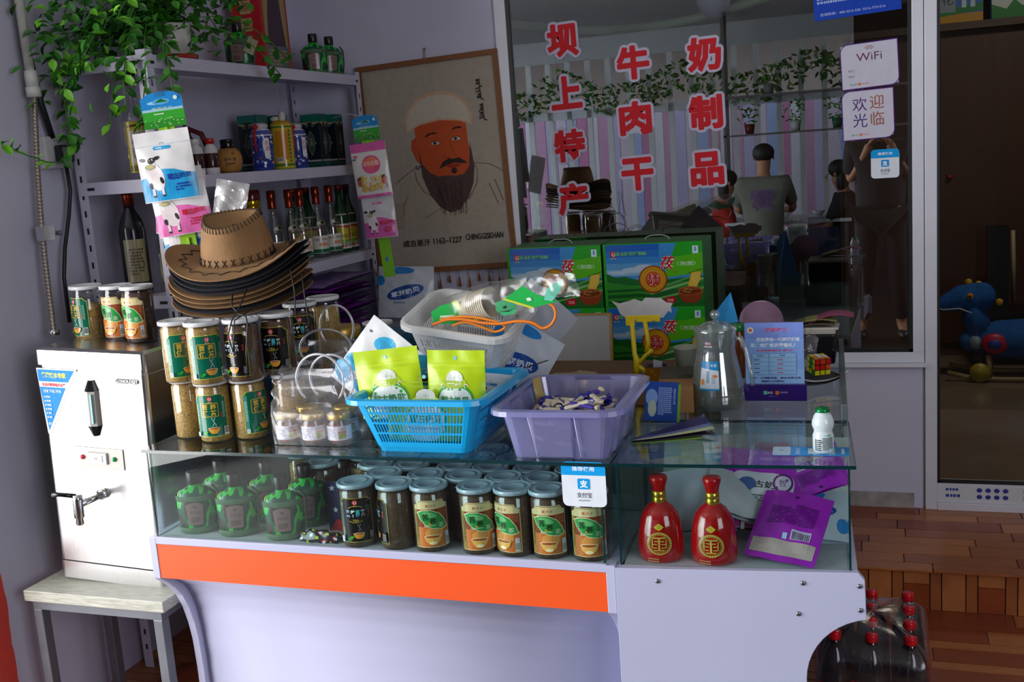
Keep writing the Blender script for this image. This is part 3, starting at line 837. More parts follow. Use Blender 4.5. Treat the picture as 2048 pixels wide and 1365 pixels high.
def art_brown():
    a = Art(); frame_label(a, .082, .012, .120, '#e0d29a', '#8c3a1c', .008)
    a.rect(-.0385, .014, -.032, .1, '#a88c3c'); a.fine(-.0375, .03, .004, .06, 14, '#5c4a20', 1)
    a.poly([(-.0385, .1), (.0385, .1), (.0385, .110), (.030, .112), (.026, .1175), (-.026, .1175), (-.030, .112), (-.0385, .110)], '#dccb96')
    a.text('麦力士', 0, .108, .0065, '#b02c38', w=.024, bold=.01)
    a.rect(-.031, .014, .0385, .060, '#c87236'); a.ell(.004, .045, .02, .014, '#dd9a50', 18)
    a.fine(.014, .078, .022, .02, 8, '#b06a40', .6)
    leaf = [(-.032, .094), (-.02, .099), (0, .099), (.018, .090), (.030, .074), (.036, .056), (.022, .052), (0, .056), (-.014, .064), (-.026, .078)]
    a.poly(leaf, '#e8e2b4'); a.poly([(x_ * .93, .0765 + (z_ - .0765) * .92) for x_, z_ in leaf], '#2f9a48')
    a.ell(-.004, .088, .016, .006, '#6cbc74', 14, -.25)
    a.text('苦', -.013, .083, .015, '#233a24', bold=.03); a.text('荞', .003, .073, .014, '#233a24', bold=.03); a.text('茶', .020, .063, .012, '#bcd8b4', bold=.01)
    a.fine(-.016, .060, .024, .005, 2, '#d8e8c0', .8); a.ell(-.004, .068, .003, .0018, '#d8a030', 8)
    bowl(a, .0, .030, .036, '#a85a20', '#e8b45a'); a.ell(0, .0235, .008, .004, '#f8e6b0', 12)
    a.rect(.027, .036, .035, .046, '#cfe0ee'); a.text('S', .031, .041, .006, '#2a72b8'); a.barcode(.026, .016, .0105, .020, '#88908c', '#c9c8b4')
    return a
_lm = {}
for nm_, fn_ in (('green', art_green), ('black', art_black), ('brown', art_brown)):
    w = MB(); fn_().onto(w, on_cyl(JR + .0006), step_u=.006); me = w.mesh('label'); me.materials.append(VG); _lm[nm_] = me
def mk(mb, nm, mat):
    me = mb.mesh(nm); me.materials.append(mat); return me
_jb = mk(MB().lathe([(JR - .003, 0), (JR, .003), (JR, .128), (JR - .0025, .132), (JR - .0015, .136), (JR - .0015, .142)], 32, capt=False), 'jar_body', CLEAR)
_con = {}
for g_, mt_ in (('tan', grain_tan), ('brown', grain_brn), ('dark', grain_dk)):
    for lv in (.095, .118, .130):
        _con[(g_, lv)] = mk(MB().lathe([(JR - .004, .001), (JR - .0015, .004), (JR - .0015, lv - .003), (JR - .004, lv + .001), (.02, lv + .003), (.001, lv + .001)], 28), 'contents', mt_)
def lidmesh(mat):
    return mk(MB().lathe([(JR + .0015, .1385), (JR + .003, .1395), (JR + .0032, .146), (JR + .0016, .1485), (JR - .0005, .1485), (JR - .002, .1470), (JR - .012, .1466), (JR - .0128, .1474), (JR - .014, .1474), (JR - .0148, .1466), (.001, .1466)], 36), 'lid', mat)
_lidw, _lidb = lidmesh(lidw), lidmesh(lidb)
def jar(loc, lab, con, lvl, turn, label, lid='w', group='tea jars', tilt=(0, 0)):
    """turn in degrees: which way the label faces (0 = to the front)"""
    t = thing('tea_jar', label, 'jar', loc, (tilt[0], tilt[1], math.radians(turn)), group)
    for me in (_jb, _con[(con, lvl)], _lidw if lid == 'w' else _lidb) + ((_lm[lab],) if lab else ()):
        o = bpy.data.objects.new(me.name, me); COL.objects.link(o); o.parent = t
    return t
ZC = .871
GC = 'tea jars stacked on the counter'
jar((-1.615, 2.135, ZC), None, 'tan', .130, 0, 'tea jar of golden grain without visible label, lowest layer left end', 'w', GC)
jar((-1.524, 2.107, ZC), 'green', 'tan', .130, 20, 'green-labelled tea jar, middle of the lowest layer, standing furthest forward', 'w', GC)
jar((-1.446, 2.140, ZC), 'green', 'tan', .130, 70, 'green-labelled tea jar in the lowest layer beside the bag of honey jars', 'w', GC)
jar((-1.592, 2.092, 1.0205), 'green', 'tan', .130, 52, 'green-labelled tea jar at the left end of the upper layer under the hats', 'w', GC)
jar((-1.505, 2.072, 1.0205), 'green', 'tan', .130, 42, 'green-labelled tea jar in front of the hat stack, second in the upper layer', 'w', GC)
# hidden second rank that carries the darker jars
jar((-1.53, 2.192, ZC), None, 'tan', .130, 0, 'tea jar hidden behind the lowest layer of golden jars', 'w', GC)
jar((-1.36, 2.190, ZC), None, 'tan', .130, 0, 'tea jar behind the honey bag supporting a black-labelled jar', 'w', GC)
jar((-1.422, 2.106, 1.0205), 'black', 'brown', .130, -8, 'dark tea jar with black label turned aside, centre of the upper layer', 'w', GC)
jar((-1.370, 2.178, 1.0205), 'black', 'brown', .130, 10, 'dark tea jar with black label and red mark, right end of the upper layer', 'w', GC)
jar((-1.40, 2.345, ZC), None, 'brown', .130, 0, 'tea jar hidden under the rear black-labelled jar', 'w', GC)
jar((-1.388, 2.445, ZC), None, 'tan', .130, 0, 'tea jar hidden under the rear golden jar', 'w', GC)
jar((-1.40, 2.345, 1.0205), 'black', 'brown', .118, 25, 'black-labelled tea jar behind the hat cords, third from the right end', 'w', GC)
jar((-1.388, 2.445, 1.0205), None, 'tan', .118, 0, 'golden tea jar at the back, right of the hat brims', 'w', GC)
# boiler jars
jar((-2.030, 2.300, 1.0885), 'green', 'tan', .095, -18, 'tea jar with green label, half empty, leftmost on the boiler', 'w', 'tea jars on the water boiler', (0, .02))
jar((-1.925, 2.297, 1.0865), 'brown', 'dark', .118, -2, 'brown-labelled tea jar in the middle of the three on the boiler', 'w', 'tea jars on the water boiler')
jar((-1.839, 2.272, 1.0865), 'brown', 'dark', .130, -2, 'brown-labelled tea jar at the right end of the boiler top', 'w', 'tea jars on the water boiler')
# the far jar behind the white pouch
jar((-1.325, 2.625, .92), 'green', 'tan', .130, -20, 'golden tea jar far back, behind the white and blue pouch', 'w', GC)
# in the long case
ZD = .6485
GD = 'tea jars in the long display case'
fr = [(-1.129, 'black', 'brown', 20, 'black-labelled tea jar reading TEA beside the camouflage flasks'),
      (-1.031, 'black', 'brown', -62, 'dark-grained tea jar showing only the edge of its label, front row'),
      (-.947, 'brown', 'brown', 25, 'brown-labelled tea jar, front row, right of the bare dark-grained jar'),
      (-.834, 'brown', 'brown', 22, 'brown-labelled tea jar standing alone in the centre of the front row'),
      (-.749, 'brown', 'brown', -20, 'tea jar with its brown label turned left, front row'),
      (-.669, 'brown', 'brown', 12, 'brown-labelled tea jar just left of the one under the payment sticker'),
      (-.580, 'brown', 'brown', 10, 'brown-labelled tea jar directly under the payment sticker')]
for x, lb, cn, tn, lbl in fr: jar((x, 2.050, ZD), lb, cn, .130, tn, lbl, 'b', GD)
rows = {2.120: [-1.09, -.985, -.89, -.793, -.708], 2.190: [-1.295, -1.145, -1.05, -.94, -.85, -.752, -.65],
        2.260: [-1.385, -1.292, -1.205, -1.105, -1.01, -.905, -.815, -.715, -.62], 2.330: [-1.345, -1.252, -1.16, -1.07, -.985, -.895, -.805, -.715]}
rd = random.Random(11)
for ri, (Y_, xs) in enumerate(rows.items()):
    for k, x in enumerate(xs):
        tilt = (0, 0)
        if ri == 0 and k == 0: tilt = (0, 0)
        jar((x + rd.uniform(-.002, .002), Y_, ZD), rd.choice(['brown', 'black', None]), 'tan' if (ri == 2 and k == 0) else rd.choice(['brown', 'dark']), .130 if not (ri == 2 and k == 0) else .118, rd.uniform(-180, 180),
            'grey-lidded tea jar in the long case, %s row back, %s from the left' % (('second', 'third', 'fourth', 'last')[ri], ('first', 'second', 'third', 'fourth', 'fifth', 'sixth', 'seventh', 'eighth', 'ninth')[k]), 'b', GD)

# ================================================================== CAMOUFLAGE FLASKS
def camo():
    mt, t, N, L, b = base('camouflage')
    tc = N.new('ShaderNodeTexCoord'); mp = N.new('ShaderNodeMapping'); mp.inputs['Scale'].default_value = (1, 1, .62)
    L.new(tc.outputs['Object'], mp.inputs[0])
    nz = N.new('ShaderNodeTexNoise'); nz.inputs['Scale'].default_value = 26; nz.inputs['Detail'].default_value = 1.0; nz.inputs['Distortion'].default_value = .6; L.new(mp.outputs[0], nz.inputs['Vector'])
    cr = N.new('ShaderNodeValToRGB'); cr.color_ramp.interpolation = 'CONSTANT'
    e = cr.color_ramp.elements; e[0].position = 0; e[0].color = lin('#3a1f1a') + (1,)
    e[1].position = .39; e[1].color = lin('#0c4a32') + (1,)
    for p_, c_ in ((.50, '#2fb440'), (.585, '#0c4a32'), (.67, '#c2d422')):
        n_ = e.new(p_); n_.color = lin(c_) + (1,)
    L.new(nz.outputs[0], cr.inputs[0]); L.new(cr.outputs[0], b.inputs['Base Color']); b.inputs['Roughness'].default_value = .3
    return mt
camom = camo()
strapm = pmat('olive_strap', '#4f6a4c', .8, noise=.15, nscale=60, bump=.8, bscale=300)
def flask():
    t = thing('camouflage_flask', 'x', 'flask', (0, 0, 0), 0, 'camouflage flasks')
    SY = .58
    w = MB(); w.lathe([(.036, 0), (.043, .006), (.046, .03), (.047, .075), (.046, .093), (.040, .104), (.026, .112), (.016, .116), (.015, .124)], 30, sy=SY); w.build('body', t, camom)
    w = MB(); w.lathe([(.0165, .122), (.0175, .124), (.0172, .150), (.0160, .153), (.012, .1535)], 20, '#1b1213'); w.build('cap', t, pmat('cap_dark', '#1d1415', .3, noise=.1))
    w = MB(); w.lathe([(.0475, .083), (.0482, .084), (.0482, .095), (.0470, .096)], 30, sy=SY + .01, capb=False, capt=False); w.build('band', t, strapm)
    w = MB(); w.lathe([(.0395, .001), (.0450, .004), (.0475, .016), (.0465, .018)], 30, sy=SY + .02, capb=False, capt=False); w.build('foot_band', t, strapm)
    w = MB()
    path = [(.046, -.004, .012), (.052, -.002, .05), (.053, 0, .088), (.052, 0, .100), (.040, .0, .115)]
    def rb(u, v):
        s_ = u * (len(path) - 1); i = min(int(s_), len(path) - 2); f_ = s_ - i
        p = [path[i][k] * (1 - f_) + path[i + 1][k] * f_ for k in range(3)]
        return (p[0], p[1] + (v - .5) * .014, p[2])
    w.grid(rb, 16, 1); w.build('strap', t, strapm, solid=.002)
    a = Art(); p = [(-.019, .024), (.017, .024), (.021, .076), (.011, .081), (0, .0825), (-.012, .081), (-.023, .076)]
    a.poly(p, '#5a4038'); a.poly([(x_ * .95, .052 + (z_ - .052) * .96) for x_, z_ in p], '#8a6f6c')
    a.text('草原白酒', 0, .056, .007, '#5c4644', w=.026); a.fine(-.012, .030, .022, .014, 5, '#5c4644', .8); a.ell(0, .07, .004, .003, '#6c5452')
    def fl(u, v, d): x_ = u; y_ = -SY * math.sqrt(max(0, .0468 ** 2 - x_ * x_)) - d - .0006; return (x_, y_, v)
    w = MB(); a.onto(w, fl, step_u=.006, lift=.0001); w.build('label', t, VG)
    return t
f0 = flask(); f0.location = (-1.574, 2.060, ZD); f0.rotation_euler.z = .42; f0['label'] = 'camouflage liquor flask at the left end of the front row in the long case'; f0['group'] = 'camouflage flasks in the long case'
copy_thing(f0, (-1.458, 2.056, ZD), .42, 'camouflage liquor flask in the middle of the front three')
copy_thing(f0, (-1.325, 2.050, ZD), .40, 'camouflage liquor flask right of the front three, beside the dark bag')
copy_thing(f0, (-1.565, 2.155, ZD), .3, 'camouflage liquor flask behind the left front flask', 'camouflage flasks in the long case')
copy_thing(f0, (-1.432, 2.155, ZD), .5, 'camouflage liquor flask behind the middle front flask')
copy_thing(f0, (-1.315, 2.140, ZD), .5, 'camouflage liquor flask behind the right front flask')
# dark bag with stars beside the flasks
t = thing('printed_bag', 'small black printed bag with red, white and yellow shapes beside the flasks', 'bag', (-1.228, 2.035, ZD))
w = MB()
def bagf(u, v):
    a_ = pi * u; r_ = .034 * (1 - .25 * abs(2 * v - 1) ** 2)
    return (-.052 + .10 * v + .003 * sin(9 * u), .006 - .4 * r_ * cos(a_), r_ * sin(a_) * .8 + .002 * sin(17 * v + 5 * u))
def bagc(u, v):
    h_ = sin(v * 21 + u * 7) + sin(u * 19 - v * 9) * .8
    return '#c8cfd4' if h_ > 1.35 else ('#c41a28' if h_ > 1.0 and v > .5 else ('#b8c020' if h_ < -1.35 else '#101018'))
w.grid(bagf, 22, 26, cf=bagc); w.build('bag_body', t, VG, solid=.001)
t = thing('star_cloth', 'dark blue and red cloth with white stars between flask and black-labelled jar', 'cloth', (-1.212, 2.11, ZD))
a = Art(); a.rect(-.03, .0, .03, .12, '#1c1a44'); a.poly([(.0, .12), (.03, .12), (.03, .085), (.012, .09)], '#a01828'); a.poly([(-.03, .0), (.03, 0), (.03, .02), (-.01, .028)], '#b01c2c')
for u, v in ((-.018, .103), (.016, .068), (-.012, .05), (.012, .035)):
    a.poly([(u + (.008 if k % 2 == 0 else .0034) * sin(pi * k / 5), v + (.008 if k % 2 == 0 else .0034) * cos(pi * k / 5)) for k in range(10)], '#c9cede')
w = MB(); w.grid(lambda u, v: (-.03 + .06 * u, .006 * sin(u * 6) + .004 * v, .12 * v), 10, 8, '#1c1a44'); a.onto(w, lambda u, v, d: (u, .006 * sin((u + .03) / .06 * 6) + .004 * v / .12 - d - .001, v), step_u=.006)
w.build('cloth_sheet', t, VM, solid=.0006)
# ================================================================== SHELF UNIT
shm = pmat('shelf_enamel', '#c9c6da', 0.4, noise=0.05, nscale=8)
holem = pmat('slot_dark', '#17181f', .8)
rack = thing('shelf_unit', 'white slotted-angle steel shelf unit in the corner holding liquor bottles', 'shelf', (0, 0, 0))
for (x, y, sx, sy) in ((-2.185, 2.506, 1, 1), (-1.895, 2.506, -1, 1), (-2.185, 3.80, 1, -1), (-1.895, 3.80, -1, -1)):
    w = MB(); w.prism([(x, y), (x + .032 * sx, y), (x + .032 * sx, y + .002 * sy), (x + .002 * sx, y + .002 * sy), (x + .002 * sx, y + .032 * sy), (x, y + .032 * sy)], 0, 1.86)
    po = w.build('post', rack, shm)
    w = MB()
    for k in range(36):
        z = .06 + .05 * k
        w.b2(x + .012 * sx, x + .019 * sx, y - .0006 * sy, y + .0002 * sy, z, z + .018)
        w.b2(x - .0004 * sx, x + .0024 * sx, y + .012 * sy, y + .019 * sy, z, z + .018)
    tag(w.build('slots', po, holem), None, None, None, 'stuff')
for zt in (1.845, 1.507, 1.172, .842):
    w = MB(); w.b2(-2.183, -1.897, 2.508, 3.798, zt - .006, zt); b_ = w.build('shelf_board', rack, shm)
    w = MB(); w.b2(-1.897, -1.893, 2.51, 3.796, zt - .036, zt + .001); w.b2(-2.18, -1.897, 2.504, 2.508, zt - .036, zt + .001); w.b2(-2.18, -1.9, 3.797, 3.8, zt - .036, zt + .001)
    w.build('shelf_lip', b_, shm, bevel=.001)
    w = MB()
    for yy in (2.53, 3.77): w.b2(-1.8935, -1.892, yy - .008, yy + .008, zt - .024, zt - .016)
    w.b2(-2.15, -2.125, 2.503, 2.5045, zt - .022, zt - .014); w.b2(-1.95, -1.925, 2.503, 2.5045, zt - .022, zt - .014)
    w.build('lip_slot', b_, holem)
Z1, Z2, Z3, Z4 = 1.8455, 1.5075, 1.1725, .8425
Tcol = lambda mb, prof, cols, n=24: mb.lathe(prof, n, cols=cols)

# ---- top shelf
t = thing('gift_box', 'tall red liquor gift box with a dark figure panel on the top shelf', 'box', (-2.09, 3.44, Z1))
w = MB(); w.b2(-.06, .06, -.09, .09, 0, .45, '#b3121a'); w.build('carton', t, V, bevel=.002)
a = Art(); a.rect(-.078, .012, .078, .44, '#8c7440'); a.rect(-.07, .1, .07, .43, '#a08a50')
a.poly([(-.06, .10), (.06, .10), (.045, .2), (.035, .3), (.01, .36), (-.01, .36), (-.03, .30), (-.05, .2)], '#3c2030'); a.ell(0, .38, .016, .022, '#5a4630'); a.rect(-.07, .02, .07, .1, '#5a6468'); a.fine(-.06, .03, .12, .06, 5, '#a08c58')
w = MB(); a.onto(w, on_x(.0602, 0, 0)); w.build('picture_panel', t, VG)
a = Art()
for i, ch in enumerate('草原王酒'): a.rect(-.022, .27 - .06 * i, .022, .315 - .06 * i, '#b09a68'); a.text(ch, 0, .2925 - .06 * i, .03, '#6a1512')
w = MB(); a.onto(w, on_y(0, -.0902, 0)); w.build('lettering', t, VG)
copy_thing(f0, (-1.985, 3.62, Z1), .5, 'camouflage liquor flask on the top shelf beside the red gift box', 'camouflage flasks on the top shelf')
copy_thing(f0, (-1.985, 3.745, Z1), .75, 'camouflage liquor flask at the right end of the top shelf', 'camouflage flasks on the top shelf')
ff = copy_thing(f0, (-2.0, 3.14, Z1), .3, 'camouflage liquor flask with a hanging tag, left of the red gift box among leaves', 'camouflage flasks on the top shelf')
w = MB(); w.box((0.01, -.034, .085), (.035, .001, .05), '#b8b090', T=Matrix.Rotation(.5, 4, 'Y')); w.build('paper_tag', ff, V)

# ---- middle shelf
t = thing('liquor_bottle', 'clear liquor bottle with yellow label reading 45 at the left end of the middle shelf', 'bottle', (-2.03, 2.60, Z2))
w = MB(); w.lathe([(.038, 0), (.042, .004), (.042, .165), (.036, .19), (.018, .22), (.0145, .25), (.0145, .285)], 28); w.build('glass_body', t, clear('bottle_clear', (.86, .86, .9), .1, .03))
w = MB(); w.lathe([(.0165, .27), (.0165, .305), (.014, .308)], 18, '#3a2a26'); w.build('cap', t, VG)
a = Art(); a.rect(-.034, .02, .034, .165, '#c8b83c'); a.rrect(-.024, .045, .022, .14, .008, '#d8d2bc'); a.poly([(-.03, .148), (.03, .153), (.026, .160), (-.026, .155)], '#6a4a20'); a.text('45', 0, .125, .014, '#3a3a3c'); a.text('金莲花酒', 0, .107, .011, '#8a2a20', w=.04); a.fine(-.018, .055, .036, .035, 6, '#77706a'); a.fine(-.03, .024, .06, .016, 4, '#5c5420')
w = MB(); a.onto(w, on_cyl(.0424, -.85), step_u=.007); w.build('label', t, VG)
def small_bottle(loc, cap, label):
    t = thing('drink_bottle', label, 'bottle', loc, 0, 'small dark drink bottles')
    w = MB(); Tcol(w, [(.021, 0), (.023, .004), (.0235, .02), (.0238, .021), (.0238, .066), (.023, .067), (.022, .082), (.013, .094), (.013, .098)], ['#d8d4d4', '#d8d4d4', '#d8d4d4', '#3a1416', '#3a1416', '#cfcaca', '#cfcaca', '#cfcaca']); w.build('body', t, VG)
    w = MB(); w.lathe([(.0145, .096), (.0145, .112), (.013, .114)], 16, cap); w.build('cap', t, VG)
small_bottle((-2.02, 2.78, Z2), '#e0dcdc', 'small dark bottle with white shoulder just right of the yellow-labelled bottle')
small_bottle((-2.03, 2.875, Z2), '#d8d4d4', 'small dark bottle with white cap, middle of three on the middle shelf')
small_bottle((-2.01, 2.925, Z2), '#b81c22', 'small dark bottle with a red cap on the middle shelf')
t = thing('gourd_flask', 'dark red leather-covered gourd flask behind the small bottles', 'flask', (-2.10, 2.93, Z2))
w = MB(); w.lathe([(.03, 0), (.05, .02), (.055, .06), (.045, .10), (.02, .125), (.018, .14)], 22, '#4a2018', sy=.6); w.build('body', t, pmat('old_leather', '#54211a', .5, noise=.3, nscale=30))
w = MB(); w.tube([(-.03, 0, .12), (0, 0, .155), (.06, .0, .13), (.08, 0, .08)], .009, 8, '#5c1a18'); w.build('strap', t, V)
t = thing('clay_jar', 'round tan clay jar with a black neck and painted characters', 'jar', (-2.015, 3.03, Z2))
w = MB(); w.lathe([(.025, 0), (.038, .012), (.044, .035), (.043, .055), (.034, .074), (.024, .082)], 26); w.build('clay_body', t, pmat('clay', '#a87434', .6, noise=.12, nscale=20))
w = MB(); w.lathe([(.025, .079), (.023, .090), (.023, .103), (.026, .108), (.018, .111)], 20, '#111111'); w.build('neck', t, VG)
a = Art(); a.text('金牛酒', 0, .045, .012, '#1c1712', w=.04); a.text('古', .012, .064, .010, '#1c1712'); a.fine(-.015, .022, .03, .012, 2, '#1c1712')
w = MB(); a.onto(w, lambda u, v, d: ((.0446 - abs(v - .042) * .12 + d) * cos(-.9 + u / .044), (.0446 - abs(v - .042) * .12 + d) * sin(-.9 + u / .044), v), step_u=.005, step_v=.008); w.build('lettering', t, VM)
def porcelain(loc, label, turn):
    t = thing('porcelain_bottle', label, 'bottle', loc, turn, 'porcelain liquor bottles')
    w = MB(); w.lathe([(.034, 0), (.037, .004), (.037, .125), (.033, .137), (.02, .146), (.014, .152)], 28, cols=['#3a4a9c', '#32418f', '#46529c', '#c8ccd8', '#c8ccd8'], smooth=True); w.build('body', t, VG)
    a = Art(); rr3 = random.Random(4)
    a.rect(-.11, .012, .11, .022, '#1f2b80'); a.rect(-.11, .118, .11, .123, '#c8ccdc')
    for _ in range(90):
        u, v = rr3.uniform(-.11, .11), rr3.uniform(.026, .115); a.ell(u, v, rr3.uniform(.002, .006), rr3.uniform(.002, .005), rr3.choice(['#c9cfe0', '#18235e', '#98a6cc', '#b8424c', '#dfe3ee']), 7, rr3.uniform(0, 3))
    a.rrect(.006, .04, .024, .112, .008, '#e4e2e4'); a.text('奶酒', .015, .094, .016, '#b82028', vert=True)
    w = MB(); a.onto(w, on_cyl(.0374, -1.0), step_u=.007, lift=.00003); w.build('glaze_pattern', t, VG)
    w = MB(); w.lathe([(.024, .145), (.027, .150), (.025, .158), (.012, .164)], 20, '#b9bcc2'); w.build('stopper', t, VG)
    w = MB(); w.tube([(.0, -.03, .150), (-.002, -.040, .12), (.0, -.041, .09), (.001, -.0405, .065)], [.004, .005, .004, .003], 8, '#b01820'); w.ball((0, -.03, .150), .009, '#b01820', 10); w.build('tassel', t, VM)
porcelain((-2.005, 3.225, Z2), 'blue and white porcelain bottle with a red tassel, left of the yellow canister', 0)
t = thing('canister', 'yellow liquor canister with green bands and a white bow on top', 'canister', (-1.995, 3.345, Z2))
w = MB(); w.lathe([(.037, 0), (.0385, .003), (.0385, .012), (.0385, .020), (.0385, .146), (.0385, .152), (.0385, .158), (.032, .168), (.016, .174)], 30, cols=['#3f7a2c', '#bfae2c', '#3f7a2c', '#c8a828', '#3f7a2c', '#c8a828', '#b8902a', '#b8902a']); w.build('body', t, VG)
a = Art(); a.rrect(-.024, .035, .02, .135, .01, '#c27f24'); a.barcode(-.022, .025, .020, .018); 
for k in range(9): a.ell(.026, .03 + .013 * k, .004, .005, '#2c6a34', 8)
w = MB(); a.onto(w, on_cyl(.0389, -1.05), step_u=.007); w.build('label', t, VG)
w = MB(); w.ball((-.014, -.012, .178), .014, '#cfcabc', 10, sc=(1.4, .8, .7)); w.ball((.014, -.01, .184), .016, '#cfcabc', 10, sc=(.8, .8, 1.3)); w.build('bow', t, VM)
w = MB(); w.tube([(0, 0, .17), (-.002, 0, .33)], .001, 5, '#b8b4ac'); w.build('string', t, V)
porcelain((-2.0, 3.45, Z2), 'blue and white porcelain bottle between the yellow canister and green cartons', .3)
def green_carton(loc, label, rz):
    t = thing('liquor_carton', label, 'carton', loc, rz, 'dark green liquor cartons')
    w = MB(); w.b2(-.038, .038, -.038, .038, 0, .197, '#0e4a42'); w.build('carton', t, VG, bevel=.0015)
    for T_ in (Matrix.Rotation(0, 4, 'Z'), Matrix.Rotation(pi / 2, 4, 'Z')):
        a = Art(); a.rect(-.037, .03, .037, .165, '#152028'); a.rect(-.037, .165, .037, .196, '#10695c'); a.poly([(-.037, .165), (-.015, .158), (0, .172), (.015, .158), (.037, .165), (.037, .168), (-.037, .168)], '#9a9470')
        for s_ in (-1, 1): a.ring(s_ * .012, .157, .004, .0056, '#a8a07c', 14)
        a.ring(0, 0, .98, 1.0, '#000000') if False else None
        pts_ = [(0, .135), (.012, .115), (.014, .09), (.010, .065), (0, .045), (-.010, .065), (-.014, .09), (-.012, .115), (0, .135)]
        a.poly(pts_[:-1], '#3c4a44'); a.line(pts_, .0012, '#a8a07c'); a.text('王酒', 0, .102, .013, '#9aa88c', vert=True)
        for s_ in (-1, 1): a.ring(s_ * .018, .09, .0025, .0036, '#a8a07c', 10)
        a.rect(-.037, .022, .037, .028, '#a89a9a'); a.fine(-.03, .006, .06, .010, 2, '#55605c')
        w = MB(); w.T = T_; a.onto(w, on_y(0, -.0382, 0)); w.build('printed_face', t, VG)
green_carton((-2.005, 3.60, Z2), 'dark green liquor carton beside the blue porcelain bottle, left of two in front', .1)
green_carton((-2.005, 3.725, Z2), 'dark green liquor carton at the right end of the middle shelf', .1)
green_carton((-2.10, 3.33, Z2), 'dark green liquor carton behind the yellow canister', 0)
green_carton((-2.10, 3.47, Z2), 'dark green liquor carton behind the porcelain bottle next to the front cartons', 0)

# ---- third shelf: bottles
cglass = clear('bottle_glass', (.80, .86, .84), .12, .03)
def baijiu(loc, label, turn, group='clear liquor bottles'):
    t = thing('liquor_bottle', label, 'bottle', loc, turn, group)
    w = MB(); w.lathe([(.031, 0), (.034, .004), (.034, .095), (.030, .125), (.018, .16), (.0135, .185), (.0125, .215)], 24); w.build('glass_body', t, cglass)
    w = MB(); w.lathe([(.0150, .200), (.0155, .204), (.0145, .207), (.0148, .232), (.0158, .235), (.0158, .262), (.013, .265)], 20); w.build('cap', t, pmat('copper_cap', '#8c3420', .22, metal=.8, noise=.2, nscale=30))
    a = Art(); a.rrect(-.036, .016, .036, .082, .004, '#dcd8cc'); a.rect(-.036, .018, .036, .032, '#1e6a44'); a.text('草原白', .008, .049, .014, '#d8782a', w=.04, bold=.03); a.text('老酒', -.02, .068, .009, '#38342e'); a.ell(.018, .068, .005, .004, '#c8606a', 10); a.fine(.0, .062, .012, .012, 3, '#6c665c')
    w = MB(); a.onto(w, on_cyl(.0344, -1.0), step_u=.007); w.build('label', t, VG)
    a = Art(); a.poly([(-.016, .0), (.002, .003), (.006, .016), (-.014, .013)], '#d8d6cc'); a.ell(.008, .009, .010, .009, '#b8a868', 14); a.ell(.008, .009, .0078, .0068, '#26241a', 14)
    w = MB(); a.onto(w, lambda u, v, d: ((.0315 - v * .45 + d) * cos(-.9 + u / .03), (.0315 - v * .45 + d) * sin(-.9 + u / .03), .122 + v), step_u=.004); w.build('neck_label', t, VG)
    return t
b0 = baijiu((-1.975, 3.31, Z3), 'clear liquor bottle with copper cap just right of the hat crown', 0)
copy_thing(b0, (-2.04, 3.30, Z3), .4, 'clear liquor bottle with copper cap, half hidden behind the first right of the hat')
copy_thing(b0, (-1.985, 3.40, Z3), .1, 'clear liquor bottle with copper cap, third from the hat crown')
copy_thing(b0, (-1.985, 3.52, Z3), .2, 'clear liquor bottle with copper cap, third from the right end of the row')
copy_thing(b0, (-1.975, 3.605, Z3), .35, 'clear liquor bottle with copper cap beside the green bottles')
def green_bottle(loc, label, turn):
    t = thing('liquor_bottle', label, 'bottle', loc, turn, 'green liquor bottles')
    w = MB(); w.lathe([(.031, 0), (.034, .004), (.034, .135), (.031, .155), (.019, .185), (.0135, .21), (.013, .245)], 24, '#0e3d22'); w.build('glass_body', t, VG)
    w = MB(); w.lathe([(.0145, .24), (.015, .258), (.013, .262)], 18, '#6c1418'); w.build('cap', t, VG)
    a = Art(); a.rect(-.042, .015, .042, .112, '#dcd4c0'); a.rect(-.037, .02, .037, .105, '#c83a28'); a.poly([(-.03, .034), (.03, .03), (.028, .095), (-.024, .1)], '#d8c832'); a.rect(-.03, .03, .028, .05, '#74a83c'); a.text('草原白酒', 0, .064, .015, '#26221a', w=.056, bold=.02); a.barcode(.012, .018, .024, .02)
    w = MB(); a.onto(w, on_cyl(.0344, -1.0), step_u=.007); w.build('label', t, VG)
    a = Art(); a.poly([(-.022, 0), (.022, 0), (.016, .020), (.004, .024), (-.010, .018)], '#d8d0c0'); a.poly([(-.016, .004), (.016, .004), (.006, .018), (-.004, .014)], '#c84a2a')
    w = MB(); a.onto(w, lambda u, v, d: ((.0330 - v * .48 + d) * cos(-1.0 + u / .028), (.0330 - v * .48 + d) * sin(-1.0 + u / .028), .146 + v), step_u=.005, step_v=.008); w.build('neck_label', t, VG)
    return t
g0 = green_bottle((-1.985, 3.70, Z3), 'green liquor bottle with red cap, left of the pair at the shelf end', 0)
copy_thing(g0, (-1.985, 3.765, Z3), 0.1, 'green liquor bottle with red cap at the right end of the third shelf')
copy_thing(g0, (-2.07, 3.50, Z3), .3, 'green liquor bottle behind the clear bottles, left of two')
copy_thing(g0, (-2.07, 3.60, Z3), .2, 'green liquor bottle behind the clear bottles, nearest the front green pair')
goldm = pmat('gold_cap', '#c2a51c', .18, metal=.85)
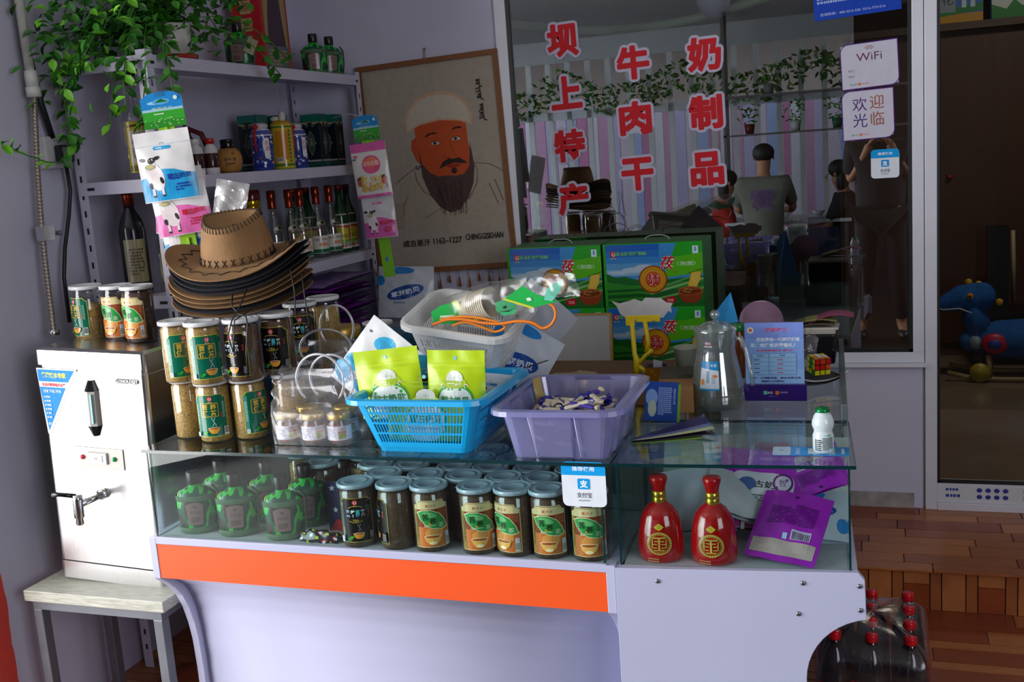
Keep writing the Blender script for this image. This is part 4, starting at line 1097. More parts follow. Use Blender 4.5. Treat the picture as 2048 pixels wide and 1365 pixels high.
for i, (x, y, s_) in enumerate(((-2.06, 3.075, 'left'), (-2.03, 3.16, 'right'))):
    t = thing('liquor_bottle', 'liquor bottle with a ridged gold and red cap above the hat, %s of the two' % s_, 'bottle', (x, y, Z3), 0, 'gold-capped liquor bottles')
    w = MB(); w.lathe([(.036, 0), (.04, .004), (.04, .16), (.034, .18), (.024, .19)], 24, '#2c1a18'); w.build('body', t, VG)
    w = MB(); w.lathe([(.026, .186), (.027, .195), (.025, .198), (.027, .202), (.027, .212), (.025, .215), (.027, .219), (.027, .235), (.026, .24)], 24); w.build('cap', t, goldm)
    w = MB(); w.lathe([(.0285, .238), (.0290, .242), (.0285, .270), (.026, .273)], 24, '#5c1816'); w.build('cap_top', t, VG)
t = thing('liquor_bottle', 'tall dark bottle with a copper cap and pale label behind the pouch strip', 'bottle', (-2.06, 2.56, Z3), 0)
w = MB(); w.lathe([(.036, 0), (.039, .004), (.039, .19), (.032, .22), (.016, .25), (.0145, .27)], 26, '#1c1a24'); w.build('body', t, VG)
w = MB(); w.lathe([(.0165, .262), (.0168, .30), (.0150, .303)], 18); w.build('cap', t, pmat('copper_cap', None))
a = Art(); a.rect(-.030, .04, .034, .165, '#8f8a6c'); a.rect(.010, .04, .034, .165, '#b8ae7c'); a.fine(-.02, .06, .04, .08, 9, '#5a5444')
w = MB(); a.onto(w, on_cyl(.0394, -.9), step_u=.007); w.build('label', t, VG)
t = thing('liquor_bottle', 'clear bottle with a narrow label standing right of the tall dark bottle', 'bottle', (-2.0, 2.64, Z3), 0)
w = MB(); w.lathe([(.033, 0), (.036, .004), (.036, .15), (.03, .18), (.015, .21), (.0135, .25)], 24); w.build('glass_body', t, cglass)
w = MB(); w.lathe([(.0155, .24), (.0155, .27), (.014, .273)], 18, '#4a2018'); w.build('cap', t, VG)
a = Art(); a.rect(-.03, .03, -.0, .13, '#c8b84c'); a.fine(-.026, .04, .02, .08, 10, '#5c5428'); w = MB(); a.onto(w, on_cyl(.0364, -.9), step_u=.007); w.build('label', t, VG)

# ================================================================== POUCHES
def pouch_fn(w_, h_, T, gus=.6, seal=.14, wr=.0015, seed=0, bend=0.0):
    def f(u, v, d=0.0, side=-1):
        a_ = min(1, max(0, 1 - (2 * u / w_) ** 2)) ** .7
        q = v / h_
        if q < .35: g = gus + (1 - gus) * sin(q / .35 * pi / 2)
        elif q < 1 - seal: g = cos((q - .35) / (1 - seal - .35) * pi / 2) ** .8
        else: g = 0.0
        wz = wr * sin(u * 95 + seed + v * 40) * sin(v * 70 + seed * 2.1) * (.4 + a_)
        y = side * (T * a_ * g + .0006) + wz * (1 if side < 0 else .5) + bend * (q ** 2)
        return (u, y + side * d, v)
    return f
def add_pouch(parent, name_body, w_, h_, T, back, art, fn, mat=None, step=.009, lift=.00012):
    w = MB()
    for side in (-1, 1):
        def g(a_, b_, side=side): return fn((a_ - .5) * w_ * (1 if side < 0 else -1), b_ * h_, 0, side)
        w.grid(g, 16, 20, back)
    w.build(name_body, parent, mat or VF, clean=True)
    if art:
        w = MB(); art.onto(w, lambda u, v, d: fn(u, v, d), step_u=step, step_v=step, lift=lift, base_lift=.0005); w.build('print', parent, mat or VF)
def cow(a, u, v, s, body='#e9dfe0', patch='#26221f'):
    """a plain standing cow"""
    a.ell(u, v, .17 * s, .27 * s, body, 18, .25); a.ell(u - .07 * s, v + .25 * s, .10 * s, .12 * s, body, 14)
    a.ell(u - .03 * s, v + .30 * s, .07 * s, .06 * s, patch, 10, .4); a.ell(u - .20 * s, v + .33 * s, .07 * s, .035 * s, patch, 8, -.2); a.ell(u + .07 * s, v + .34 * s, .07 * s, .035 * s, patch, 8, .3)
    a.ell(u - .08 * s, v + .18 * s, .075 * s, .05 * s, '#e6b0b0', 10)
    a.ell(u + .12 * s, v - .08 * s, .035 * s, .07 * s, patch, 8, .3); a.ell(u - .11 * s, v - .16 * s, .035 * s, .06 * s, patch, 8)
    for dx in (-.10, .08): a.rect(u + dx * s, v - .36 * s, u + (dx + .05) * s, v - .22 * s, body); a.rect(u + dx * s, v - .38 * s, u + (dx + .05) * s, v - .345 * s, patch)
def cow_art(w_, h_, main, txt, title='蒙古奶贝'):
    a = Art(); W2 = w_ / 2 * .985
    wav = [(-W2, h_ * .34), (-W2 * .45, h_ * .38), (-W2 * .1, h_ * .46), (W2 * .3, h_ * .44), (W2 * .7, h_ * .38), (W2, h_ * .36)]
    a.poly([(-W2, 0.002), (W2, .002)] + wav[::-1], main)
    a.line([(-W2, h_ * .80), (W2, h_ * .81)], .0012, '#b8c4d0')
    a.rrect(-W2 * .35, h_ * .735, W2 * .3, h_ * .785, h_ * .024, main); a.fine(-W2 * .25, h_ * .748, W2 * .45, h_ * .025, 1, '#e8f0f4', .9); a.ring(-W2 * .03, h_ * .80, h_ * .03, h_ * .036, main, 12, .3, 2.8)
    cow(a, -W2 * .42, h_ * .36, w_ * .95)
    a.text(title, W2 * .45, h_ * .34, h_ * .075, txt, w=w_ * .42, bold=.03); a.fine(W2 * .1, h_ * .285, W2 * .75, h_ * .03, 1, txt); a.fine(W2 * .25, h_ * .12, W2 * .5, h_ * .12, 3, txt, .5)
    a.ell(-W2 * .55, h_ * .505, W2 * .2, h_ * .035, '#8fb48c', 12); a.ell(-W2 * .55, h_ * .505, W2 * .13, h_ * .02, '#d8b46c', 10)
    return a
def card_art(w_, h_):
    a = Art()
    a.poly([(-w_ / 2, 0), (w_ / 2, 0), (w_ / 2, h_ * .82), (w_ * .3, h_ * .96), (0, h_), (-w_ * .3, h_ * .96), (-w_ / 2, h_ * .82)], '#1d86cc')
    a.ell(-w_ * .1, h_ * .7, w_ * .25, h_ * .05, '#9cd0ea'); a.rect(-w_ * .49, h_ * .45, w_ * .49, h_ * .53, '#9cc8dc')
    a.rect(-w_ * .5, 0, w_ * .5, h_ * .46, '#35a02c'); a.rect(-w_ * .5, 0, w_ * .5, h_ * .2, '#2a8a24')
    a.ell(0, h_ * .72, w_ * .21, h_ * .085, '#5aa8d8', 18); a.poly([(-w_ * .16, h_ * .70), (-w_ * .05, h_ * .77), (0, h_ * .80), (w_ * .06, h_ * .76), (w_ * .17, h_ * .70)], '#1e6a20')
    a.text('草原风光', 0, h_ * .52, h_ * .10, '#c6e6c0', w=w_ * .5); a.fine(-w_ * .22, h_ * .36, w_ * .45, h_ * .05, 1, '#e0f0d8', .9)
    r4 = random.Random(3)
    for _ in range(26): a.ell(r4.uniform(-.45, .45) * w_, r4.uniform(.05, .27) * h_, w_ * .014, h_ * .012, '#e0e8b8', 6)
    a.ell(w_ * .36, h_ * .78, w_ * .05, h_ * .06, '#d8e8d8', 10)
    return a
def hanger_card(name, label, loc, w_, h_, rot):
    t = thing(name, label, 'display strip', loc, rot)
    a = card_art(w_, h_); w = MB()
    w.prism([(-w_ / 2, 0), (w_ / 2, 0), (w_ / 2, h_ * .82), (w_ * .3, h_ * .96), (0, h_), (-w_ * .3, h_ * .96), (-w_ / 2, h_ * .82)], 0, .0012, '#e0e0e0', axis='y'); a.onto(w, on_y(0, 0, 0)); w.build('header_card', t, VG)
    return t
# strip 1, at the near corner of the shelf
ry = math.radians(-4)
t = hanger_card('display_strip', 'green plastic display strip with a meadow header card at the near corner of the shelves', (-1.800, 2.43, 1.640), .112, .095, (0, ry, .35))
w = MB(); w.b2(-.022, .022, .001, .003, -.465, .012, '#8fc21e'); w.build('strip', t, V)
for z_ in (0, -.19, -.30):
    w = MB(); w.b2(-.004, .004, -.004, .001, z_ - .022, z_ + .0, '#a6d826'); w.build('hook', t, V)
w = MB(); w.b2(-.014, .014, -.0015, -.0005, .082, .165); w.build('hang_tab', t, CLEAR)
def hang_pouch(label, loc, w_, h_, T, back, art, rot, seed, group=None, name='snack_pouch'):
    t = thing(name, label, 'pouch', loc, rot, group)
    add_pouch(t, 'pouch_body', w_, h_, T, back, art, pouch_fn(w_, h_, T, .8, .14, .0012, seed)); return t
hang_pouch('white and blue milk-sweet pouch with a cow, topmost on the near strip', (-1.795, 2.415, 1.446), .150, .186, .016, '#e2e2e2', cow_art(.15, .186, '#239fd8', '#1c3c9c'), (0, ry, .35), 1)
hang_pouch('pink and white cow pouch on the near strip, in front of its twin', (-1.778, 2.437, 1.352), .150, .176, .014, '#e2dfe2', cow_art(.15, .176, '#e872b8', '#d0283c'), (0, ry * 1.5, .4), 2, 'pink cow pouches on the near strip')
hang_pouch('pink cow pouch on the near strip, leaning out left behind its twin', (-1.812, 2.455, 1.350), .140, .176, .012, '#e2dfe2', cow_art(.14, .176, '#e268b0', '#d0283c'), (0, .10, .3), 3, 'pink cow pouches on the near strip')
hang_pouch('blue and white cow pouch lowest on the near strip beside the hat brim', (-1.788, 2.452, 1.272), .130, .165, .012, '#e0e2e4', cow_art(.13, .165, '#2f9fd6', '#1c3c9c'), (0, ry, .35), 4)
t = thing('plastic_bag', 'silvery clear bag of sweets hanging right of the cow pouches', 'bag', (-1.69, 2.47, 1.30), (0, math.radians(14), .3))
add_pouch(t, 'bag_body', .09, .19, .02, '#c9c6c4', None, pouch_fn(.09, .19, .02, .5, .12, .004, 3), clear('silver_film', (.8, .8, .8), .35, .2, cloud=.55, ccol=(.75, .74, .74), bump=1.0, bscale=40))
# strip 2, far end
t = hanger_card('display_strip', 'green plastic display strip with a meadow header card beside the portrait', (-1.765, 3.56, 1.592), .098, .092, (0, ry, .2))
w = MB(); w.b2(-.022, .022, .001, .003, -.51, .012, '#7cc21e'); w.b2(-.006, .006, -.0006, .001, -.45, -.435, '#2a8ab0'); w.build('strip', t, V)
w = MB(); w.b2(-.004, .004, -.004, .001, -.025, 0, '#8fd626'); w.build('hook', t, V)
w = MB(); w.tube([(0, .002, .085), (-.06, .01, .105), (-.128, .02, .10)], .0012, 5, '#cccccc'); w.build('hanging_wire', t, V)
def pink_art(w_, h_):
    a = Art(); W2 = w_ / 2 * .99
    a.rect(-W2, h_ * .84, W2, h_, '#dc5aa6'); a.rect(-W2, 0, W2, h_ * .05, '#dc5aa6')
    a.ell(.005, h_ * .6, w_ * .26, h_ * .17, '#e0507c', 22); a.ell(.005, h_ * .64, w_ * .2, h_ * .09, '#e87858', 18); a.text('白牛奶酪', .005, h_ * .62, h_ * .09, '#fbe8e0', w=w_ * .44)
    r5 = random.Random(6)
    for _ in range(60): a.ell(r5.uniform(-.30, .32) * w_, h_ * r5.uniform(.12, .40), w_ * .045, h_ * .022, r5.choice(['#e0c060', '#ecd48a', '#d8a848']), 7, r5.uniform(0, 3))
    for u_ in (-.34, .34): a.ell(w_ * u_, h_ * .28, w_ * .06, h_ * .06, '#c85a28', 9); a.ell(w_ * u_, h_ * .36, w_ * .06, h_ * .025, '#3a4a1c', 8, .5)
    a.ell(-w_ * .36, h_ * .77, w_ * .06, h_ * .025, '#e05c8c'); a.fine(-W2 * .9, h_ * .70, w_ * .16, h_ * .04, 1, '#2a2020', .9)
    a.fine(W2 * .8, h_ * .15, w_ * .05, h_ * .2, 8, '#c05050')
    return a
hang_pouch('pink-topped cheese snack pouch on the far strip over the portrait edge', (-1.748, 3.545, 1.385), .134, .198, .012, '#dedad6', pink_art(.134, .198), (0, ry, .2), 5)
hang_pouch('pink and white cow pouch hanging below the cheese snack pouch on the far strip', (-1.740, 3.555, 1.232), .122, .17, .012, '#d6d2d4', cow_art(.122, .17, '#d860ac', '#e03048'), (0, ry * .6, .2), 6)
# standing pouch on the lowest shelf end and stack of purple pouches
def blue_milk_art(w_, h_):
    a = Art(); W2 = w_ / 2
    a.ell(-W2 * .2, h_ * .92, W2 * .5, h_ * .07, '#2a86cc'); a.ell(-W2 * .92, h_ * .72, W2 * .16, h_ * .1, '#2a86cc'); a.ell(W2 * .86, h_ * .28, W2 * .2, h_ * .14, '#2a86cc')
    a.ell(0, h_ * .5, w_ * .34, h_ * .13, '#184a9c', 22, .25); a.text('草原奶贝', 0, h_ * .5, h_ * .11, '#e2ecf6', w=w_ * .52, rot=.25, bold=.03); a.fine(-w_ * .2, h_ * .27, w_ * .4, h_ * .05, 1, '#6a7aa0')
    return a
t = thing('snack_pouch', 'white milk-sweet pouch with a blue oval logo standing under the portrait', 'pouch', (-1.74, 3.70, .905), (-.12, .06, .2))
add_pouch(t, 'pouch_body', .22, .20, .02, '#c6cbd4', blue_milk_art(.22, .2), pouch_fn(.22, .2, .02, .8, .1, .002, 7))
purp = pmat('purple_film', '#9438b0', .25, noise=.25, nscale=20, bump=.9, bscale=22)
def flat_pouch(name, label, loc, rot, w_, h_, T, col, mat, group, art=None, seed=0, wr=.002):
    t = thing(name, label, 'pouch', loc, rot, group)
    fn = pouch_fn(w_, h_, T, .5, .1, wr, seed)
    lay = lambda p: (p[0], p[2] - h_ / 2, -p[1])
    w = MB()
    for side in (-1, 1):
        w.grid(lambda a_, b_, side=side: lay(fn((a_ - .5) * w_ * (1 if side < 0 else -1), b_ * h_, 0, side)), 14, 16, col)
    w.build('pouch_body', t, mat, clean=True)
    if art:
        w = MB(); art.onto(w, lambda u, v, d: lay(fn(u, v, d)), step_u=.01, step_v=.01, base_lift=.0005); w.build('print', t, mat if mat is VF else VF)
    return t
rd = random.Random(21)
nth = ('lowest', 'second', 'third', 'fourth', 'fifth', 'sixth', 'seventh', 'eighth', 'ninth', 'top')
for k in range(10):
    flat_pouch('purple_pouch', 'flat purple snack pouch, %s in the stack behind the hats' % nth[k] + ('' if k in (0, 9) else ' from below'), (-1.99 + rd.uniform(-.015, .02), 3.53 + rd.uniform(-.02, .02), Z4 + .030 + k * .0235), (rd.uniform(-.05, .05), rd.uniform(-.03, .03), pi / 2 + rd.uniform(-.12, .12)), .42, .20, .0105, '#6a2a80', purp if k % 3 else pmat('violet_film', '#a78cc4', .25, noise=.3, nscale=20, bump=.9, bscale=22), 'purple pouches stacked behind the hats', seed=k)
# boxes hidden behind the far jar
t = thing('storage_crate', 'teal crate end glimpsed under the purple pouches', 'crate', (-1.70, 3.1, .5))
w = MB(); w.b2(-.15, .17, -.25, .25, 0, .42, '#1f5c7a'); w.build('crate_body', t, V, bevel=.006); w = MB(); w.b2(-.155, .175, -.255, .255, .40, .43, '#256a8a'); w.build('rim', t, V, bevel=.004)
t = thing('cardboard_box', 'brown cardboard box behind the honey bags, carrying the far tea jar', 'box', (-1.36, 2.68, .0))
w = MB(); w.b2(-.2, .14, -.2, .2, 0, .919, '#9a6c3c'); w.build('carton', t, pmat('cardboard', '#8f673c', .85, noise=.12, nscale=14), bevel=.002)
w = MB(); w.b2(-.2, .14, -.012, .012, .9192, .9196, '#b08a54'); w.build('tape', t, VG)

# ================================================================== PORTRAIT
t = thing('portrait_hanging', 'framed printed portrait of a bearded man in a white cap, hung beside the window', 'picture', (-1.628, 3.865, 1.478), (0, math.radians(-1.6), 0))
PW, PH = .597, .828
frm = pmat('brocade_frame', '#80502a', .6, noise=.4, nscale=160, bump=.5, bscale=200)
w = MB()
fx, fz, b_ = PW / 2, PH / 2, .020
w.b2(-fx, fx, -.012, .006, fz - b_, fz); w.b2(-fx, fx, -.012, .006, -fz, -fz + b_); w.b2(-fx, -fx + b_, -.012, .006, -fz + b_, fz - b_); w.b2(fx - b_, fx, -.012, .006, -fz + b_, fz - b_)
w.build('frame', t, frm, clean=True)
w = MB(); w.b2(-fx + b_, fx - b_, -.002, .006, -fz + b_, fz - b_, '#b4a898'); w.build('canvas', t, pmat('canvas', '#a99e8f', .9, noise=.06, nscale=40, bump=.4, bscale=300))
a = Art()
S_ = .0001
def px(x, y): return ((x - 484) / 830. * .597, (683 - y) / 1265. * .828)   # layout grid of the picture itself
def PP(l): return [px(*p) for p in l]
a.rect(*px(200, 1045), *px(865, 880), '#a39182')
a.poly(PP([(250, 1045), (270, 860), (300, 760), (400, 680), (520, 740), (700, 680), (800, 700), (865, 745), (865, 1045)]), '#aa9d8d')
a.poly(PP([(350, 520), (345, 570), (370, 640), (395, 665), (405, 560), (380, 500)]), '#b84a22')
a.poly(PP([(380, 640), (378, 500), (375, 420), (430, 350), (540, 325), (640, 345), (680, 420), (682, 560), (692, 640), (680, 720), (640, 770), (560, 800), (470, 770), (425, 700)]), '#c04e20')
a.poly(PP([(430, 430), (480, 355), (540, 340), (600, 355), (632, 420), (600, 392), (540, 376), (480, 392)]), '#3c2420')
cap_o = [(330, 470), (322, 400), (350, 330), (410, 275), (480, 250), (560, 248), (640, 270), (700, 330), (722, 400), (716, 462), (640, 430), (530, 415), (410, 432)]
a.items.append(([px(*p) for p in cap_o], [tuple(range(len(cap_o)))], '#c9a084', a.n + 1)); a.n += 1
ci = [(338, 455), (336, 400), (362, 340), (418, 292), (484, 268), (556, 266), (630, 286), (684, 338), (706, 398), (704, 446), (636, 418), (530, 404), (414, 420)]
a.poly(PP(ci), '#c3b8a6')
for s_, x0 in ((1, 470), (1, 622)):   # brows and eyes
    pass
a.poly(PP([(432, 502), (455, 485), (495, 482), (512, 492), (470, 492), (445, 506)]), '#2a1a18'); a.poly(PP([(590, 482), (610, 465), (645, 462), (656, 474), (620, 474)]), '#2a1a18')
for cx_, cy_ in ((492, 546), (615, 532)):
    a.ell(*px(cx_, cy_), .020, .0065, '#c8b8a8', 14); a.ell(*px(cx_ - 3, cy_), .007, .006, '#2a2020', 10); a.line(PP([(cx_ - 30, cy_ + 2), (cx_ - 10, cy_ - 12), (cx_ + 14, cy_ - 11), (cx_ + 30, cy_ + 2)]), .0022, '#4a2018')
a.line(PP([(578, 540), (586, 600), (604, 632)]), .0018, '#7a2c14'); a.line(PP([(540, 612), (534, 632), (550, 642), (572, 640)]), .002, '#7a2c14'); a.line(PP([(450, 470), (520, 455), (600, 450)]), .001, '#a03c18'); a.line(PP([(460, 452), (520, 440), (590, 438)]), .001, '#a03c18')
a.poly(PP([(498, 700), (525, 660), (560, 642), (585, 648), (620, 642), (655, 668), (668, 680), (630, 678), (590, 670), (550, 680)]), '#2c1a1a')
a.ell(*px(585, 688), .030, .008, '#a02814', 14); a.ell(*px(585, 718), .013, .012, '#3a1f20', 12)
beard = [(385, 560), (402, 660), (440, 715), (490, 745), (540, 742), (590, 748), (640, 742), (675, 700), (692, 560), (705, 700), (690, 800), (650, 890), (590, 950), (540, 965), (480, 925), (430, 850), (395, 740)]
a.poly(PP(beard), '#4f3836')
r6 = random.Random(2)
for _ in range(60):
    x0 = r6.uniform(470, 660); x1 = 575 + (x0 - 575) * .75 + r6.uniform(-8, 8); a.line(PP([(x0, r6.uniform(770, 820)), (x1, r6.uniform(900, 990))]), .0012, r6.choice(['#3c2826', '#6a4c48']))
a.line(PP([(395, 670), (375, 690), (362, 680), (368, 668)]), .003, '#3a2420')
a.line(PP([(355, 700), (360, 760), (400, 830), (490, 890)]), .002, '#6a4a3e'); a.line(PP([(700, 680), (722, 720), (712, 800), (655, 895)]), .002, '#6a4a3e')
a.line(PP([(240, 760), (300, 715), (390, 668)]), .002, '#6a4a3e'); a.line(PP([(705, 682), (800, 700), (866, 746)]), .002, '#6a4a3e'); a.line(PP([(300, 840), (265, 900), (262, 960)]), .0016, '#7a5a4e')
a.line(PP([(780, 810), (822, 932)]), .002, '#5a3c34'); a.line(PP([(814, 790), (852, 918)]), .002, '#5a3c34'); a.line(PP([(385, 985), (500, 925)]), .0016, '#7a5a4e')
a.text('成吉思汗', *px(318, 1133), .027, '#1a1410', w=.120, bold=.015); a.text('1162–1227', *px(505, 1128), .024, '#1a1410', w=.122, bold=.015); a.text('CHINGGISKHAN', *px(722, 1119), .024, '#1a1410', w=.158, bold=.015)
# upright script column at the top right, stroke by stroke
def script(x, y0, y1, seed):
    r7 = random.Random(seed); a.line(PP([(x + 26, y0), (x + 24, (y0 + y1) / 2), (x + 28, y1)]), .0036, '#2c221e'); y = y0 + 4
    while y < y1 - 6:
        k = r7.choice([0, 1, 2, 3])
        if k == 0: a.line(PP([(x + 26, y), (x + 6, y + 3), (x + 2, y + 9)]), .0042, '#2c221e')
        elif k == 1: a.poly(PP([(x + 26, y), (x + 8, y - 2), (x + 4, y + 8), (x + 14, y + 12), (x + 26, y + 9)]), '#2c221e')
        elif k == 2: a.line(PP([(x + 26, y), (x + 10, y + 8), (x + 25, y + 14)]), .0036, '#2c221e')
        else: a.line(PP([(x + 26, y + 6), (x + 40, y + 12)]), .004, '#2c221e')
        y += r7.choice([12, 14, 17])
    a.line(PP([(x + 28, y1), (x + 44, y1 + 6)]), .004, '#2c221e')
script(756, 205, 322, 3); script(762, 346, 440, 5)
w = MB(); a.onto(w, on_y(0, -.0021, 0), lift=.00004, base_lift=.0002); w.build('picture_print', t, VM)
w = MB(); w.tube([(-.003, 0, fz), (-.001, .004, fz + .03), (0, .008, fz + .038)], .002, 6, '#a07a6c'); w.ball((0, .004, fz + .036), .005, '#6f7a30', 8); w.build('hanging_loop', t, V)
for k in range(13):
    x_ = -fx + .05 + k * .042; l_ = .03 + .012 * (k % 3)
    w = MB(); w.tube([(x_, -.004, -fz), (x_ + .003, -.006, -fz - l_ * .6)], .0012, 5, '#7a4426'); w.lathe([(.002, -fz - l_ * 1.6), (.006, -fz - l_ * 1.5), (.004, -fz - l_ * .8), (.002, -fz - l_ * .6)], 8, '#8a4a2a', c=(x_ + .003, -.006)); w.build('tassel', t, VM)
# ================================================================== HATS
tan = pmat('tan_suede', '#8d6a44', .85, noise=.22, nscale=9, bump=.5, bscale=120)
blk = pmat('black_suede', '#1b1a22', .9, noise=.25, nscale=12, bump=.5, bscale=120)
def hat_fn(RX=.182, RY=.170):
    prof = []   # (kind, s) rings from the crown dent outwards
    def f(th, s):
        c_, s_ = cos(th), sin(th)
        if s <= 1:      # top dent, s 0..1
            r = s
            z = .103 - .030 * (1 - r ** 3) * (1 - .35 * abs(s_)) + .016 * (1 - abs(s_)) * r ** 2 * .6 - .012 * max(0, -s_) * r
            return (.068 * r * c_ * (1 - .12 * max(0, -s_)), .088 * r * s_, z)
        if s <= 2:      # crown wall
            q = s - 1
            top = f(th, 1.0); bx, by = .090 * c_, .108 * s_
            return (top[0] * (1 - q) + bx * q + .003 * sin(q * pi) * c_, top[1] * (1 - q) + by * q, top[2] * (1 - q) + (.0 + .028 * c_ ** 4 * 0) * q)
        q = s - 2       # brim 0..1
        x = (.090 + (RX - .090) * q) * c_; y = (.108 + (RY - .108) * q) * s_
        z = .040 * (q ** 1.6) * (abs(c_) ** 2.6) - .014 * q * abs(s_) ** 2 + .0
        if q > .9: pass
        return (x * (1 - .04 * q * abs(c_)), y, z)
    return f
HF = hat_fn()
def hat(label, loc, rot, mat, edge, full=True, group='hats stacked on the tea jars'):
    t = thing('cowboy_hat', label, 'hat', loc, rot, group)
    ss = [0.001, .35, .6, .8, .93, 1, 1.06, 1.3, 1.6, 1.85, 2, 2.06, 2.2, 2.4, 2.6, 2.8, 2.92, 2.98, 3.0]
    n_ = 56
    def build(rings, nm, m_, parent, solid):
        w = MB(); v_ = [HF(2 * pi * i / n_, s_) for s_ in rings for i in range(n_)]; f_ = []
        for j in range(len(rings) - 1):
            for i in range(n_):
                k = (i + 1) % n_; f_.append((j * n_ + i, (j + 1) * n_ + i, (j + 1) * n_ + k, j * n_ + k))
        w.add(v_, f_, '#000000', True); return w.build(nm, parent, m_, solid=solid)
    build([s_ for s_ in ss if s_ <= 2], 'crown', mat, t, .0025)
    build([s_ for s_ in ss if s_ >= 2], 'brim', mat, t, .003)
    return t
hats = [('#tan', 0), ('blk', 1), ('blk', 2), ('blk', 3), ('tan', 4), ('tan', 5), ('tan', 6), ('blk', 7), ('tan', 8)]
HX, HY, HZ = -1.508, 2.262, 1.298
tilt = (math.radians(9), math.radians(-1.5), math.radians(14))
top = hat('tan suede cowboy hat with dark cross-stitching, on top of the hat stack', (HX, HY, HZ), tilt, tan, tan)
# stitching on the top hat
w = MB()
for k in range(15):
    th = -pi / 2 + (k - 7) * .235
    for sgn in (-1, 1):
        p0 = Vector(HF(th - .055 * sgn, 1.80)); p1 = Vector(HF(th + .055 * sgn, 1.97))
        n_ = Vector((cos(th), sin(th) * 1.1, 0)).normalized() * .0022
        w.tube([p0 + n_, p1 + n_], .0011, 5, '#171312')
pz = []
for k in range(31):
    th = -pi / 2 + (k - 15) * .155; p = Vector(HF(th, 2.62 if k % 2 else 2.42)); pz.append(p + Vector((0, 0, .0028)))
for a_, b_ in zip(pz[:-1], pz[1:]): w.tube([a_, (a_ + b_) / 2 + Vector((0, 0, .001)), b_], .0011, 5, '#171312')
for k in range(46):
    th = k * 2 * pi / 46; p0 = Vector(HF(th, .93)) + Vector((0, 0, .002)); p1 = Vector(HF(th + .03, 1.12)) + Vector((cos(th), sin(th), 0)) * .0025
    w.tube([p0, Vector(HF(th, 1.0)) + Vector((0, 0, .003)), p1], .001, 5, '#171312')
tag(w.build('stitching', top, pmat('black_lace', '#171312', .7)), None, None, None, 'stuff')
names = ['black', 'black', 'black', 'tan', 'tan', 'tan', 'black', 'tan']
ords = ['second from the top', 'third from the top', 'fourth from the top', 'highest tan brim under the black ones', 'middle of the three tan brims', 'lowest of the three tan brims', 'thin one between tan brims near the bottom', 'at the very bottom of the stack']
rd = random.Random(5)
for k, (nm, od) in enumerate(zip(names, ords)):
    dz = -(k + 1) * .0125
    hh = hat('%s suede hat in the stack, %s' % (nm, od), (HX + rd.uniform(-.006, .006), HY + rd.uniform(-.004, .006) + .0015 * k, HZ + dz), (tilt[0] - .004 * k, tilt[1] + rd.uniform(-.01, .01), tilt[2] + rd.uniform(-.05, .05)), tan if nm == 'tan' else blk, None)
    hh.scale = (1, 1, 1 - .075 * (k + 1))
w = MB()
w.tube([(-1.43, 2.10, 1.225), (-1.425, 2.085, 1.20), (-1.40, 2.07, 1.185), (-1.37, 2.055, 1.178), (-1.365, 2.05, 1.16), (-1.37, 2.04, 1.10), (-1.37, 2.035, 1.04)], .002, 6, '#0e0c0c')
tag(w.build('hat_cord', None, V), 'black chin cord hanging from the hat stack over the left black-labelled jar', 'cord', 'chin cords')
w = MB()
w.tube([(-1.395, 2.11, 1.235), (-1.40, 2.08, 1.20), (-1.405, 2.05, 1.172), (-1.41, 2.035, 1.14), (-1.40, 2.032, 1.10), (-1.395, 2.045, 1.172), (-1.36, 2.10, 1.20)], .0018, 6, '#0e0c0c')
tag(w.build('hat_cord', None, V), 'looped black chin cord at the front of the hat stack', 'cord', 'chin cords')
w = MB()
w.tube([(-1.31, 2.17, 1.27), (-1.305, 2.17, 1.22), (-1.31, 2.17, 1.16), (-1.29, 2.165, 1.115), (-1.275, 2.17, 1.14), (-1.285, 2.18, 1.2), (-1.29, 2.185, 1.26)], .0018, 6, '#0e0c0c')
tag(w.build('hat_cord', None, V), 'long black chin cord looping down at the right side of the hat stack', 'cord', 'chin cords')

# ================================================================== HANGING PLANT
t = thing('potted_plant', 'bushy green trailing plant in a white pot with a red saucer on the top shelf', 'plant', (-2.0, 2.77, Z1))
w = MB(); w.lathe([(.055, .012), (.068, .11), (.064, .11), (.052, .02)], 24, '#cfccc8', capt=False); w.build('pot', t, VG)
w = MB(); w.lathe([(.06, 0), (.076, .004), (.079, .02), (.075, .02), (.06, .008)], 24, '#9a2a22', capt=False); w.build('saucer', t, VG)
w = MB(); w.lathe([(.063, .10), (.001, .105)], 20, '#2c211a', capb=False); w.build('soil', t, VM)
def leafmesh(nm, col_mat, cup):
    w = MB(); pts_ = [(0, 0), (.30, .25), (.5, .5), (.45, .78), (.2, .98), (0, 1.15)]
    v_ = []; f_ = []
    for x_, y_ in pts_:
        bz = -.25 * (y_ ** 2) * .35
        v_ += [(-x_ * .62, y_, bz + cup * x_), (0, y_, bz), (x_ * .62, y_, bz + cup * x_)]
    for j in range(len(pts_) - 1):
        a_ = 3 * j; f_ += [(a_, a_ + 1, a_ + 4, a_ + 3), (a_ + 1, a_ + 2, a_ + 5, a_ + 4)]
    w.add(v_, f_, '#3a7a20', True); me = w.mesh(nm); me.materials.append(col_mat); return me
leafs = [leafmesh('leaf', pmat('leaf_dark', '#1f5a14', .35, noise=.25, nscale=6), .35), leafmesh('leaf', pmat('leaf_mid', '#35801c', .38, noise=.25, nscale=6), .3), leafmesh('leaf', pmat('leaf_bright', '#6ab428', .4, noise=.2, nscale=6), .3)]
rd = random.Random(17)
stems = []
O = Vector((-2.0, 2.77, Z1 + .1))
def bez(p0, p1, p2, n_=9): return [p0 * (1 - t_) ** 2 + p1 * 2 * t_ * (1 - t_) + p2 * t_ ** 2 for t_ in [i / (n_ - 1) for i in range(n_)]]
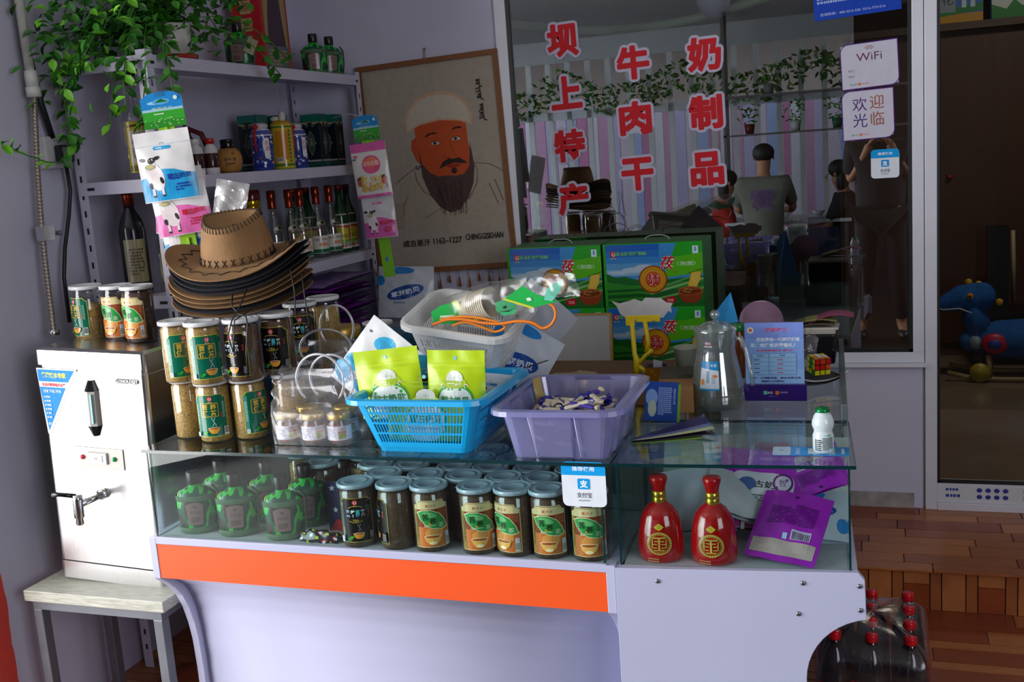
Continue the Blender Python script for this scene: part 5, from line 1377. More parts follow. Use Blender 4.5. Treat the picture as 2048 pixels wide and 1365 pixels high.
ends = []
for i in range(30):
    a_ = rd.uniform(0, 2 * pi); r_ = rd.uniform(.12, .30)
    ex = Vector((max(-2.20, O.x + r_ * cos(a_) * .75), O.y + r_ * sin(a_) * 1.1, O.z + rd.uniform(-.02, .24)))
    mid = O + Vector((.4 * r_ * cos(a_), .4 * r_ * sin(a_), rd.uniform(.12, .25))); ends.append((mid, ex))
for i in range(17):   # spilling over the front towards the camera
    ex = Vector((rd.uniform(-2.19, -1.86), rd.uniform(2.34, 2.62), rd.uniform(1.66, 1.95)))
    ends.append((O + Vector(((ex.x - O.x) * .5, -.22, rd.uniform(.02, .16))), ex))
ends += [(Vector((-1.80, 2.82, 1.98)), Vector((-1.78, 3.02, 1.80))), (Vector((-1.85, 2.9, 2.05)), Vector((-1.80, 3.1, 1.86))), (Vector((-1.9, 2.6, 2.0)), Vector((-1.83, 2.52, 1.74))),
         (Vector((-1.9, 2.55, 1.95)), Vector((-1.90, 2.46, 1.66))), (Vector((-1.98, 2.5, 1.95)), Vector((-1.93, 2.44, 1.69))), (Vector((-1.85, 2.8, 2.1)), Vector((-1.86, 2.95, 2.02)))]
# the long runners down the left wall
ends += [(Vector((-2.16, 2.45, 1.95)), Vector((-2.13, 2.44, 1.63)))]
runners = [[Vector((-2.13, 2.44, 1.66)), Vector((-2.13, 2.42, 1.60)), Vector((-2.12, 2.38, 1.57)), Vector((-2.11, 2.32, 1.57)), Vector((-2.11, 2.25, 1.59)), Vector((-2.12, 2.18, 1.62))],
           [Vector((-2.15, 2.46, 1.80)), Vector((-2.14, 2.45, 1.74)), Vector((-2.13, 2.44, 1.68)), Vector((-2.12, 2.45, 1.62))]]
paths = [bez(O, m_, e_) for m_, e_ in ends] + runners
sp = []
w = MB()
for P_ in paths: w.tube([p - O + Vector((0, 0, .1)) for p in P_], .0018, 5, '#3f7a26')
tag(w.build('stems', t, V), None, None, None, 'stuff')
cand = []
for pi_, P_ in enumerate(paths):
    for j in range(1, len(P_)):
        for rep in range(2):
            f_ = rd.random(); p = P_[j - 1].lerp(P_[j], f_); d = (P_[j] - P_[j - 1]).normalized()
            side = d.cross(Vector((0, 0, 1)));  side = side.normalized() if side.length > .1 else Vector((1, 0, 0))
            dr = (d * rd.uniform(.1, .8) + side * rd.choice((-1, 1)) * rd.uniform(.5, 1) + Vector((0, 0, rd.uniform(-.7, .3)))).normalized()
            cand.append((p, dr, rd.uniform(.026, .042), j >= len(P_) - 3 and rd.random() < .55))
    for k in range(3): cand.append((P_[-1], Vector((rd.uniform(-1, 1), rd.uniform(-1, .2), rd.uniform(-.8, .4))).normalized(), rd.uniform(.028, .042), rd.random() < .6))
def leaf_matrix(p, dr, s_):
    y_ = dr; up = Vector((rd.uniform(-.5, .5), rd.uniform(-1, -.1), rd.uniform(.3, 1.2))).normalized()
    x_ = y_.cross(up).normalized(); z_ = x_.cross(y_)
    m_ = Matrix((x_, y_, z_)).transposed().to_4x4(); m_.translation = p
    return m_ @ Matrix.Scale(s_, 4)
for _ in range(430):
    yy = rd.uniform(2.36, 3.02); lo = 1.86 - max(0, 2.62 - yy) * .75 + (.06 if yy > 2.85 else 0)
    p = Vector((rd.uniform(-2.2, -1.84), yy, rd.uniform(lo, 2.14)))
    if p.z > 1.86 or yy < 2.5: cand.append((p, Vector((rd.uniform(-1, 1), rd.uniform(-1, .4), rd.uniform(-.9, .3))).normalized(), rd.uniform(.027, .039), rd.random() < .25))
for _ in range(150):
    cand.append((Vector((rd.uniform(-2.18, -1.95), rd.uniform(2.33, 2.6), rd.uniform(1.80, 2.12))), Vector((rd.uniform(-1, 1), rd.uniform(-1, .4), rd.uniform(-.9, .3))).normalized(), rd.uniform(.027, .038), rd.random() < .25))
cand.sort(key=lambda c: c[0].y)
base_off = Matrix.Translation(-Vector((-2.0, 2.77, Z1)))
rest = MB()
for i, (p, dr, s_, br) in enumerate(cand):
    if p.x < -2.185: p = Vector((-2.185, p.y, p.z))
    M_ = base_off @ leaf_matrix(p, dr, s_)
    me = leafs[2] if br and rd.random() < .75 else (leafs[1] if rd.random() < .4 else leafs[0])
    if i < 295:
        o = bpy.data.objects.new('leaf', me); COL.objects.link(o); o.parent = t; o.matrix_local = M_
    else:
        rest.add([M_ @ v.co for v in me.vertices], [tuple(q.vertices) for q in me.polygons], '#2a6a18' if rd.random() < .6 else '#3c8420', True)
if rest.v: tag(rest.build('foliage', t, V), None, None, None, 'stuff')
# ================================================================== ON THE COUNTER
def at(px_, py_, Y_):
    """point on the upright plane y = Y_ (layout helper, metres)"""
    d = _X * (px_ - 1024) if False else None
    v = Vector((px_ - 1024.0, py_ - 682.5, 2100.0)); w_ = Vector((_X.dot(v), _Y.dot(v), _Z.dot(v)))
    k = Y_ / w_.y
    return Vector((w_.x * k, Y_, 1.5 + w_.z * k))
def ring_pts(hw, hd, r, z, ns, nd, k=4):
    """rounded rectangle with ns / nd steps on the long / short sides, counter-clockwise from front left"""
    out = []
    def seg(a, b, n_, tag_):
        for i in range(n_):
            t_ = (i // 2 * 2 + (i % 2) * .68) / n_; out.append(((a[0] * (1 - t_) + b[0] * t_, a[1] * (1 - t_) + b[1] * t_, z), tag_, i))
    def arc(cx_, cy_, a0):
        for i in range(k):
            a_ = math.radians(a0 + 90 * i / k); out.append(((cx_ + r * cos(a_), cy_ + r * sin(a_), z), 'c', i))
    seg((-hw + r, -hd), (hw - r, -hd), ns, 'f'); arc(hw - r, -hd + r, -90)
    seg((hw, -hd + r), (hw, hd - r), nd, 'r'); arc(hw - r, hd - r, 0)
    seg((hw - r, hd), (-hw + r, hd), ns, 'b'); arc(-hw + r, hd - r, 90)
    seg((-hw, hd - r), (-hw, -hd + r), nd, 'l'); arc(-hw + r, -hd + r, 180)
    return out
def basket(parent, nm, mat, b, t_, h, rb, rt, ns, nd, levels, holes, lip=.02, liph=.012, th=.0022, foot=0):
    """b, t_ = half sizes at base and rim"""
    w = MB(); rings = []
    n_ = None
    lv = levels if levels else [0, .5, 1]
    for q in lv:
        rings.append([p for p, _, _ in ring_pts(b[0] + (t_[0] - b[0]) * q, b[1] + (t_[1] - b[1]) * q, rb + (rt - rb) * q, foot + (h - foot) * q, ns, nd)])
    meta = ring_pts(b[0], b[1], rb, 0, ns, nd); n_ = len(meta)
    f_ = []
    for j in range(len(rings) - 1):
        for i in range(n_):
            k = (i + 1) % n_
            tg, idx = meta[i][1], meta[i][2]
            lim = ns if tg in 'fb' else nd
            if holes and j in holes and tg != 'c' and idx % 2 == 1 and 1 <= idx < lim - 1: continue
            f_.append((j * n_ + i, j * n_ + k, (j + 1) * n_ + k, (j + 1) * n_ + i))
    v_ = [p for r_ in rings for p in r_]
    # lip
    m0 = len(rings)
    for dx, dz in ((lip * .5, .002), (lip, 0), (lip + .001, -liph)):
        v_ += [p for p, _, _ in ring_pts(t_[0] + dx, t_[1] + dx, rt + dx, h + dz, ns, nd)]
    for j in range(m0 - 1, m0 + 2):
        for i in range(n_):
            k = (i + 1) % n_; f_.append((j * n_ + i, j * n_ + k, (j + 1) * n_ + k, (j + 1) * n_ + i))
    f_.append(tuple(range(n_ - 1, -1, -1)))
    w.add(v_, f_, '#888888', False)
    if foot: loft(w, [[(p[0] * .96, p[1] * .96, 0) for p in rings[0]], [(p[0] * .98, p[1] * .98, foot) for p in rings[0]]], smooth=False, caps=False)
    return w.build(nm, parent, mat, solid=th)
LV4 = [0, .1, .27, .31, .48, .52, .69, .73, .88, 1.0]
bluep = pmat('blue_plastic', '#17a6e2', .25, noise=.03, nscale=8, coat=.2)
t = thing('plastic_basket', 'bright blue slotted plastic basket full of pouches on the long case', 'basket', (-.948, 2.165, .8705))
basket(t, 'basket_body', bluep, (.112, .128), (.150, .155), .126, .018, .026, 61, 41, LV4, (1, 3, 5, 7), lip=.018, liph=.010, foot=.012)
whp = pmat('white_plastic', '#d9dad8', .35, noise=.03, nscale=8)
t = thing('plastic_basket', 'white slotted plastic basket tilted on top of the blue basket', 'basket', (-.966, 2.42, 1.005), (math.radians(15), math.radians(8), math.radians(-3)))
basket(t, 'basket_body', whp, (.095, .082), (.130, .105), .125, .02, .03, 47, 33, [0, .15, .3, .34, .5, .54, .7, .86, 1.0], (1, 3, 5), lip=.016, liph=.012)
WB = t
# purple translucent bin
binm = clear('lilac_plastic', (.72, .72, .95), .08, .2, cloud=.30, ccol=(.66, .66, .98))
t = thing('plastic_bin', 'lilac translucent plastic bin of wrapped sweets at the right end of the long case', 'bin', (-.632, 2.165, .8705), math.radians(1.5))
w = MB()
def binwall():
    lv = [0, .04, .5, .92, 1]
    rings = []; base_r = None
    for q in lv:
        pts_ = ring_pts(.100 + (.122 - .100) * q, .140 + (.158 - .140) * q, .016 + .008 * q, .108 * q, 24, 24)
        out = []
        for p, tg, i in pts_:
            dx = dy = 0
            if tg in 'fb' and (6 <= i <= 16) and 0 < q < .95: dy = (-.005 if tg == 'f' else .005)
            if tg in 'lr' and ((4 <= i <= 9) or (14 <= i <= 19)) and 0 < q < .95: dx = (.005 if tg == 'r' else -.005)
            out.append((p[0] + dx, p[1] + dy, p[2]))
        rings.append(out)
    for dx, dz in ((.012, .002), (.022, 0), (.023, -.010)):
        rings.append([p for p, _, _ in ring_pts(.122 + dx, .158 + dx, .024 + dx, .108 + dz, 24, 24)])
    return rings
R_ = binwall(); n_ = len(R_[0]); v_ = [p for r_ in R_ for p in r_]; f_ = [(j * n_ + i, j * n_ + (i + 1) % n_, (j + 1) * n_ + (i + 1) % n_, (j + 1) * n_ + i) for j in range(len(R_) - 1) for i in range(n_)] + [tuple(range(n_ - 1, -1, -1))]
w.add(v_, f_, '#8888cc', False); w.build('bin_body', t, binm, solid=.002)
w = MB()
for x0, x1 in ((-.046, -.056), (.047, .044)):
    w = MB(); w.tube([(x0, -.1465 - 0, .004), (x1 - .004, -.1655, .104)], .0012, 5, '#c8c8f0'); w.build('rib', t, pmat('lilac_rib', '#c9c8f2', .3))
sweet_m = [pmat('wrap_blue', None, .25, vcol=True, noise=.1, nscale=60, bump=.6, bscale=60)]
def sweet_mesh(seed):
    r8 = random.Random(seed); w = MB()
    c0, c1 = ('#2c2a8c', '#d8cfb4') if seed % 3 else ('#cfc4a4', '#4a3a9c')
    v_ = []; f_ = []; cc = []
    prof = [(-.036, .011), (-.028, .004), (-.024, .008), (.024, .008), (.028, .004), (.036, .011)]
    for x_, r_ in prof:
        for k in range(8):
            a_ = 2 * pi * k / 8; v_.append((x_, r_ * cos(a_) * 1.1, r_ * sin(a_) * .6 + .007))
    for j in range(5):
        for k in range(8):
            l = (k + 1) % 8; f_.append((j * 8 + k, (j + 1) * 8 + k, (j + 1) * 8 + l, j * 8 + l)); cc.append(c0 if j in (0, 4) or (k in (0, 1) and seed % 2) else c1)
    w.add(v_, f_, cc, False); me = w.mesh('wrapped_sweet'); me.materials.append(sweet_m[0]); return me
sm = [sweet_mesh(i) for i in range(6)]
rd = random.Random(8)
for i in range(104):
    me = sm[rd.randrange(6)]
    lay = i // 17
    o = bpy.data.objects.new('wrapped_sweet', me); COL.objects.link(o)
    o.location = (-.632 + rd.uniform(-.072, .072), 2.165 + rd.uniform(-.105, .105), .875 + lay * .014 + rd.uniform(0, .004)); o.rotation_euler = (rd.uniform(-.2, .2), rd.uniform(-.25, .25), rd.uniform(0, 6.3))
    tag(o, 'small blue and cream wrapped milk sweet lying in the lilac bin', 'sweet', 'wrapped sweets in the lilac bin')
t = thing('clear_packet', 'clear packet of grain tucked in the left corner of the lilac bin', 'packet', (-.722, 2.22, .90), (-.1, -.06, 1.2))
add_pouch(t, 'packet_body', .03, .10, .008, '#b09a5c', None, pouch_fn(.03, .10, .008, .7, .1, .002, 2), VF)

# pouches in the blue basket
def lime_art(w_, h_, F=.205):
    a = Art(); W2 = w_ / 2 * .99
    y = lambda f: h_ - (1 - f) * F
    for z_ in (.80, .815, .86): a.line([(-W2, y(z_)), (W2, y(z_))], .0007, '#a3bd18')
    a.ell(-.002, y(.915), .0045, .0045, '#8ec8cc', 12)
    a.rrect(-W2 * .62, -.0, W2 * .62, y(.64), min(W2 * .5, y(.64) / 2), '#3aa63c', 8); a.rrect(-W2 * .58, 0, W2 * .58, y(.605), min(W2 * .45, y(.605) / 2), '#dfe6e0', 8)
    a.ell(0, y(.655), W2 * .42, F * .06, '#b9d03c', 16); a.ell(0, y(.70), W2 * .30, F * .085, '#d2d8cc', 16); a.rrect(-W2 * .34, y(.625), W2 * .34, y(.675), .004, '#a8c430'); a.fine(-W2 * .24, y(.638), W2 * .5, F * .022, 1, '#e8f0d0', .9)
    a.line([(-W2 * .1, y(.71)), (W2 * .1, y(.71))], .001, '#a8b8a0'); a.line([(0, y(.735)), (0, y(.685))], .001, '#a8b8a0')
    for s_ in (-1, 1): a.ring(s_ * W2 * .4, y(.62), .003, .005, '#e8ece8', 12, 0 if s_ > 0 else 1.6, 4.7 if s_ > 0 else 6.2)
    if h_ > .1: a.text('蒙古奶贝', 0, y(.46), F * .10, '#2f8a48', w=w_ * .48, bold=.03)
    if y(.36) > .01: a.text('Mongolia Naibei', 0, y(.36), F * .035, '#2a5ca8', w=w_ * .45)
    if h_ > .18: a.fine(-W2 * .4, h_ * .12, W2 * .8, h_ * .16, 5, '#3a8a50', .6)
    return a
def stand_pouch(label, loc, rot, w_, h_, T, back, art, seed, group=None, gus=.9, name='snack_pouch'):
    t = thing(name, label, 'pouch', loc, rot, group); add_pouch(t, 'pouch_body', w_, h_, T, back, art, pouch_fn(w_, h_, T, gus, .18, .0016, seed)); return t
LIME = '#b4d014'
stand_pouch('lime green milk-sweet pouch, left of the two standing in the blue basket', (-1.037, 2.100, .936), (-.03, math.radians(-5), .05), .158, .155, .018, LIME, lime_art(.158, .155), 1)
stand_pouch('lime green milk-sweet pouch, right of the two standing in the blue basket', (-.885, 2.105, .933), (-.06, math.radians(1), .02), .136, .152, .016, LIME, lime_art(.136, .152), 2)
stand_pouch('sky blue pouch edge between the two lime pouches in the blue basket', (-.96, 2.155, .90), (-.05, 0, .03), .15, .165, .012, '#2f9fd6', cow_art(.15, .165, '#239fd8', '#1c3c9c'), 3)
stand_pouch('lime and white pouch low at the front inside the blue basket, seen through its slots', (-.95, 2.075, .888), (-.10, 0, 0), .19, .075, .012, '#9cc018', lime_art(.16, .16), 4)
stand_pouch('pink and blue milk-sweet pouch at the right rear of the blue basket', (-.86, 2.235, .90), (-.05, .12, .1), .10, .105, .014, '#d2d6e0', cow_art(.10, .105, '#2a78b8', '#8c2060'), 5)
tilted = stand_pouch('white pouch with sky blue cow patches, tilted cornerwise behind the lime pouches', (-1.065, 2.165, 1.005), (-.10, math.radians(-42), .05), .165, .185, .014, '#e4e6e8', None, 6, gus=.3)
a = Art()
for u, v, ru, rv, r_ in ((-.02, .145, .026, .018, .5), (.045, .135, .03, .02, -.6), (.06, .06, .02, .03, .2), (-.05, .07, .03, .022, .3), (-.065, .03, .02, .03, 1), (.0, .03, .03, .016, 0)): a.ell(u, v, ru, rv, '#45b4e6' if u < .03 else '#1f98e0', 14, r_)
a.ell(-.066, .15, .004, .003, '#6a7078', 10)
fnp = pouch_fn(.165, .185, .014, .3, .18, .0016, 6); w = MB(); a.onto(w, lambda u, v, d: fnp(u, v, d), step_u=.01, step_v=.01, base_lift=.0005); w.build('print', tilted, VF)
tilted.location = (-1.165, 2.17, .962); tilted.rotation_euler = (-.08, math.radians(40), .05)

# behind the white basket
stand_pouch('white pouch with blue oval logo leaning right of the white basket', (-.915, 2.455, .90), (-.05, math.radians(32), .1), .17, .20, .014, '#c9cfd8', blue_milk_art(.17, .2), 8)
stand_pouch('grey-white pouch behind the white basket under the orange cord', (-.90, 2.50, 1.0), (-.05, math.radians(44), .1), .16, .19, .012, '#a9adb4', None, 9, gus=.3)
w = MB(); w.tube([at(1048, 737, 2.33), at(1096, 721, 2.45)], .0016, 6, '#26262a'); tag(w.build('thin_rod', None, V), 'thin dark rod sticking out above the blue basket rim', 'rod')

# paper cups, film and cord in the white basket
cupm = pmat('paper_cup', '#d2cbb8', .7, noise=.05, nscale=10)
A0 = at(982, 606, 2.33); A1 = at(905, 628, 2.37); ax = (A0 - A1).normalized()
Q = ax.to_track_quat('Z', 'Y').to_matrix().to_4x4()
for k in range(9):
    w = MB(); w.lathe([(.024, -.078), (.037, 0), (.0385, .0006), (.0385, .003), (.0365, .003), (.0235, -.0765)], 26, '#d8d0bc', capb=False, capt=False, T=Q)
    o = w.build('paper_cup', None, V, loc=A0 - ax * (.0065 * k)); tag(o, 'cream paper cup nested in the sleeve lying in the white basket', 'paper cup', 'nested paper cups in the white basket')
def crumple(P0, P1, w0, w1, sag, n1, n2, amp, seed, up=Vector((0, .2, 1)), fat=.02):
    r9 = random.Random(seed); d = (P1 - P0); side = d.cross(Vector((0, 1, 0))).normalized()
    ph = [r9.uniform(0, 6) for _ in range(6)]
    def f(u, v):
        a_ = 2 * pi * v; ww = w0 * (1 - u) + w1 * u; env = min(1, 4 * u + .25) * min(1, 3.0 * (1 - u) + .02)
        p = P0 + d * u + side * ww / 2 * cos(a_) + Vector((0, -1, 0)) * fat * sin(a_) * env + Vector((0, 0, sag * sin(pi * u)))
        n_ = amp * (sin(13 * u + 3 * a_ + ph[0]) + sin(29 * u - 2 * a_ + ph[1]) * .6 + sin(7 * a_ + ph[2] + 9 * u) * .4)
        return tuple(p + Vector((n_ * .3, n_, n_ * .7)))
    w = MB(); w.grid(f, n1, n2, '#ffffff'); return w
w = crumple(at(885, 630, 2.36), at(1060, 590, 2.30), .070, .085, .012, 30, 24, .0022, 3, fat=.035)
tg = thing('cup_sleeve', 'crumpled clear plastic sleeve with green print around the paper cups', 'packaging', (0, 0, 0))
w.build('sleeve_film', tg, clear('thin_film', (.96, .96, .95), .055, .24, cloud=.05, ccol=(.7, .72, .7), bump=.6, bscale=18))
w = MB(); 
def patch(pts, Y_, col, nm=None, dy=0):
    P_ = [at(p[0], p[1], Y_) for p in pts]; n_ = len(P_); k = len(w.v)
    w.add([tuple(p) for p in P_] + [tuple(p + Vector((0, .0006, 0))) for p in P_], [tuple(range(n_)), tuple(range(2 * n_ - 1, n_ - 1, -1))] + [(i, i + n_, (i + 1) % n_ + n_, (i + 1) % n_) for i in range(n_)], col)
patch([(862, 625), (880, 612), (905, 605), (925, 622), (912, 648), (868, 648)], 2.325, '#18b048'); patch([(902, 605), (912, 600), (932, 626), (926, 632)], 2.322, '#c8d848'); patch([(880, 632), (910, 630), (910, 634), (880, 636)], 2.324, '#d8f0d8')
patch([(990, 606), (1012, 598), (1035, 612), (1030, 628), (1006, 632), (992, 622)], 2.30, '#3ab070'); patch([(1005, 614), (1012, 611), (1013, 617), (1007, 618)], 2.299, '#101814'); patch([(998, 624), (1020, 621), (1028, 616), (1018, 624)], 2.299, '#101814'); patch([(948, 630), (958, 627), (956, 642), (947, 640)], 2.31, '#d8c020')
w.build('green_print', tg, VF)
w = crumple(at(1010, 608, 2.33), at(1155, 570, 2.27), .085, .05, .015, 34, 22, .0026, 7, fat=.014)
tg = thing('clear_packet', 'long clear plastic packet with green and mint panels sticking out of the white basket', 'packet', (0, 0, 0))
w.build('packet_film', tg, clear('thin_film'))
w = MB(); patch([(1008, 598), (1045, 572), (1075, 590), (1118, 603), (1065, 616), (1030, 603)], 2.285, '#10a844'); patch([(1006, 600), (1009, 597), (1066, 614), (1064, 618)], 2.284, '#c8d030'); patch([(1052, 597), (1060, 595), (1064, 601), (1055, 603)], 2.283, '#d8e8d8')
patch([(1088, 600), (1093, 578), (1110, 565), (1124, 560), (1122, 580), (1104, 603)], 2.28, '#6ec8ac')
w.build('green_panel', tg, VF)
pp = [(865, 650), (895, 640), (930, 640), (965, 646), (1000, 648), (1035, 643), (1065, 646), (1085, 657), (1102, 650), (1111, 633), (1108, 615), (1098, 607)]
P_ = [at(x, y, 2.29) for x, y in pp]
def smooth(P, n=5):
    out = []
    for i in range(len(P) - 1):
        p0, p1, p2, p3 = P[max(i - 1, 0)], P[i], P[i + 1], P[min(i + 2, len(P) - 1)]
        for k in range(n):
            t_ = k / n; out.append(.5 * ((2 * p1) + (p2 - p0) * t_ + (2 * p0 - 5 * p1 + 4 * p2 - p3) * t_ ** 2 + (3 * p1 - p0 - 3 * p2 + p3) * t_ ** 3))
    out.append(P[-1]); return out
w = MB(); w.tube(smooth(P_), .0035, 8, '#f07f14')
w.tube(smooth([at(x, y, 2.30) for x, y in ((905, 652), (930, 645), (965, 655), (990, 664), (1010, 655), (995, 645), (955, 636), (915, 634), (880, 640))]), .003, 8, '#f08a1c')
tag(w.build('orange_cord', None, V), 'orange cord coiled in the white basket and looping out to the right', 'cord')

# ---- honey bags
honeym = pmat('honey_fill', '#8a4a22', .3, noise=.35, nscale=60)
goldl = pmat('gold_lid', '#c2a04c', .3, metal=.55, noise=.1)
def honey_jar(loc, rz, label, sc=1.0, lab=True, group='honey jars in the clear bag', fill=None):
    t = thing('honey_jar', label, 'jar', loc, rz, group); t.scale = (sc,) * 3
    w = MB(); w.lathe([(.025, 0), (.028, .003), (.0285, .048), (.024, .055), (.024, .06)], 24); w.build('glass_body', t, CLEAR)
    w = MB(); w.lathe([(.024, .001), (.027, .004), (.0272, .044), (.02, .0455)], 22); w.build('contents', t, fill or honeym)
    w = MB(); w.lathe([(.0265, .056), (.0272, .058), (.0272, .068), (.0255, .0705), (.02, .0702)], 26); w.build('lid', t, goldl)
    if lab:
        a = Art(); a.rect(-.040, .010, .040, .043, '#dcdce6'); a.fine(-.036, .014, .03, .025, 6, '#a8a8b4', .5); a.rect(.002, .013, .020, .030, '#a8b432'); a.rect(.002, .0275, .020, .031, '#b04030'); a.fine(.003, .032, .017, .008, 3, '#c09a40', .7); a.fine(.004, .014, .014, .012, 3, '#7c8420', .7)
        w = MB(); a.onto(w, on_cyl(.0288, -1.05), step_u=.006); w.build('label', t, VG)
    return t
honey_jar((-1.318, 2.098, .8725), 0, 'honey jar at the left of the clear carrier bag')
honey_jar((-1.248, 2.096, .8725), .05, 'honey jar in the middle of the clear carrier bag')
honey_jar((-1.182, 2.100, .8725), -.25, 'honey jar at the right of the clear carrier bag')
honey_jar((-1.30, 2.165, .8725), 0, 'honey jar in the rear row of the clear carrier bag, left')
honey_jar((-1.20, 2.165, .8725), 0, 'honey jar in the rear row of the clear carrier bag, right')
def film_bag(label, c, sx, sy, h, rz, seed, hoop):
    t = thing('carrier_bag', label, 'bag', c, rz, 'clear carrier bags'); r_ = random.Random(seed); ph = [r_.uniform(0, 6) for _ in range(4)]
    w = MB()
    def f(u, v):
        a_ = 2 * pi * u; ex = .28
        x_ = sx * (abs(cos(a_)) ** ex) * (1 if cos(a_) > 0 else -1); y_ = sy * (abs(sin(a_)) ** ex) * (1 if sin(a_) > 0 else -1)
        q = max(0, v - .45) / .55; y_ *= (1 - .85 * q); x_ *= (1 + .06 * q * sin(a_ * 3 + ph[0]))
        n_ = .006 * q * (sin(9 * a_ + ph[1]) + sin(17 * v * 2 + ph[2] + a_ * 4)) + .0012 * sin(14 * a_ + 20 * v)
        return (x_ + n_, y_ + n_, h * v + .010 * q * sin(a_ * 2 + ph[3]))
    w.grid(f, 60, 22); w.build('bag_film', t, clear('bag_film', (.96, .96, .98), .05, .18, cloud=.09, ccol=(.8, .8, .86), bump=.7, bscale=16, vary=.9))
    for s_ in hoop:
        w = MB(); w.tube([(s_[0] + s_[2] * cos(a_), s_[1], s_[3] + s_[4] * sin(a_)) for a_ in [pi * (-.25 + 1.5 * k / 26) for k in range(27)]], .0032, 8, '#c9ccd4')
        w.build('handle', t, clear('tube_plastic', (.9, .9, .93), .2, .1, cloud=.4, ccol=(.8, .82, .86)))
    return t
film_bag('clear carrier bag with ring handles holding honey jars beside the blue basket', (-1.248, 2.13, .8715), .103, .066, .165, 0, 3, ((.02, -.018, .062, .145, .062), (.03, .02, .058, .14, .058)))
film_bag('clear carrier bag behind the first, with ring handles over a gold-lidded jar', (-1.315, 2.30, .8715), .09, .055, .2, .1, 5, ((.01, -.015, .07, .185, .05), (.03, .02, .045, .235, .055)))
honey_jar((-1.35, 2.29, .8725), 0, 'jar of nuts in the rear clear carrier bag, left', 1.1, False, 'jars in the rear carrier bag')
honey_jar((-1.27, 2.31, .8725), 0, 'jar of nuts in the rear clear carrier bag, right', 1.1, False, 'jars in the rear carrier bag')
honey_jar((-1.405, 2.555, .9205), 0, 'large gold-lidded jar of white lumps behind the clear bags', 2.1, False, 'jars behind the clear bags', pmat('white_lumps', '#b8b19c', .6, noise=.4, nscale=50, bump=1, bscale=50))

# ================================================================== REAR OF THE COUNTER
woodm = pmat('table_wood', '#6a4a30', .6, noise=.15, nscale=6, stretch=(1, 12, 1))
t = thing('side_table', 'plain wooden side table behind the long case, mostly hidden', 'table', (-.755, 2.80, 0))
w = MB(); w.b2(-.22, .215, -.27, .27, .84, .862); w.build('tabletop', t, woodm, bevel=.003)
for sx in (-.2, .195):
    for sy in (-.25, .25):
        w = MB(); w.b2(sx - .015, sx + .015, sy - .015, sy + .015, 0, .84); w.build('leg', t, woodm)
t = thing('side_table', 'low dark table under the window carrying the noodle cartons', 'table', (-.915, 3.56, 0))
w = MB(); w.b2(-.39, .37, -.27, .265, .69, .718); w.build('tabletop', t, woodm, bevel=.003)
for sx in (-.37, .35):
    for sy in (-.25, .245):
        w = MB(); w.b2(sx - .015, sx + .015, sy - .015, sy + .015, 0, .69); w.build('leg', t, woodm)
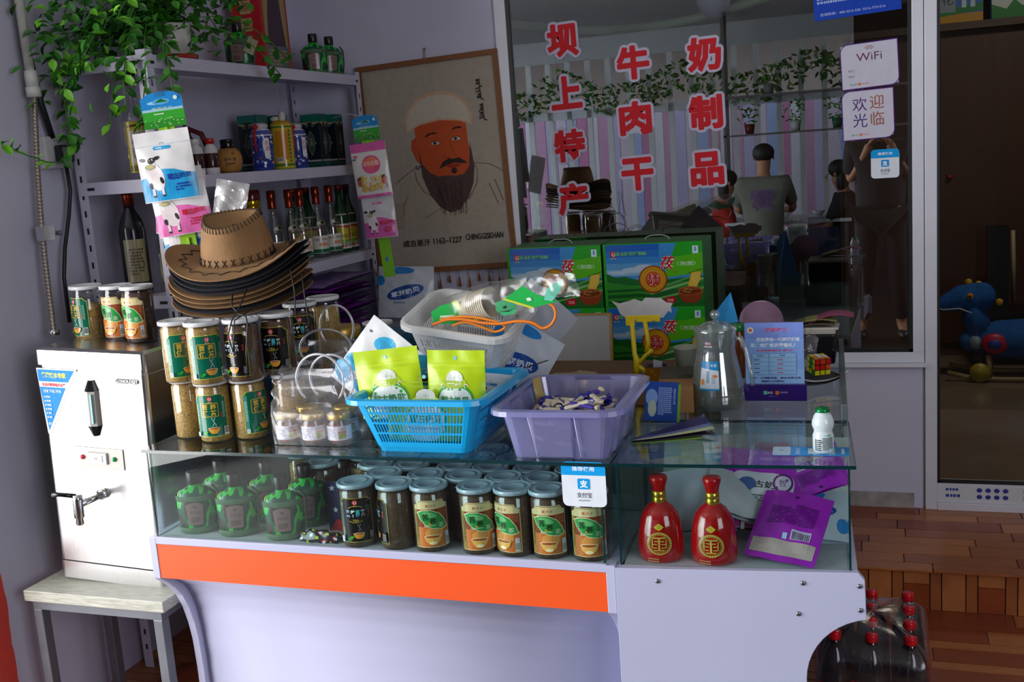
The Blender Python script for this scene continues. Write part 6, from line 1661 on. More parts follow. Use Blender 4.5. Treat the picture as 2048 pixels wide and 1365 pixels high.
# noodle cartons
CW, CH = .350, .224
def carton_art():
    a = Art(); X0, X1 = -CW / 2, CW / 2
    a.rect(X0, 0, X1, CH, '#2a9a28'); a.rect(X0 + .010, .0, X1, CH - .004, '#3f8fd0')
    for k, c_ in enumerate(('#2262c0', '#2b72c6', '#3a86cc', '#5a9cd2', '#86b4d8')): a.rect(X0 + .010, CH - .004 - .022 * (k + 1), X0 + .2, CH - .004 - .022 * k, c_)
    for u, v, ru, rv in ((-.06, .13, .05, .010), (-.03, .137, .035, .012), (-.12, .122, .04, .006)): a.ell(u, v, ru, rv, '#b4cadc', 16)
    a.poly([(X0 + .01, 0), (X1, 0), (X1, .105), (.06, .095), (-.02, .088), (-.06, .096), (-.10, .108), (-.135, .105), (X0 + .01, .120)], '#1d6a26')
    a.poly([(X0 + .01, .09), (-.08, .075), (.0, .078), (X1, .09), (X1, .06), (X0 + .01, .06)], '#2f8a2a')
    for k in range(5): a.line([(X0 + .01, .058 - .011 * k), (-.05, .062 - .011 * k), (.0, .056 - .011 * k)], .003, '#4ca82c' if k % 2 else '#123f1c')
    a.poly([(.085, CH - .004), (X1, CH - .004), (X1, .115), (.04, .10), (.045, .12)], '#58b81e'); a.poly([(.085, CH - .004), (X1, CH - .004), (X1, .185), (.066, .17)], '#2aa42a')
    for k, (v0, v1) in enumerate(((.055, .105), (.045, .085), (.032, .068), (.022, .052))): a.line([(-.01, v0), (X1, v1 + .01)], .007, ('#5c9a5c', '#8ab47c', '#2a5f34', '#6ca85c')[k])
    a.ell(-.0, .095, .051, .049, '#8c3c10', 28); a.ell(0, .096, .046, .044, '#c8921c', 28); a.ell(0, .095, .030, .029, '#c85a1c', 24); a.ring(0, .095, .029, .031, '#d8b040', 24)
    a.text('麺', 0, .095, .040, '#f0d8c8', bold=.08); a.text('麺', 0, .095, .040, '#b82028', bold=.01)
    a.text('莜', .052, .153, .046, '#f4e4dc', bold=.08, shear=.25); a.text('莜', .052, .153, .046, '#c01c28', bold=.02, shear=.25)
    a.line([(.055, .132), (.082, .118)], .0016, '#b84048')
    a.text('（泡面）', .118, .148, .015, '#cfe8c8', w=.062, bold=.01)
    # noodles and bowl
    a.poly([(.120, .050), (.122, .075), (.130, .098), (.135, .118), (.168, .118), (.164, .09), (.152, .07), (.140, .05)], '#d8b038')
    for k in range(6): a.line([(.138 + .005 * k, .117), (.134 + .005 * k, .09), (.124 + .005 * k, .055)], .001, '#f0d878')
    a.line([(.122, .112), (.175, .128)], .0022, '#5a2a14')
    a.poly([(.085, .052), (.172, .052), (.165, .025), (.150, .010), (.108, .010), (.093, .025)], '#8c3c20'); a.ell(.1285, .052, .0435, .016, '#a8552c', 22); a.ell(.1285, .051, .037, .012, '#6a3014', 20)
    r_ = random.Random(4)
    for _ in range(20): u_, v_ = .1285 + r_.uniform(-.028, .028), .051 + r_.uniform(-.008, .008); a.line([(u_ - .006, v_), (u_, v_ + .003), (u_ + .006, v_)], .0013, r_.choice(['#c88a4c', '#9a5a2c', '#d8b060']))
    a.poly([(.035, .018), (.045, .032), (.07, .036), (.08, .026), (.075, .012), (.05, .008)], '#b81824'); a.text('泡面', .058, .021, .011, '#f0c8c0')
    logo(a, X0 + .038, CH - .036, .0115)
    a.text('草原居家旅游佳品', X0 + .098, CH - .036, .013, '#8ad8a4', w=.115, bold=.10); a.text('草原居家旅游佳品', X0 + .098, CH - .036, .012, '#1f7a58', w=.113)
    a.rect(X1 - .034, CH - .042, X1 - .014, CH - .016, '#d8ecf4'); a.text('S', X1 - .024, CH - .027, .014, '#2a7cc4', bold=.05)
    return a
w = MB(); w.b2(-CW / 2, CW / 2, 0, .215, 0, CH, '#1c6a24'); cme = w.mesh('carton_body'); cme.materials.append(V)
w = MB(); carton_art().onto(w, on_y(0, 0, 0), lift=.00004); pme = w.mesh('printed_front'); pme.materials.append(VG)
w = MB(); w.tube([(-.045, .10, CH), (-.04, .10, CH + .010), (-.02, .10, CH + .017), (.02, .10, CH + .017), (.04, .10, CH + .010), (.045, .10, CH)], .0015, 6, '#c8d0c8'); hme = w.mesh('handle'); hme.materials.append(V)
for lx, lz, lb, hd in ((-.7375, .7185, 'green noodle carton, lower right of four stacked at the window', 0), (-1.0925, .7185, 'green noodle carton, lower left of four, behind the white board', 0), (-.7375, .9435, 'green noodle carton, upper right of four stacked at the window', 1), (-1.0955, .9435, 'green noodle carton, upper left of four, beside the portrait', 1)):
    t = thing('noodle_carton', lb, 'carton', (lx, 3.605, lz), 0, 'green noodle cartons under the window')
    for me in (cme, pme) + ((hme,) if hd else ()):
        o = bpy.data.objects.new(me.name, me); COL.objects.link(o); o.parent = t
# white board
t = thing('white_board', 'small white board with a light wooden frame leaning on the lower cartons', 'board', (-1.035, 3.43, .7195), (-.10, 0, 0))
w = MB(); w.b2(-.172, .172, 0, .008, 0.008, .222); w.build('board_sheet', t, pmat('board_white', '#a9a8a6', .5, noise=.03))
w = MB(); w.b2(-.18, .18, -.003, .011, .222, .229); w.b2(-.18, .18, -.003, .011, 0, .008); w.b2(.172, .18, -.003, .011, .008, .222); w.b2(-.18, -.172, -.003, .011, .008, .222); w.build('frame', t, pmat('pine_frame', '#a8813c', .5, noise=.12, nscale=30), clean=True)
# tin with papers
t = thing('tin', 'round gold tin behind the lilac bin with a folded card on its lid', 'tin', (-.745, 2.62, .8625))
w = MB(); w.lathe([(.050, 0), (.052, .003), (.052, .05), (.050, .053), (.001, .053)], 30, '#8c7a3a'); w.build('tin_body', t, goldl)
w = MB(); w.box((-.025, -.005, .0555), (.09, .045, .002), '#b0a284', T=Matrix.Rotation(.15, 4, 'Z')); w.box((.01, .0, .058), (.05, .05, .0015), '#a89a7c', T=Matrix.Rotation(.1, 4, 'Y')); tag(w.build('folded_card', None, VM, loc=(-.745, 2.62, .8635)), 'folded cream card lying on the gold tin', 'card')
# pen pot
t = thing('pen_pot', 'glazed yellow and brown pot with a yellow sign clip standing in it', 'pot', (-.558, 2.71, .8625))
w = MB(); w.lathe([(.024, 0), (.026, .004), (.030, .058), (.0315, .06), (.029, .06), (.024, .006)], 26, cols=['#6a2a14', '#b8781c', '#5c2010', '#5c2010', '#3a1a10', '#3a1a10'], capt=False); w.build('pot_body', t, VG)
a = Art(); r_ = random.Random(3)
for _ in range(120): a.line([(u_ := r_.uniform(-.09, .09), v_ := r_.uniform(.006, .054)), (u_ + r_.uniform(-.005, .005), v_ + r_.uniform(.002, .006))], .0014, r_.choice(['#e0a828', '#d8901c', '#5a2414', '#e8b840']))
w = MB(); a.onto(w, lambda u, v, d: ((.0262 + v * .07 + d) * cos(-1.2 + u / .028), (.0262 + v * .07 + d) * sin(-1.2 + u / .028), v), step_u=.01, lift=.000005); w.build('glaze', t, VG)
yel = pmat('yellow_plastic', '#e2c40e', .35, noise=.03)
t = thing('sign_clip', 'yellow plastic double-arm sign clip holding a blank torn card', 'clip', (-.585, 2.70, .925))
w = MB(); w.tube([(-.024, 0, -.03), (-.022, 0, .015), (-.027, 0, .03), (-.030, 0, .115)], [.010, .009, .0065, .0062], 10); w.tube([(-.020, 0, .0), (.004, 0, .028), (.022, -.002, .042)], [.006, .0055, .006], 10); w.tube([(.006, 0, .035), (.012, 0, .06), (.005, 0, .12)], [.0065, .006, .006], 10); w.tube([(-.02, 0, -.0), (-.005, .0, -.012), (.0, 0, -.02)], .006, 8); w.build('clip_arm', t, yel)
w = MB(); w.b2(-.046, -.022, -.004, .004, .108, .134); w.b2(-.022, .046, -.003, .005, .117, .135); w.build('jaw', t, yel, bevel=.001)
w = MB()
for x_ in (-.018, .030): w.ball((x_, -.005, .122), .003, '#d0d0d0', 8)
w.build('rivet', t, chrome)
a = [(-.082, .175), (-.06, .168), (-.035, .174), (-.02, .179), (.0, .172), (.01, .182), (.05, .180), (.065, .168), (.082, .166), (.076, .155), (.078, .140), (.07, .146), (.055, .128), (-.045, .128), (-.060, .140), (-.068, .16)]
w = MB(); w.prism(a, .0, .0012, '#b9b4b2', axis='y'); tag(w.build('torn_card', None, VM, loc=(-.585, 2.698, .925)), 'blank torn white card held in the yellow sign clip', 'card')
w = MB(); w.prism([(-.012, 0), (.012, 0), (.014, .05), (-.010, .055)], 0, .001, '#b8c0cc', axis='y'); tag(w.build('name_card', None, VM, loc=(-.553, 2.702, .885)), 'small white card standing in the glazed pen pot', 'card')
t = thing('paper_cup', 'cream paper cup printed with small leaves beside the pen pot', 'paper cup', (-.487, 2.775, .8705))
w = MB(); w.lathe([(.024, 0), (.033, .086), (.0345, .087), (.0345, .090), (.032, .089), (.023, .002)], 26, '#aeb29e', capt=False); w.build('cup_body', t, VM)
a = Art(); 
for k in range(9): a.ell(.002 + .004 * sin(k * 2), .008 + .006 * k * .8, .0016, .0012, '#4c4a2c', 6)
w = MB(); a.onto(w, lambda u, v, d: ((.0242 + v * .105 + d) * cos(-1.3 + u / .028), (.0242 + v * .105 + d) * sin(-1.3 + u / .028), v)); w.build('print', t, VM)
t = thing('cardboard_box', 'small brown cardboard box between the pen pot and the glass jug', 'box', (-.462, 2.485, .8705), .15)
w = MB(); w.b2(-.045, .04, -.08, .12, 0, .062); w.build('carton', t, pmat('cardboard', None), bevel=.001); w = MB(); w.b2(-.042, .038, .02, .118, .0625, .072, '#3c382c'); w.build('lid_flap', t, VM)
# leaflet holder & brochures
t = thing('booklet', 'dark blue printed booklet standing between the lilac bin and the cardboard box', 'booklet', (-.478, 2.33, .8705), (-.15, .1, .25))
w = MB(); w.b2(-.035, .040, 0, .006, 0, .092, '#2b4a8c'); a = Art(); a.rect(-.033, .002, .038, .09, '#274a94'); a.ell(-.02, .055, .014, .02, '#7a9cc8', 12); a.ell(-.018, .03, .01, .02, '#a8b4a0', 12); a.fine(-.005, .015, .03, .065, 14, '#8ca4d0', .7); a.text('草原风光好礼品', .032, .075, .0045, '#d0d8e8', vert=True); a.onto(w, on_y(0, -.0001, 0)); w.build('cover', t, VG)
w = MB(); w.b2(.040, .046, 0, .03, 0, .088, '#6ca03c'); w.build('spine', t, VG)
t = thing('brochure', 'open dark purple and green folded brochure lying on the short case', 'brochure', (-.425, 2.19, .8712), .50)
def leafsheet(col, z0, z1, y0, y1, x1, nm, cf=None):
    w = MB(); w.grid(lambda u, v: (-.09 + (x1 + .09) * u, (y0 + (y1 - y0) * v) * (.12 + .88 * u ** .6), z0 + (z1 - z0) * (u ** 1.3) * (.35 + .65 * v)), 12, 5, col, cf=cf); w.build(nm, t, VG, solid=.0005)
leafsheet('#6f9a3c', .0006, .004, -.036, .02, .06, 'lower_leaf')
leafsheet('#1b1122', .003, .016, -.032, .034, .088, 'middle_leaf')
leafsheet('#2c2a5c', .006, .034, -.022, .044, .092, 'upper_leaf', cf=lambda u, v: '#a8b088' if v < .3 else ('#6a78a0' if v < .5 else '#2c2a5c'))
# ---- glass jug
t = thing('glass_jug', 'glass water jug with round-knobbed lid and a blue product sticker', 'jug', (-.364, 2.480, .8705))
jg = clear('jug_glass', (.84, .88, .87), .13, .04, cloud=.16, ccol=(.55, .60, .58))
w = MB(); w.lathe([(.050, 0), (.060, .003), (.0650, .018), (.0625, .04), (.054, .09), (.047, .125), (.0445, .140), (.0445, .15), (.0485, .185), (.050, .192)], 40, capt=False); w.build('jug_body', t, jg, solid=.002)
w = MB(); w.lathe([(.052, .004), (.0620, .018), (.0605, .032), (.001, .032)], 36, '#4c4c34'); w.build('tea_dregs', t, clear('old_tea', (.62, .60, .44), .08, .05, cloud=.25, ccol=(.4, .38, .26)))
w = MB(); w.lathe([(.030, .150), (.034, .152), (.034, .180), (.049, .188), (.050, .192), (.042, .197), (.022, .206), (.006, .209), (.004, .214)], 34, capb=True); w.build('lid', t, jg)
w = MB(); w.ball((0, 0, .224), .0115, '#ffffff', 16); w.build('lid_knob', t, jg)
w = MB(); w.tube([(.040, -.0, .165), (.060, -.01, .168), (.072, -.012, .14), (.080, -.016, .10), (.086, -.018, .055)], [.007, .007, .0065, .006, .0055], 10); w.build('handle', t, jg)
a = Art(); a.rrect(-.020, .052, .020, .120, .003, '#c9d4dc'); a.poly([(-.020, .105), (.020, .098), (.020, .120), (-.020, .120)], '#1f86c0'); a.text('水壶', .009, .111, .007, '#e8f4fa'); a.rect(-.006, .07, .0, .098, '#8ca4b0'); a.rect(.006, .068, .012, .09, '#a8bcc8'); a.ell(-.014, .072, .004, .007, '#d88a3c', 10); a.ell(.012, .086, .005, .003, '#d87c3c', 10); a.rect(-.02, .052, .02, .0565, '#1f86c0')
w = MB(); a.onto(w, lambda u, v, d: ((.0640 - max(0, v - .03) * .165 + d + .001) * cos(-1.75 + u / .05), (.0640 - max(0, v - .03) * .165 + d + .001) * sin(-1.75 + u / .05), v), step_u=.008, step_v=.01); w.build('sticker', t, VG)
a = Art(); a.rect(-.010, .152, .010, .168, '#e0dcdc'); a.rect(-.010, .156, .010, .168, '#9c1f2c'); a.text('eac', 0, .162, .006, '#f0e0e0', bold=.04)
w = MB(); a.onto(w, on_cyl(.0445, -1.85)); w.build('red_sticker', t, VG)
# ---- acrylic stand
t = thing('sign_stand', 'clear acrylic stand with a light blue price sheet and purple foot', 'sign', (-.234, 2.548, .8705), .02)
ac = clear('acrylic', (.86, .86, .86), .10, .02)
w = MB(); w.b2(-.073, .073, .004, .0065, .0, .24); w.build('acrylic_sheet', t, ac)
w = MB(); w.b2(-.073, .073, -.012, .030, 0, .040, '#2c1068'); a = Art(); a.rrect(-.028, .016, -.019, .025, .002, '#6cb8a8'); a.text('美团', -.0125, .0205, .006, '#d8d8e8'); a.rrect(0, .016, .009, .025, .002, '#d8682c'); a.text('大众点评', .020, .0215, .0045, '#d8c8e0', w=.018); a.fine(-.015, .011, .04, .002, 1, '#9a84b8'); a.onto(w, on_y(0, -.012, 0)); w.build('foot', t, VG, bevel=.0005)
a = Art(); a.rect(-.070, .040, .068, .190, '#7fa4e0'); a.rect(-.070, .15, .068, .190, '#7c96e0'); a.rect(-.070, .04, .068, .075, '#8cb4e4')
a.ell(-.056, .172, .008, .008, '#d8dccc', 14); a.ell(-.056, .172, .004, .004, '#c8542c', 10); a.text('扫码送礼', .005, .172, .011, '#d85070', w=.05, bold=.05, shear=.2); a.line([(-.032, .171), (-.024, .172)], .001, '#d86a84'); a.line([(.034, .172), (.042, .173)], .001, '#d86a84')
a.text('购任意任一项特活调用', .008, .149, .010, '#e8f0fa', w=.10, bold=.03); a.text('及：充值有话费赠礼！', -.005, .135, .010, '#e8f0fa', w=.105, bold=.03); a.text('桌上扫码享优惠活动（限每日）', 0, .122, .005, '#d83c5c', w=.085, bold=.03)
a.rect(-.054, .062, .050, .115, '#8cb8e0'); 
for k in range(6): a.line([(-.054, .062 + .0106 * k), (.050, .062 + .0106 * k)], .0006, '#3c4c78')
for u_ in (-.054, -.014, .050): a.line([(u_, .062), (u_, .115)], .0006, '#3c4c78')
a.text('奖品名', -.034, .110, .005, '#3c4c78', w=.016); a.text('奖项', .018, .110, .005, '#3c4c78', w=.012)
for k in range(4): a.fine(-.050, .0655 + .0106 * k, .03, .004, 1, '#4c5c88', .9); a.fine(.005, .0655 + .0106 * k, .028, .004, 1, '#c85a7c', .9)
a.text('提示：人均能活没，您本月奖项待', 0, .0545, .005, '#26305c', w=.12, bold=.02); a.text('填微打分详细啦！', -.006, .046, .005, '#26305c', w=.055, bold=.02)
w = MB(); w.b2(-.070, .068, .002, .0035, .040, .190, '#7fa4e0'); a.onto(w, on_y(0, .002, 0), lift=.00005); w.build('price_sheet', t, VM)
# ---- yoghurt bottle and card
t = thing('drink_bottle', 'small white yoghurt drink bottle with a green foil cap on the blue card', 'bottle', (-.104, 2.112, .8722))
w = MB(); w.lathe([(.016, 0), (.0195, .002), (.0205, .01), (.0205, .035), (.018, .042), (.018, .046), (.0215, .055), (.0215, .063), (.017, .076), (.0115, .082), (.0115, .086)], 26, '#d3e0e2'); w.build('body', t, VG)
w = MB(); w.lathe([(.0145, .083), (.0150, .086), (.0125, .091), (.010, .091), (.009, .089)], 14, '#0f8a4c'); w.build('foil_cap', t, pmat('green_foil', '#0f8a4c', .25, metal=.6, bump=1, bscale=80))
a = Art(); a.fine(-.02, .006, .013, .024, 6, '#4a5a60', .8); a.fine(-.004, .008, .022, .026, 9, '#5c6c70', .8); a.text('优酸乳', .008, .038, .005, '#3cb890', w=.014); a.ell(.018, .010, .004, .003, '#7cd0b4', 10)
w = MB(); a.onto(w, on_cyl(.0207, -1.4), step_u=.005); w.build('print', t, VG)
a = Art(); a.rrect(-.075, -.030, .073, .030, .006, '#2492d8'); a.rrect(-.075, -.030, -.040, .030, .006, '#b8d0dc'); a.text('支', -.058, .006, .012, '#3a84b8', rot=0); a.text('收钱码支付', -.026, 0, .009, '#e8f4fa', w=.045, rot=pi / 2); a.rect(-.006, -.02, .046, .02, '#c8d8e0'); a.rrect(.058, -.018, .064, .018, .001, '#c8e0f0')
w = MB(); w.b2(-.075, .073, -.03, .03, 0, .0008, '#2080c0'); a.onto(w, on_z(0, 0, .0008), lift=.00005, base_lift=.00008); tag(w.build('payment_card', None, VG, loc=(-.128, 2.115, .8706)), 'blue and white payment card lying under the yoghurt bottle', 'card')
bpy.data.objects['payment_card'].rotation_euler.z = .05
# ---- things behind the sign stand
t = thing('printer', 'black receipt printer with papers on top behind the sign stand', 'printer', (-.175, 3.03, .8705))
w = MB(); w.b2(-.10, .065, -.07, .08, 0, .085, '#17151a'); w.build('case', t, VG, bevel=.006); w = MB(); w.b2(-.104, .068, -.076, .082, .085, .097, '#a8a49a'); w.build('lid', t, VG, bevel=.003)
for i, (col, rz, dx, nm) in enumerate((('#c8c2b8', .02, 0, 'white booklet'), ('#6a6048', .2, -.01, 'olive sheet'), ('#8c8a50', .35, -.005, 'yellow-green sheet'), ('#8a3c5c', -.5, .04, 'maroon card'))):
    w = MB(); w.grid(lambda u, v: (-.06 + .12 * u, -.045 + .09 * v, .008 * i * sin(u * 2.4)), 6, 4, col); tag(w.build('paper', None, VM, loc=(-.16 + dx, 3.01, .9685 + .005 * i), solid=.001 if i else .004), '%s lying on the black receipt printer' % nm, 'paper')
    bpy.context.scene.objects[-1] if False else None
t = thing('folded_card', 'sky blue card folded into a tent behind the jug lid', 'card', (-.385, 2.88, .8705), .2)
w = MB(); w.add([(-.045, 0, 0), (.055, 0, 0), (.01, .03, .215), (-.04, 0, .16)], [(0, 1, 2, 3)], '#2f9ad8'); w.add([(-.045, 0, 0), (-.04, 0, .16), (.01, .03, .215), (.0, .10, 0)], [(0, 1, 2, 3)], '#1f6fae'); w.build('card_sheet', t, VM, solid=.0012)
t = thing('sauce_jar', 'brown sauce jar with a green lid behind the glass jug', 'jar', (-.352, 2.80, .8705))
w = MB(); w.lathe([(.022, 0), (.025, .003), (.025, .11), (.018, .125), (.018, .13)], 22, '#6a3418'); w.build('body', t, VG); w = MB(); w.lathe([(.021, .128), (.022, .13), (.022, .145), (.02, .147)], 22, '#1c7a34'); w.build('lid', t, VG)
t = thing('round_fan', 'pink round paper fan behind the acrylic stand', 'fan', (-.30, 2.90, .8705), (-.1, 0, .1))
w = MB(); w.lathe([(.06, 0), (.06, .0015)], 28, '#a8829c', T=Matrix.Translation((0, 0, .13)) @ Matrix.Rotation(pi / 2, 4, 'X')); w.build('fan_leaf', t, VM); w = MB(); w.b2(-.004, .004, -.003, .002, 0, .08, '#b8a08c'); w.build('fan_handle', t, VM)
t = thing('tray', 'dark shallow tray with a white edge on the right rear of the glass counter', 'tray', (-.160, 2.72, .8705), .55)
w = MB(); w.grid(lambda u, v: ((u - .5) * .14, (v - .5) * .12, .002 + .03 * (abs(2 * u - 1) ** 2.5) * .6 + .03 * abs(2 * v - 1) ** 3 * .6), 14, 12, '#17161c'); tr = w.build('tray_dish', t, VG, solid=.004)
w = MB(); w.tube([((u - .5) * .14, -.06, .002 + .018 + .018 * (abs(2 * u - 1) ** 2.5)) for u in [k / 12 for k in range(13)]], .0022, 6, '#c8c8c8'); w.build('tray_edge', t, V)
t = thing('puzzle_cube', 'red, yellow and white puzzle cube in the dark tray', 'puzzle cube', (-.142, 2.72, .9), (.12, 0, .5))
w = MB(); s_ = .043; w.box((0, 0, s_ / 2), (s_, s_, s_), '#141414'); w.build('cube_core', t, VG, bevel=.001)
r_ = random.Random(12); q = s_ / 3
w = MB()
for f_i, T_ in enumerate((Matrix.Identity(4), Matrix.Rotation(pi / 2, 4, 'Z'), Matrix.Rotation(-pi / 2, 4, 'Z'), Matrix.Rotation(pi, 4, 'Z'))):
    for i in range(3):
        for j in range(3):
            c_ = [['#c8c020', '#c02018', '#c02018'], ['#c8c020', '#c02018', '#c8401c'], ['#d8c828', '#d05018', '#c02018']][i][j] if f_i == 0 else r_.choice(['#d8dcdc', '#c8d0d0', '#2040a0'] if f_i == 1 else ['#208a3c', '#c8c020'])
            w.box(((i - 1) * q, -s_ / 2 - .0004, (j + .5) * q), (q * .84, .0008, q * .84), c_, T=T_)
for i in range(3):
    for j in range(3): w.box(((i - 1) * q, (j - 1) * q, s_ + .0004), (q * .84, q * .84, .0008), r_.choice(['#d87820', '#d8c828', '#2050b0', '#d8d8d8']))
tag(w.build('facelets', t, VG), None, None, None, 'stuff')
t = thing('plastic_bag', 'crumpled clear plastic bag in front of the black printer', 'bag', (-.19, 2.86, .8705))
w = crumple(Vector((-.02, 0, 0.005)), Vector((.03, 0, .10)), .10, .03, .0, 20, 18, .004, 9, fat=.03); w.build('bag_film', t, clear('bag_film', (1, 1, 1)))

# ================================================================== INSIDE THE SHORT CASE
redg = pmat('red_glaze', '#b30d10', .12, coat=.8, noise=.03)
goldp = pmat('gold_foil', '#d0ac3c', .25, metal=.8, noise=.15, nscale=60)
def red_bottle(loc, rz, label):
    t = thing('liquor_bottle', label, 'bottle', loc, rz, 'red liquor bottles'); t.scale = (1, 1, .92)
    w = MB(); w.lathe([(.040, 0), (.0455, .003), (.048, .02), (.0475, .05), (.043, .085), (.037, .107), (.027, .123), (.017, .131), (.0135, .135)], 36, sy=.9); w.build('body', t, redg)
    w = MB(); w.lathe([(.0135, .130), (.0142, .132), (.0142, .144), (.0136, .145), (.0142, .146), (.0142, .158), (.013, .159)], 24); w.build('gold_collar', t, goldp)
    w = MB(); w.lathe([(.0125, .158), (.0130, .160), (.0150, .172), (.0185, .183), (.0185, .190), (.0165, .193), (.004, .1935)], 26, '#b80f10'); w.build('stopper', t, VG)
    a = Art(); r_ = random.Random(5)
    a.ring(0, .048, .0225, .0265, '#b8963c', 30); a.ring(0, .048, .0195, .0205, '#c8a848', 30)
    for k in range(26): th = 2 * pi * k / 26; a.ell(.0235 * cos(th), .048 + .0235 * sin(th), .0028, .0022, '#d0b054', 6)
    for u0, v0, u1, v1 in ((-.013, .060, .013, .0635), (-.010, .053, .010, .0555), (-.015, .046, -.004, .0485), (.004, .046, .015, .0485), (-.015, .040, -.0125, .060), (.0125, .040, .015, .058), (-.002, .034, .002, .062), (-.013, .038, -.004, .0405), (.004, .038, .013, .0405), (-.010, .032, .010, .0345)): a.rect(u0, v0, u1, v1, '#c8a648')
    a.ell(-.0, .086, .0085, .0065, '#d8b83c', 14); a.poly([(-.011, .086), (0, .0945), (.011, .086), (0, .078)], '#d8b83c'); a.text('王', 0, .086, .007, '#a8801c'); a.text('草', -.016, .086, .004, '#b8802c'); a.text('酒', .016, .086, .004, '#b8802c')
    a.fine(-.024, .011, .048, .004, 1, '#c89a60', .9); a.fine(-.024, .005, .048, .004, 1, '#c89a60', .9)
    rp = [(0, .0455), (.01, .0470), (.02, .048), (.05, .0475), (.085, .043), (.107, .037)]
    def rad(v):
        for (v0, r0), (v1, r1) in zip(rp[:-1], rp[1:]):
            if v <= v1: return r0 + (r1 - r0) * (v - v0) / (v1 - v0)
        return rp[-1][1]
    def f(u, v, d):
        r_ = rad(v) + d; a_ = -pi / 2 + u / .047; return (r_ * cos(a_), .9 * r_ * sin(a_) - .0004, v)
    w = MB(); a.onto(w, f, step_u=.004, step_v=.006, lift=.00005, base_lift=.0004); w.build('gold_print', t, goldp if False else VG)
red_bottle((-.432, 2.066, .6485), .10, 'bulbous red liquor bottle with gold medallion, left one in the short case')
red_bottle((-.322, 2.068, .6485), .0, 'bulbous red liquor bottle with gold medallion, right one in the short case')
VIO = '#a01eb0'
def vio_art(w_, h_):
    a = Art(); W2 = w_ / 2; a.rrect(-W2 * .7, h_ * .06, W2 * .75, h_ * .62, .02, '#c8c0cc'); a.text('蒙古奶酪', .01, h_ * .42, h_ * .12, '#2c2030', w=w_ * .5, bold=.02); a.ell(W2 * .5, h_ * .48, .022, .022, '#5c2070', 16); a.ell(W2 * .5, h_ * .48, .017, .017, '#c8b8d0', 16); a.text('牧', W2 * .5, h_ * .48, .016, '#5c2070'); a.ell(-W2 * .5, h_ * .3, .03, .02, '#5c9a34', 14); a.ell(-W2 * .3, h_ * .42, .02, .015, '#2a4a8c', 12); a.fine(-W2 * .5, h_ * .12, w_ * .5, h_ * .14, 4, '#6a5a70', .6); return a
def vio_back(w_, h_):
    a = Art(); W2 = w_ / 2; a.rect(-W2 * .9, h_ * .72, W2 * .9, h_ * .92, '#b8a09c'); a.barcode(-W2 * .7, h_ * .56, w_ * .28, h_ * .13, '#3c1c4c', '#c8b8d4'); a.rect(-W2 * .05, h_ * .62, W2 * .08, h_ * .70, '#a8c8e4'); a.fine(-W2 * .7, h_ * .2, w_ * .65, h_ * .3, 9, '#6a1080', .6); a.ell(0, h_ * .08, .004, .003, '#401050', 8); return a
def laid(label, loc, rot, w_, h_, T, col, art, seed):
    t = thing('snack_pouch', label, 'pouch', loc, rot, 'pouches piled in the short case'); fn = pouch_fn(w_, h_, T, .6, .14, .002, seed); lay = lambda p: (p[0], p[2] - h_ / 2, -p[1])
    w = MB()
    for side in (-1, 1): w.grid(lambda a_, b_, side=side: lay(fn((a_ - .5) * w_ * (1 if side < 0 else -1), b_ * h_, 0, side)), 14, 16, col)
    w.build('pouch_body', t, VF, clean=True)
    if art: w = MB(); art.onto(w, lambda u, v, d: lay(fn(u, v, d)), step_u=.01, step_v=.01, base_lift=.0006); w.build('print', t, VF)
laid('violet pouch lying face down in front at the right of the short case', (-.175, 2.118, .706), (-.62, -.05, 2.9), .145, .165, .012, VIO, vio_back(.145, .165), 1)
laid('violet cheese pouch with white panel tilted across the pile in the short case', (-.240, 2.235, .765), (.95, .05, -.10), .19, .14, .014, VIO, vio_art(.19, .14), 2)
laid('white and blue cow pouch at the right side of the short case', (-.125, 2.215, .700), (.75, .05, .1), .12, .12, .016, '#c8d0dc', blue_milk_art(.12, .12), 3)
laid('violet pouch with grey window leaning on the right glass of the short case', (-.128, 2.245, .790), (.9, -.35, .1), .12, .10, .010, VIO, vio_back(.12, .10), 4)
laid('white pouch lying between the red bottles and the violet pouches', (-.275, 2.20, .742), (.6, .35, .3), .16, .12, .010, '#b8b6bc', None, 5)
laid('pale pouch behind the left red bottle in the short case', (-.39, 2.19, .735), (1.0, -.2, .1), .12, .14, .010, '#b4b4c0', None, 6)
laid('pink-edged white pouch under the violet cheese pouch', (-.235, 2.225, .705), (.5, .15, .12), .16, .13, .012, '#b49ab4', cow_art(.16, .13, '#b83c90', '#d0283c'), 7)
stand_pouch('white and lime pouch standing at the left rear of the short case', (-.415, 2.29, .65), (-.1, .08, .1), .12, .185, .014, '#b8c4b4', lime_art(.12, .185), 11, 'pouches piled in the short case')
stand_pouch('cream pouch with orange patch at the rear of the short case', (-.25, 2.31, .655), (-.1, 0, .05), .19, .19, .014, '#a8a09c', None, 12, 'pouches piled in the short case')
w = MB(); w.b2(-.035, .035, 0, .004, 0, .035, '#b85418'); w.build('orange_patch', bpy.data.objects[[o.name for o in COL.objects if o.get('label', '').startswith('cream pouch with orange')][0]], VG, loc=(.03, -.022, .14))
stand_pouch('white pouch with yellow dots at the right rear of the short case', (-.12, 2.315, .655), (-.1, 0, .05), .12, .185, .014, '#c2c4c0', None, 13, 'pouches piled in the short case')
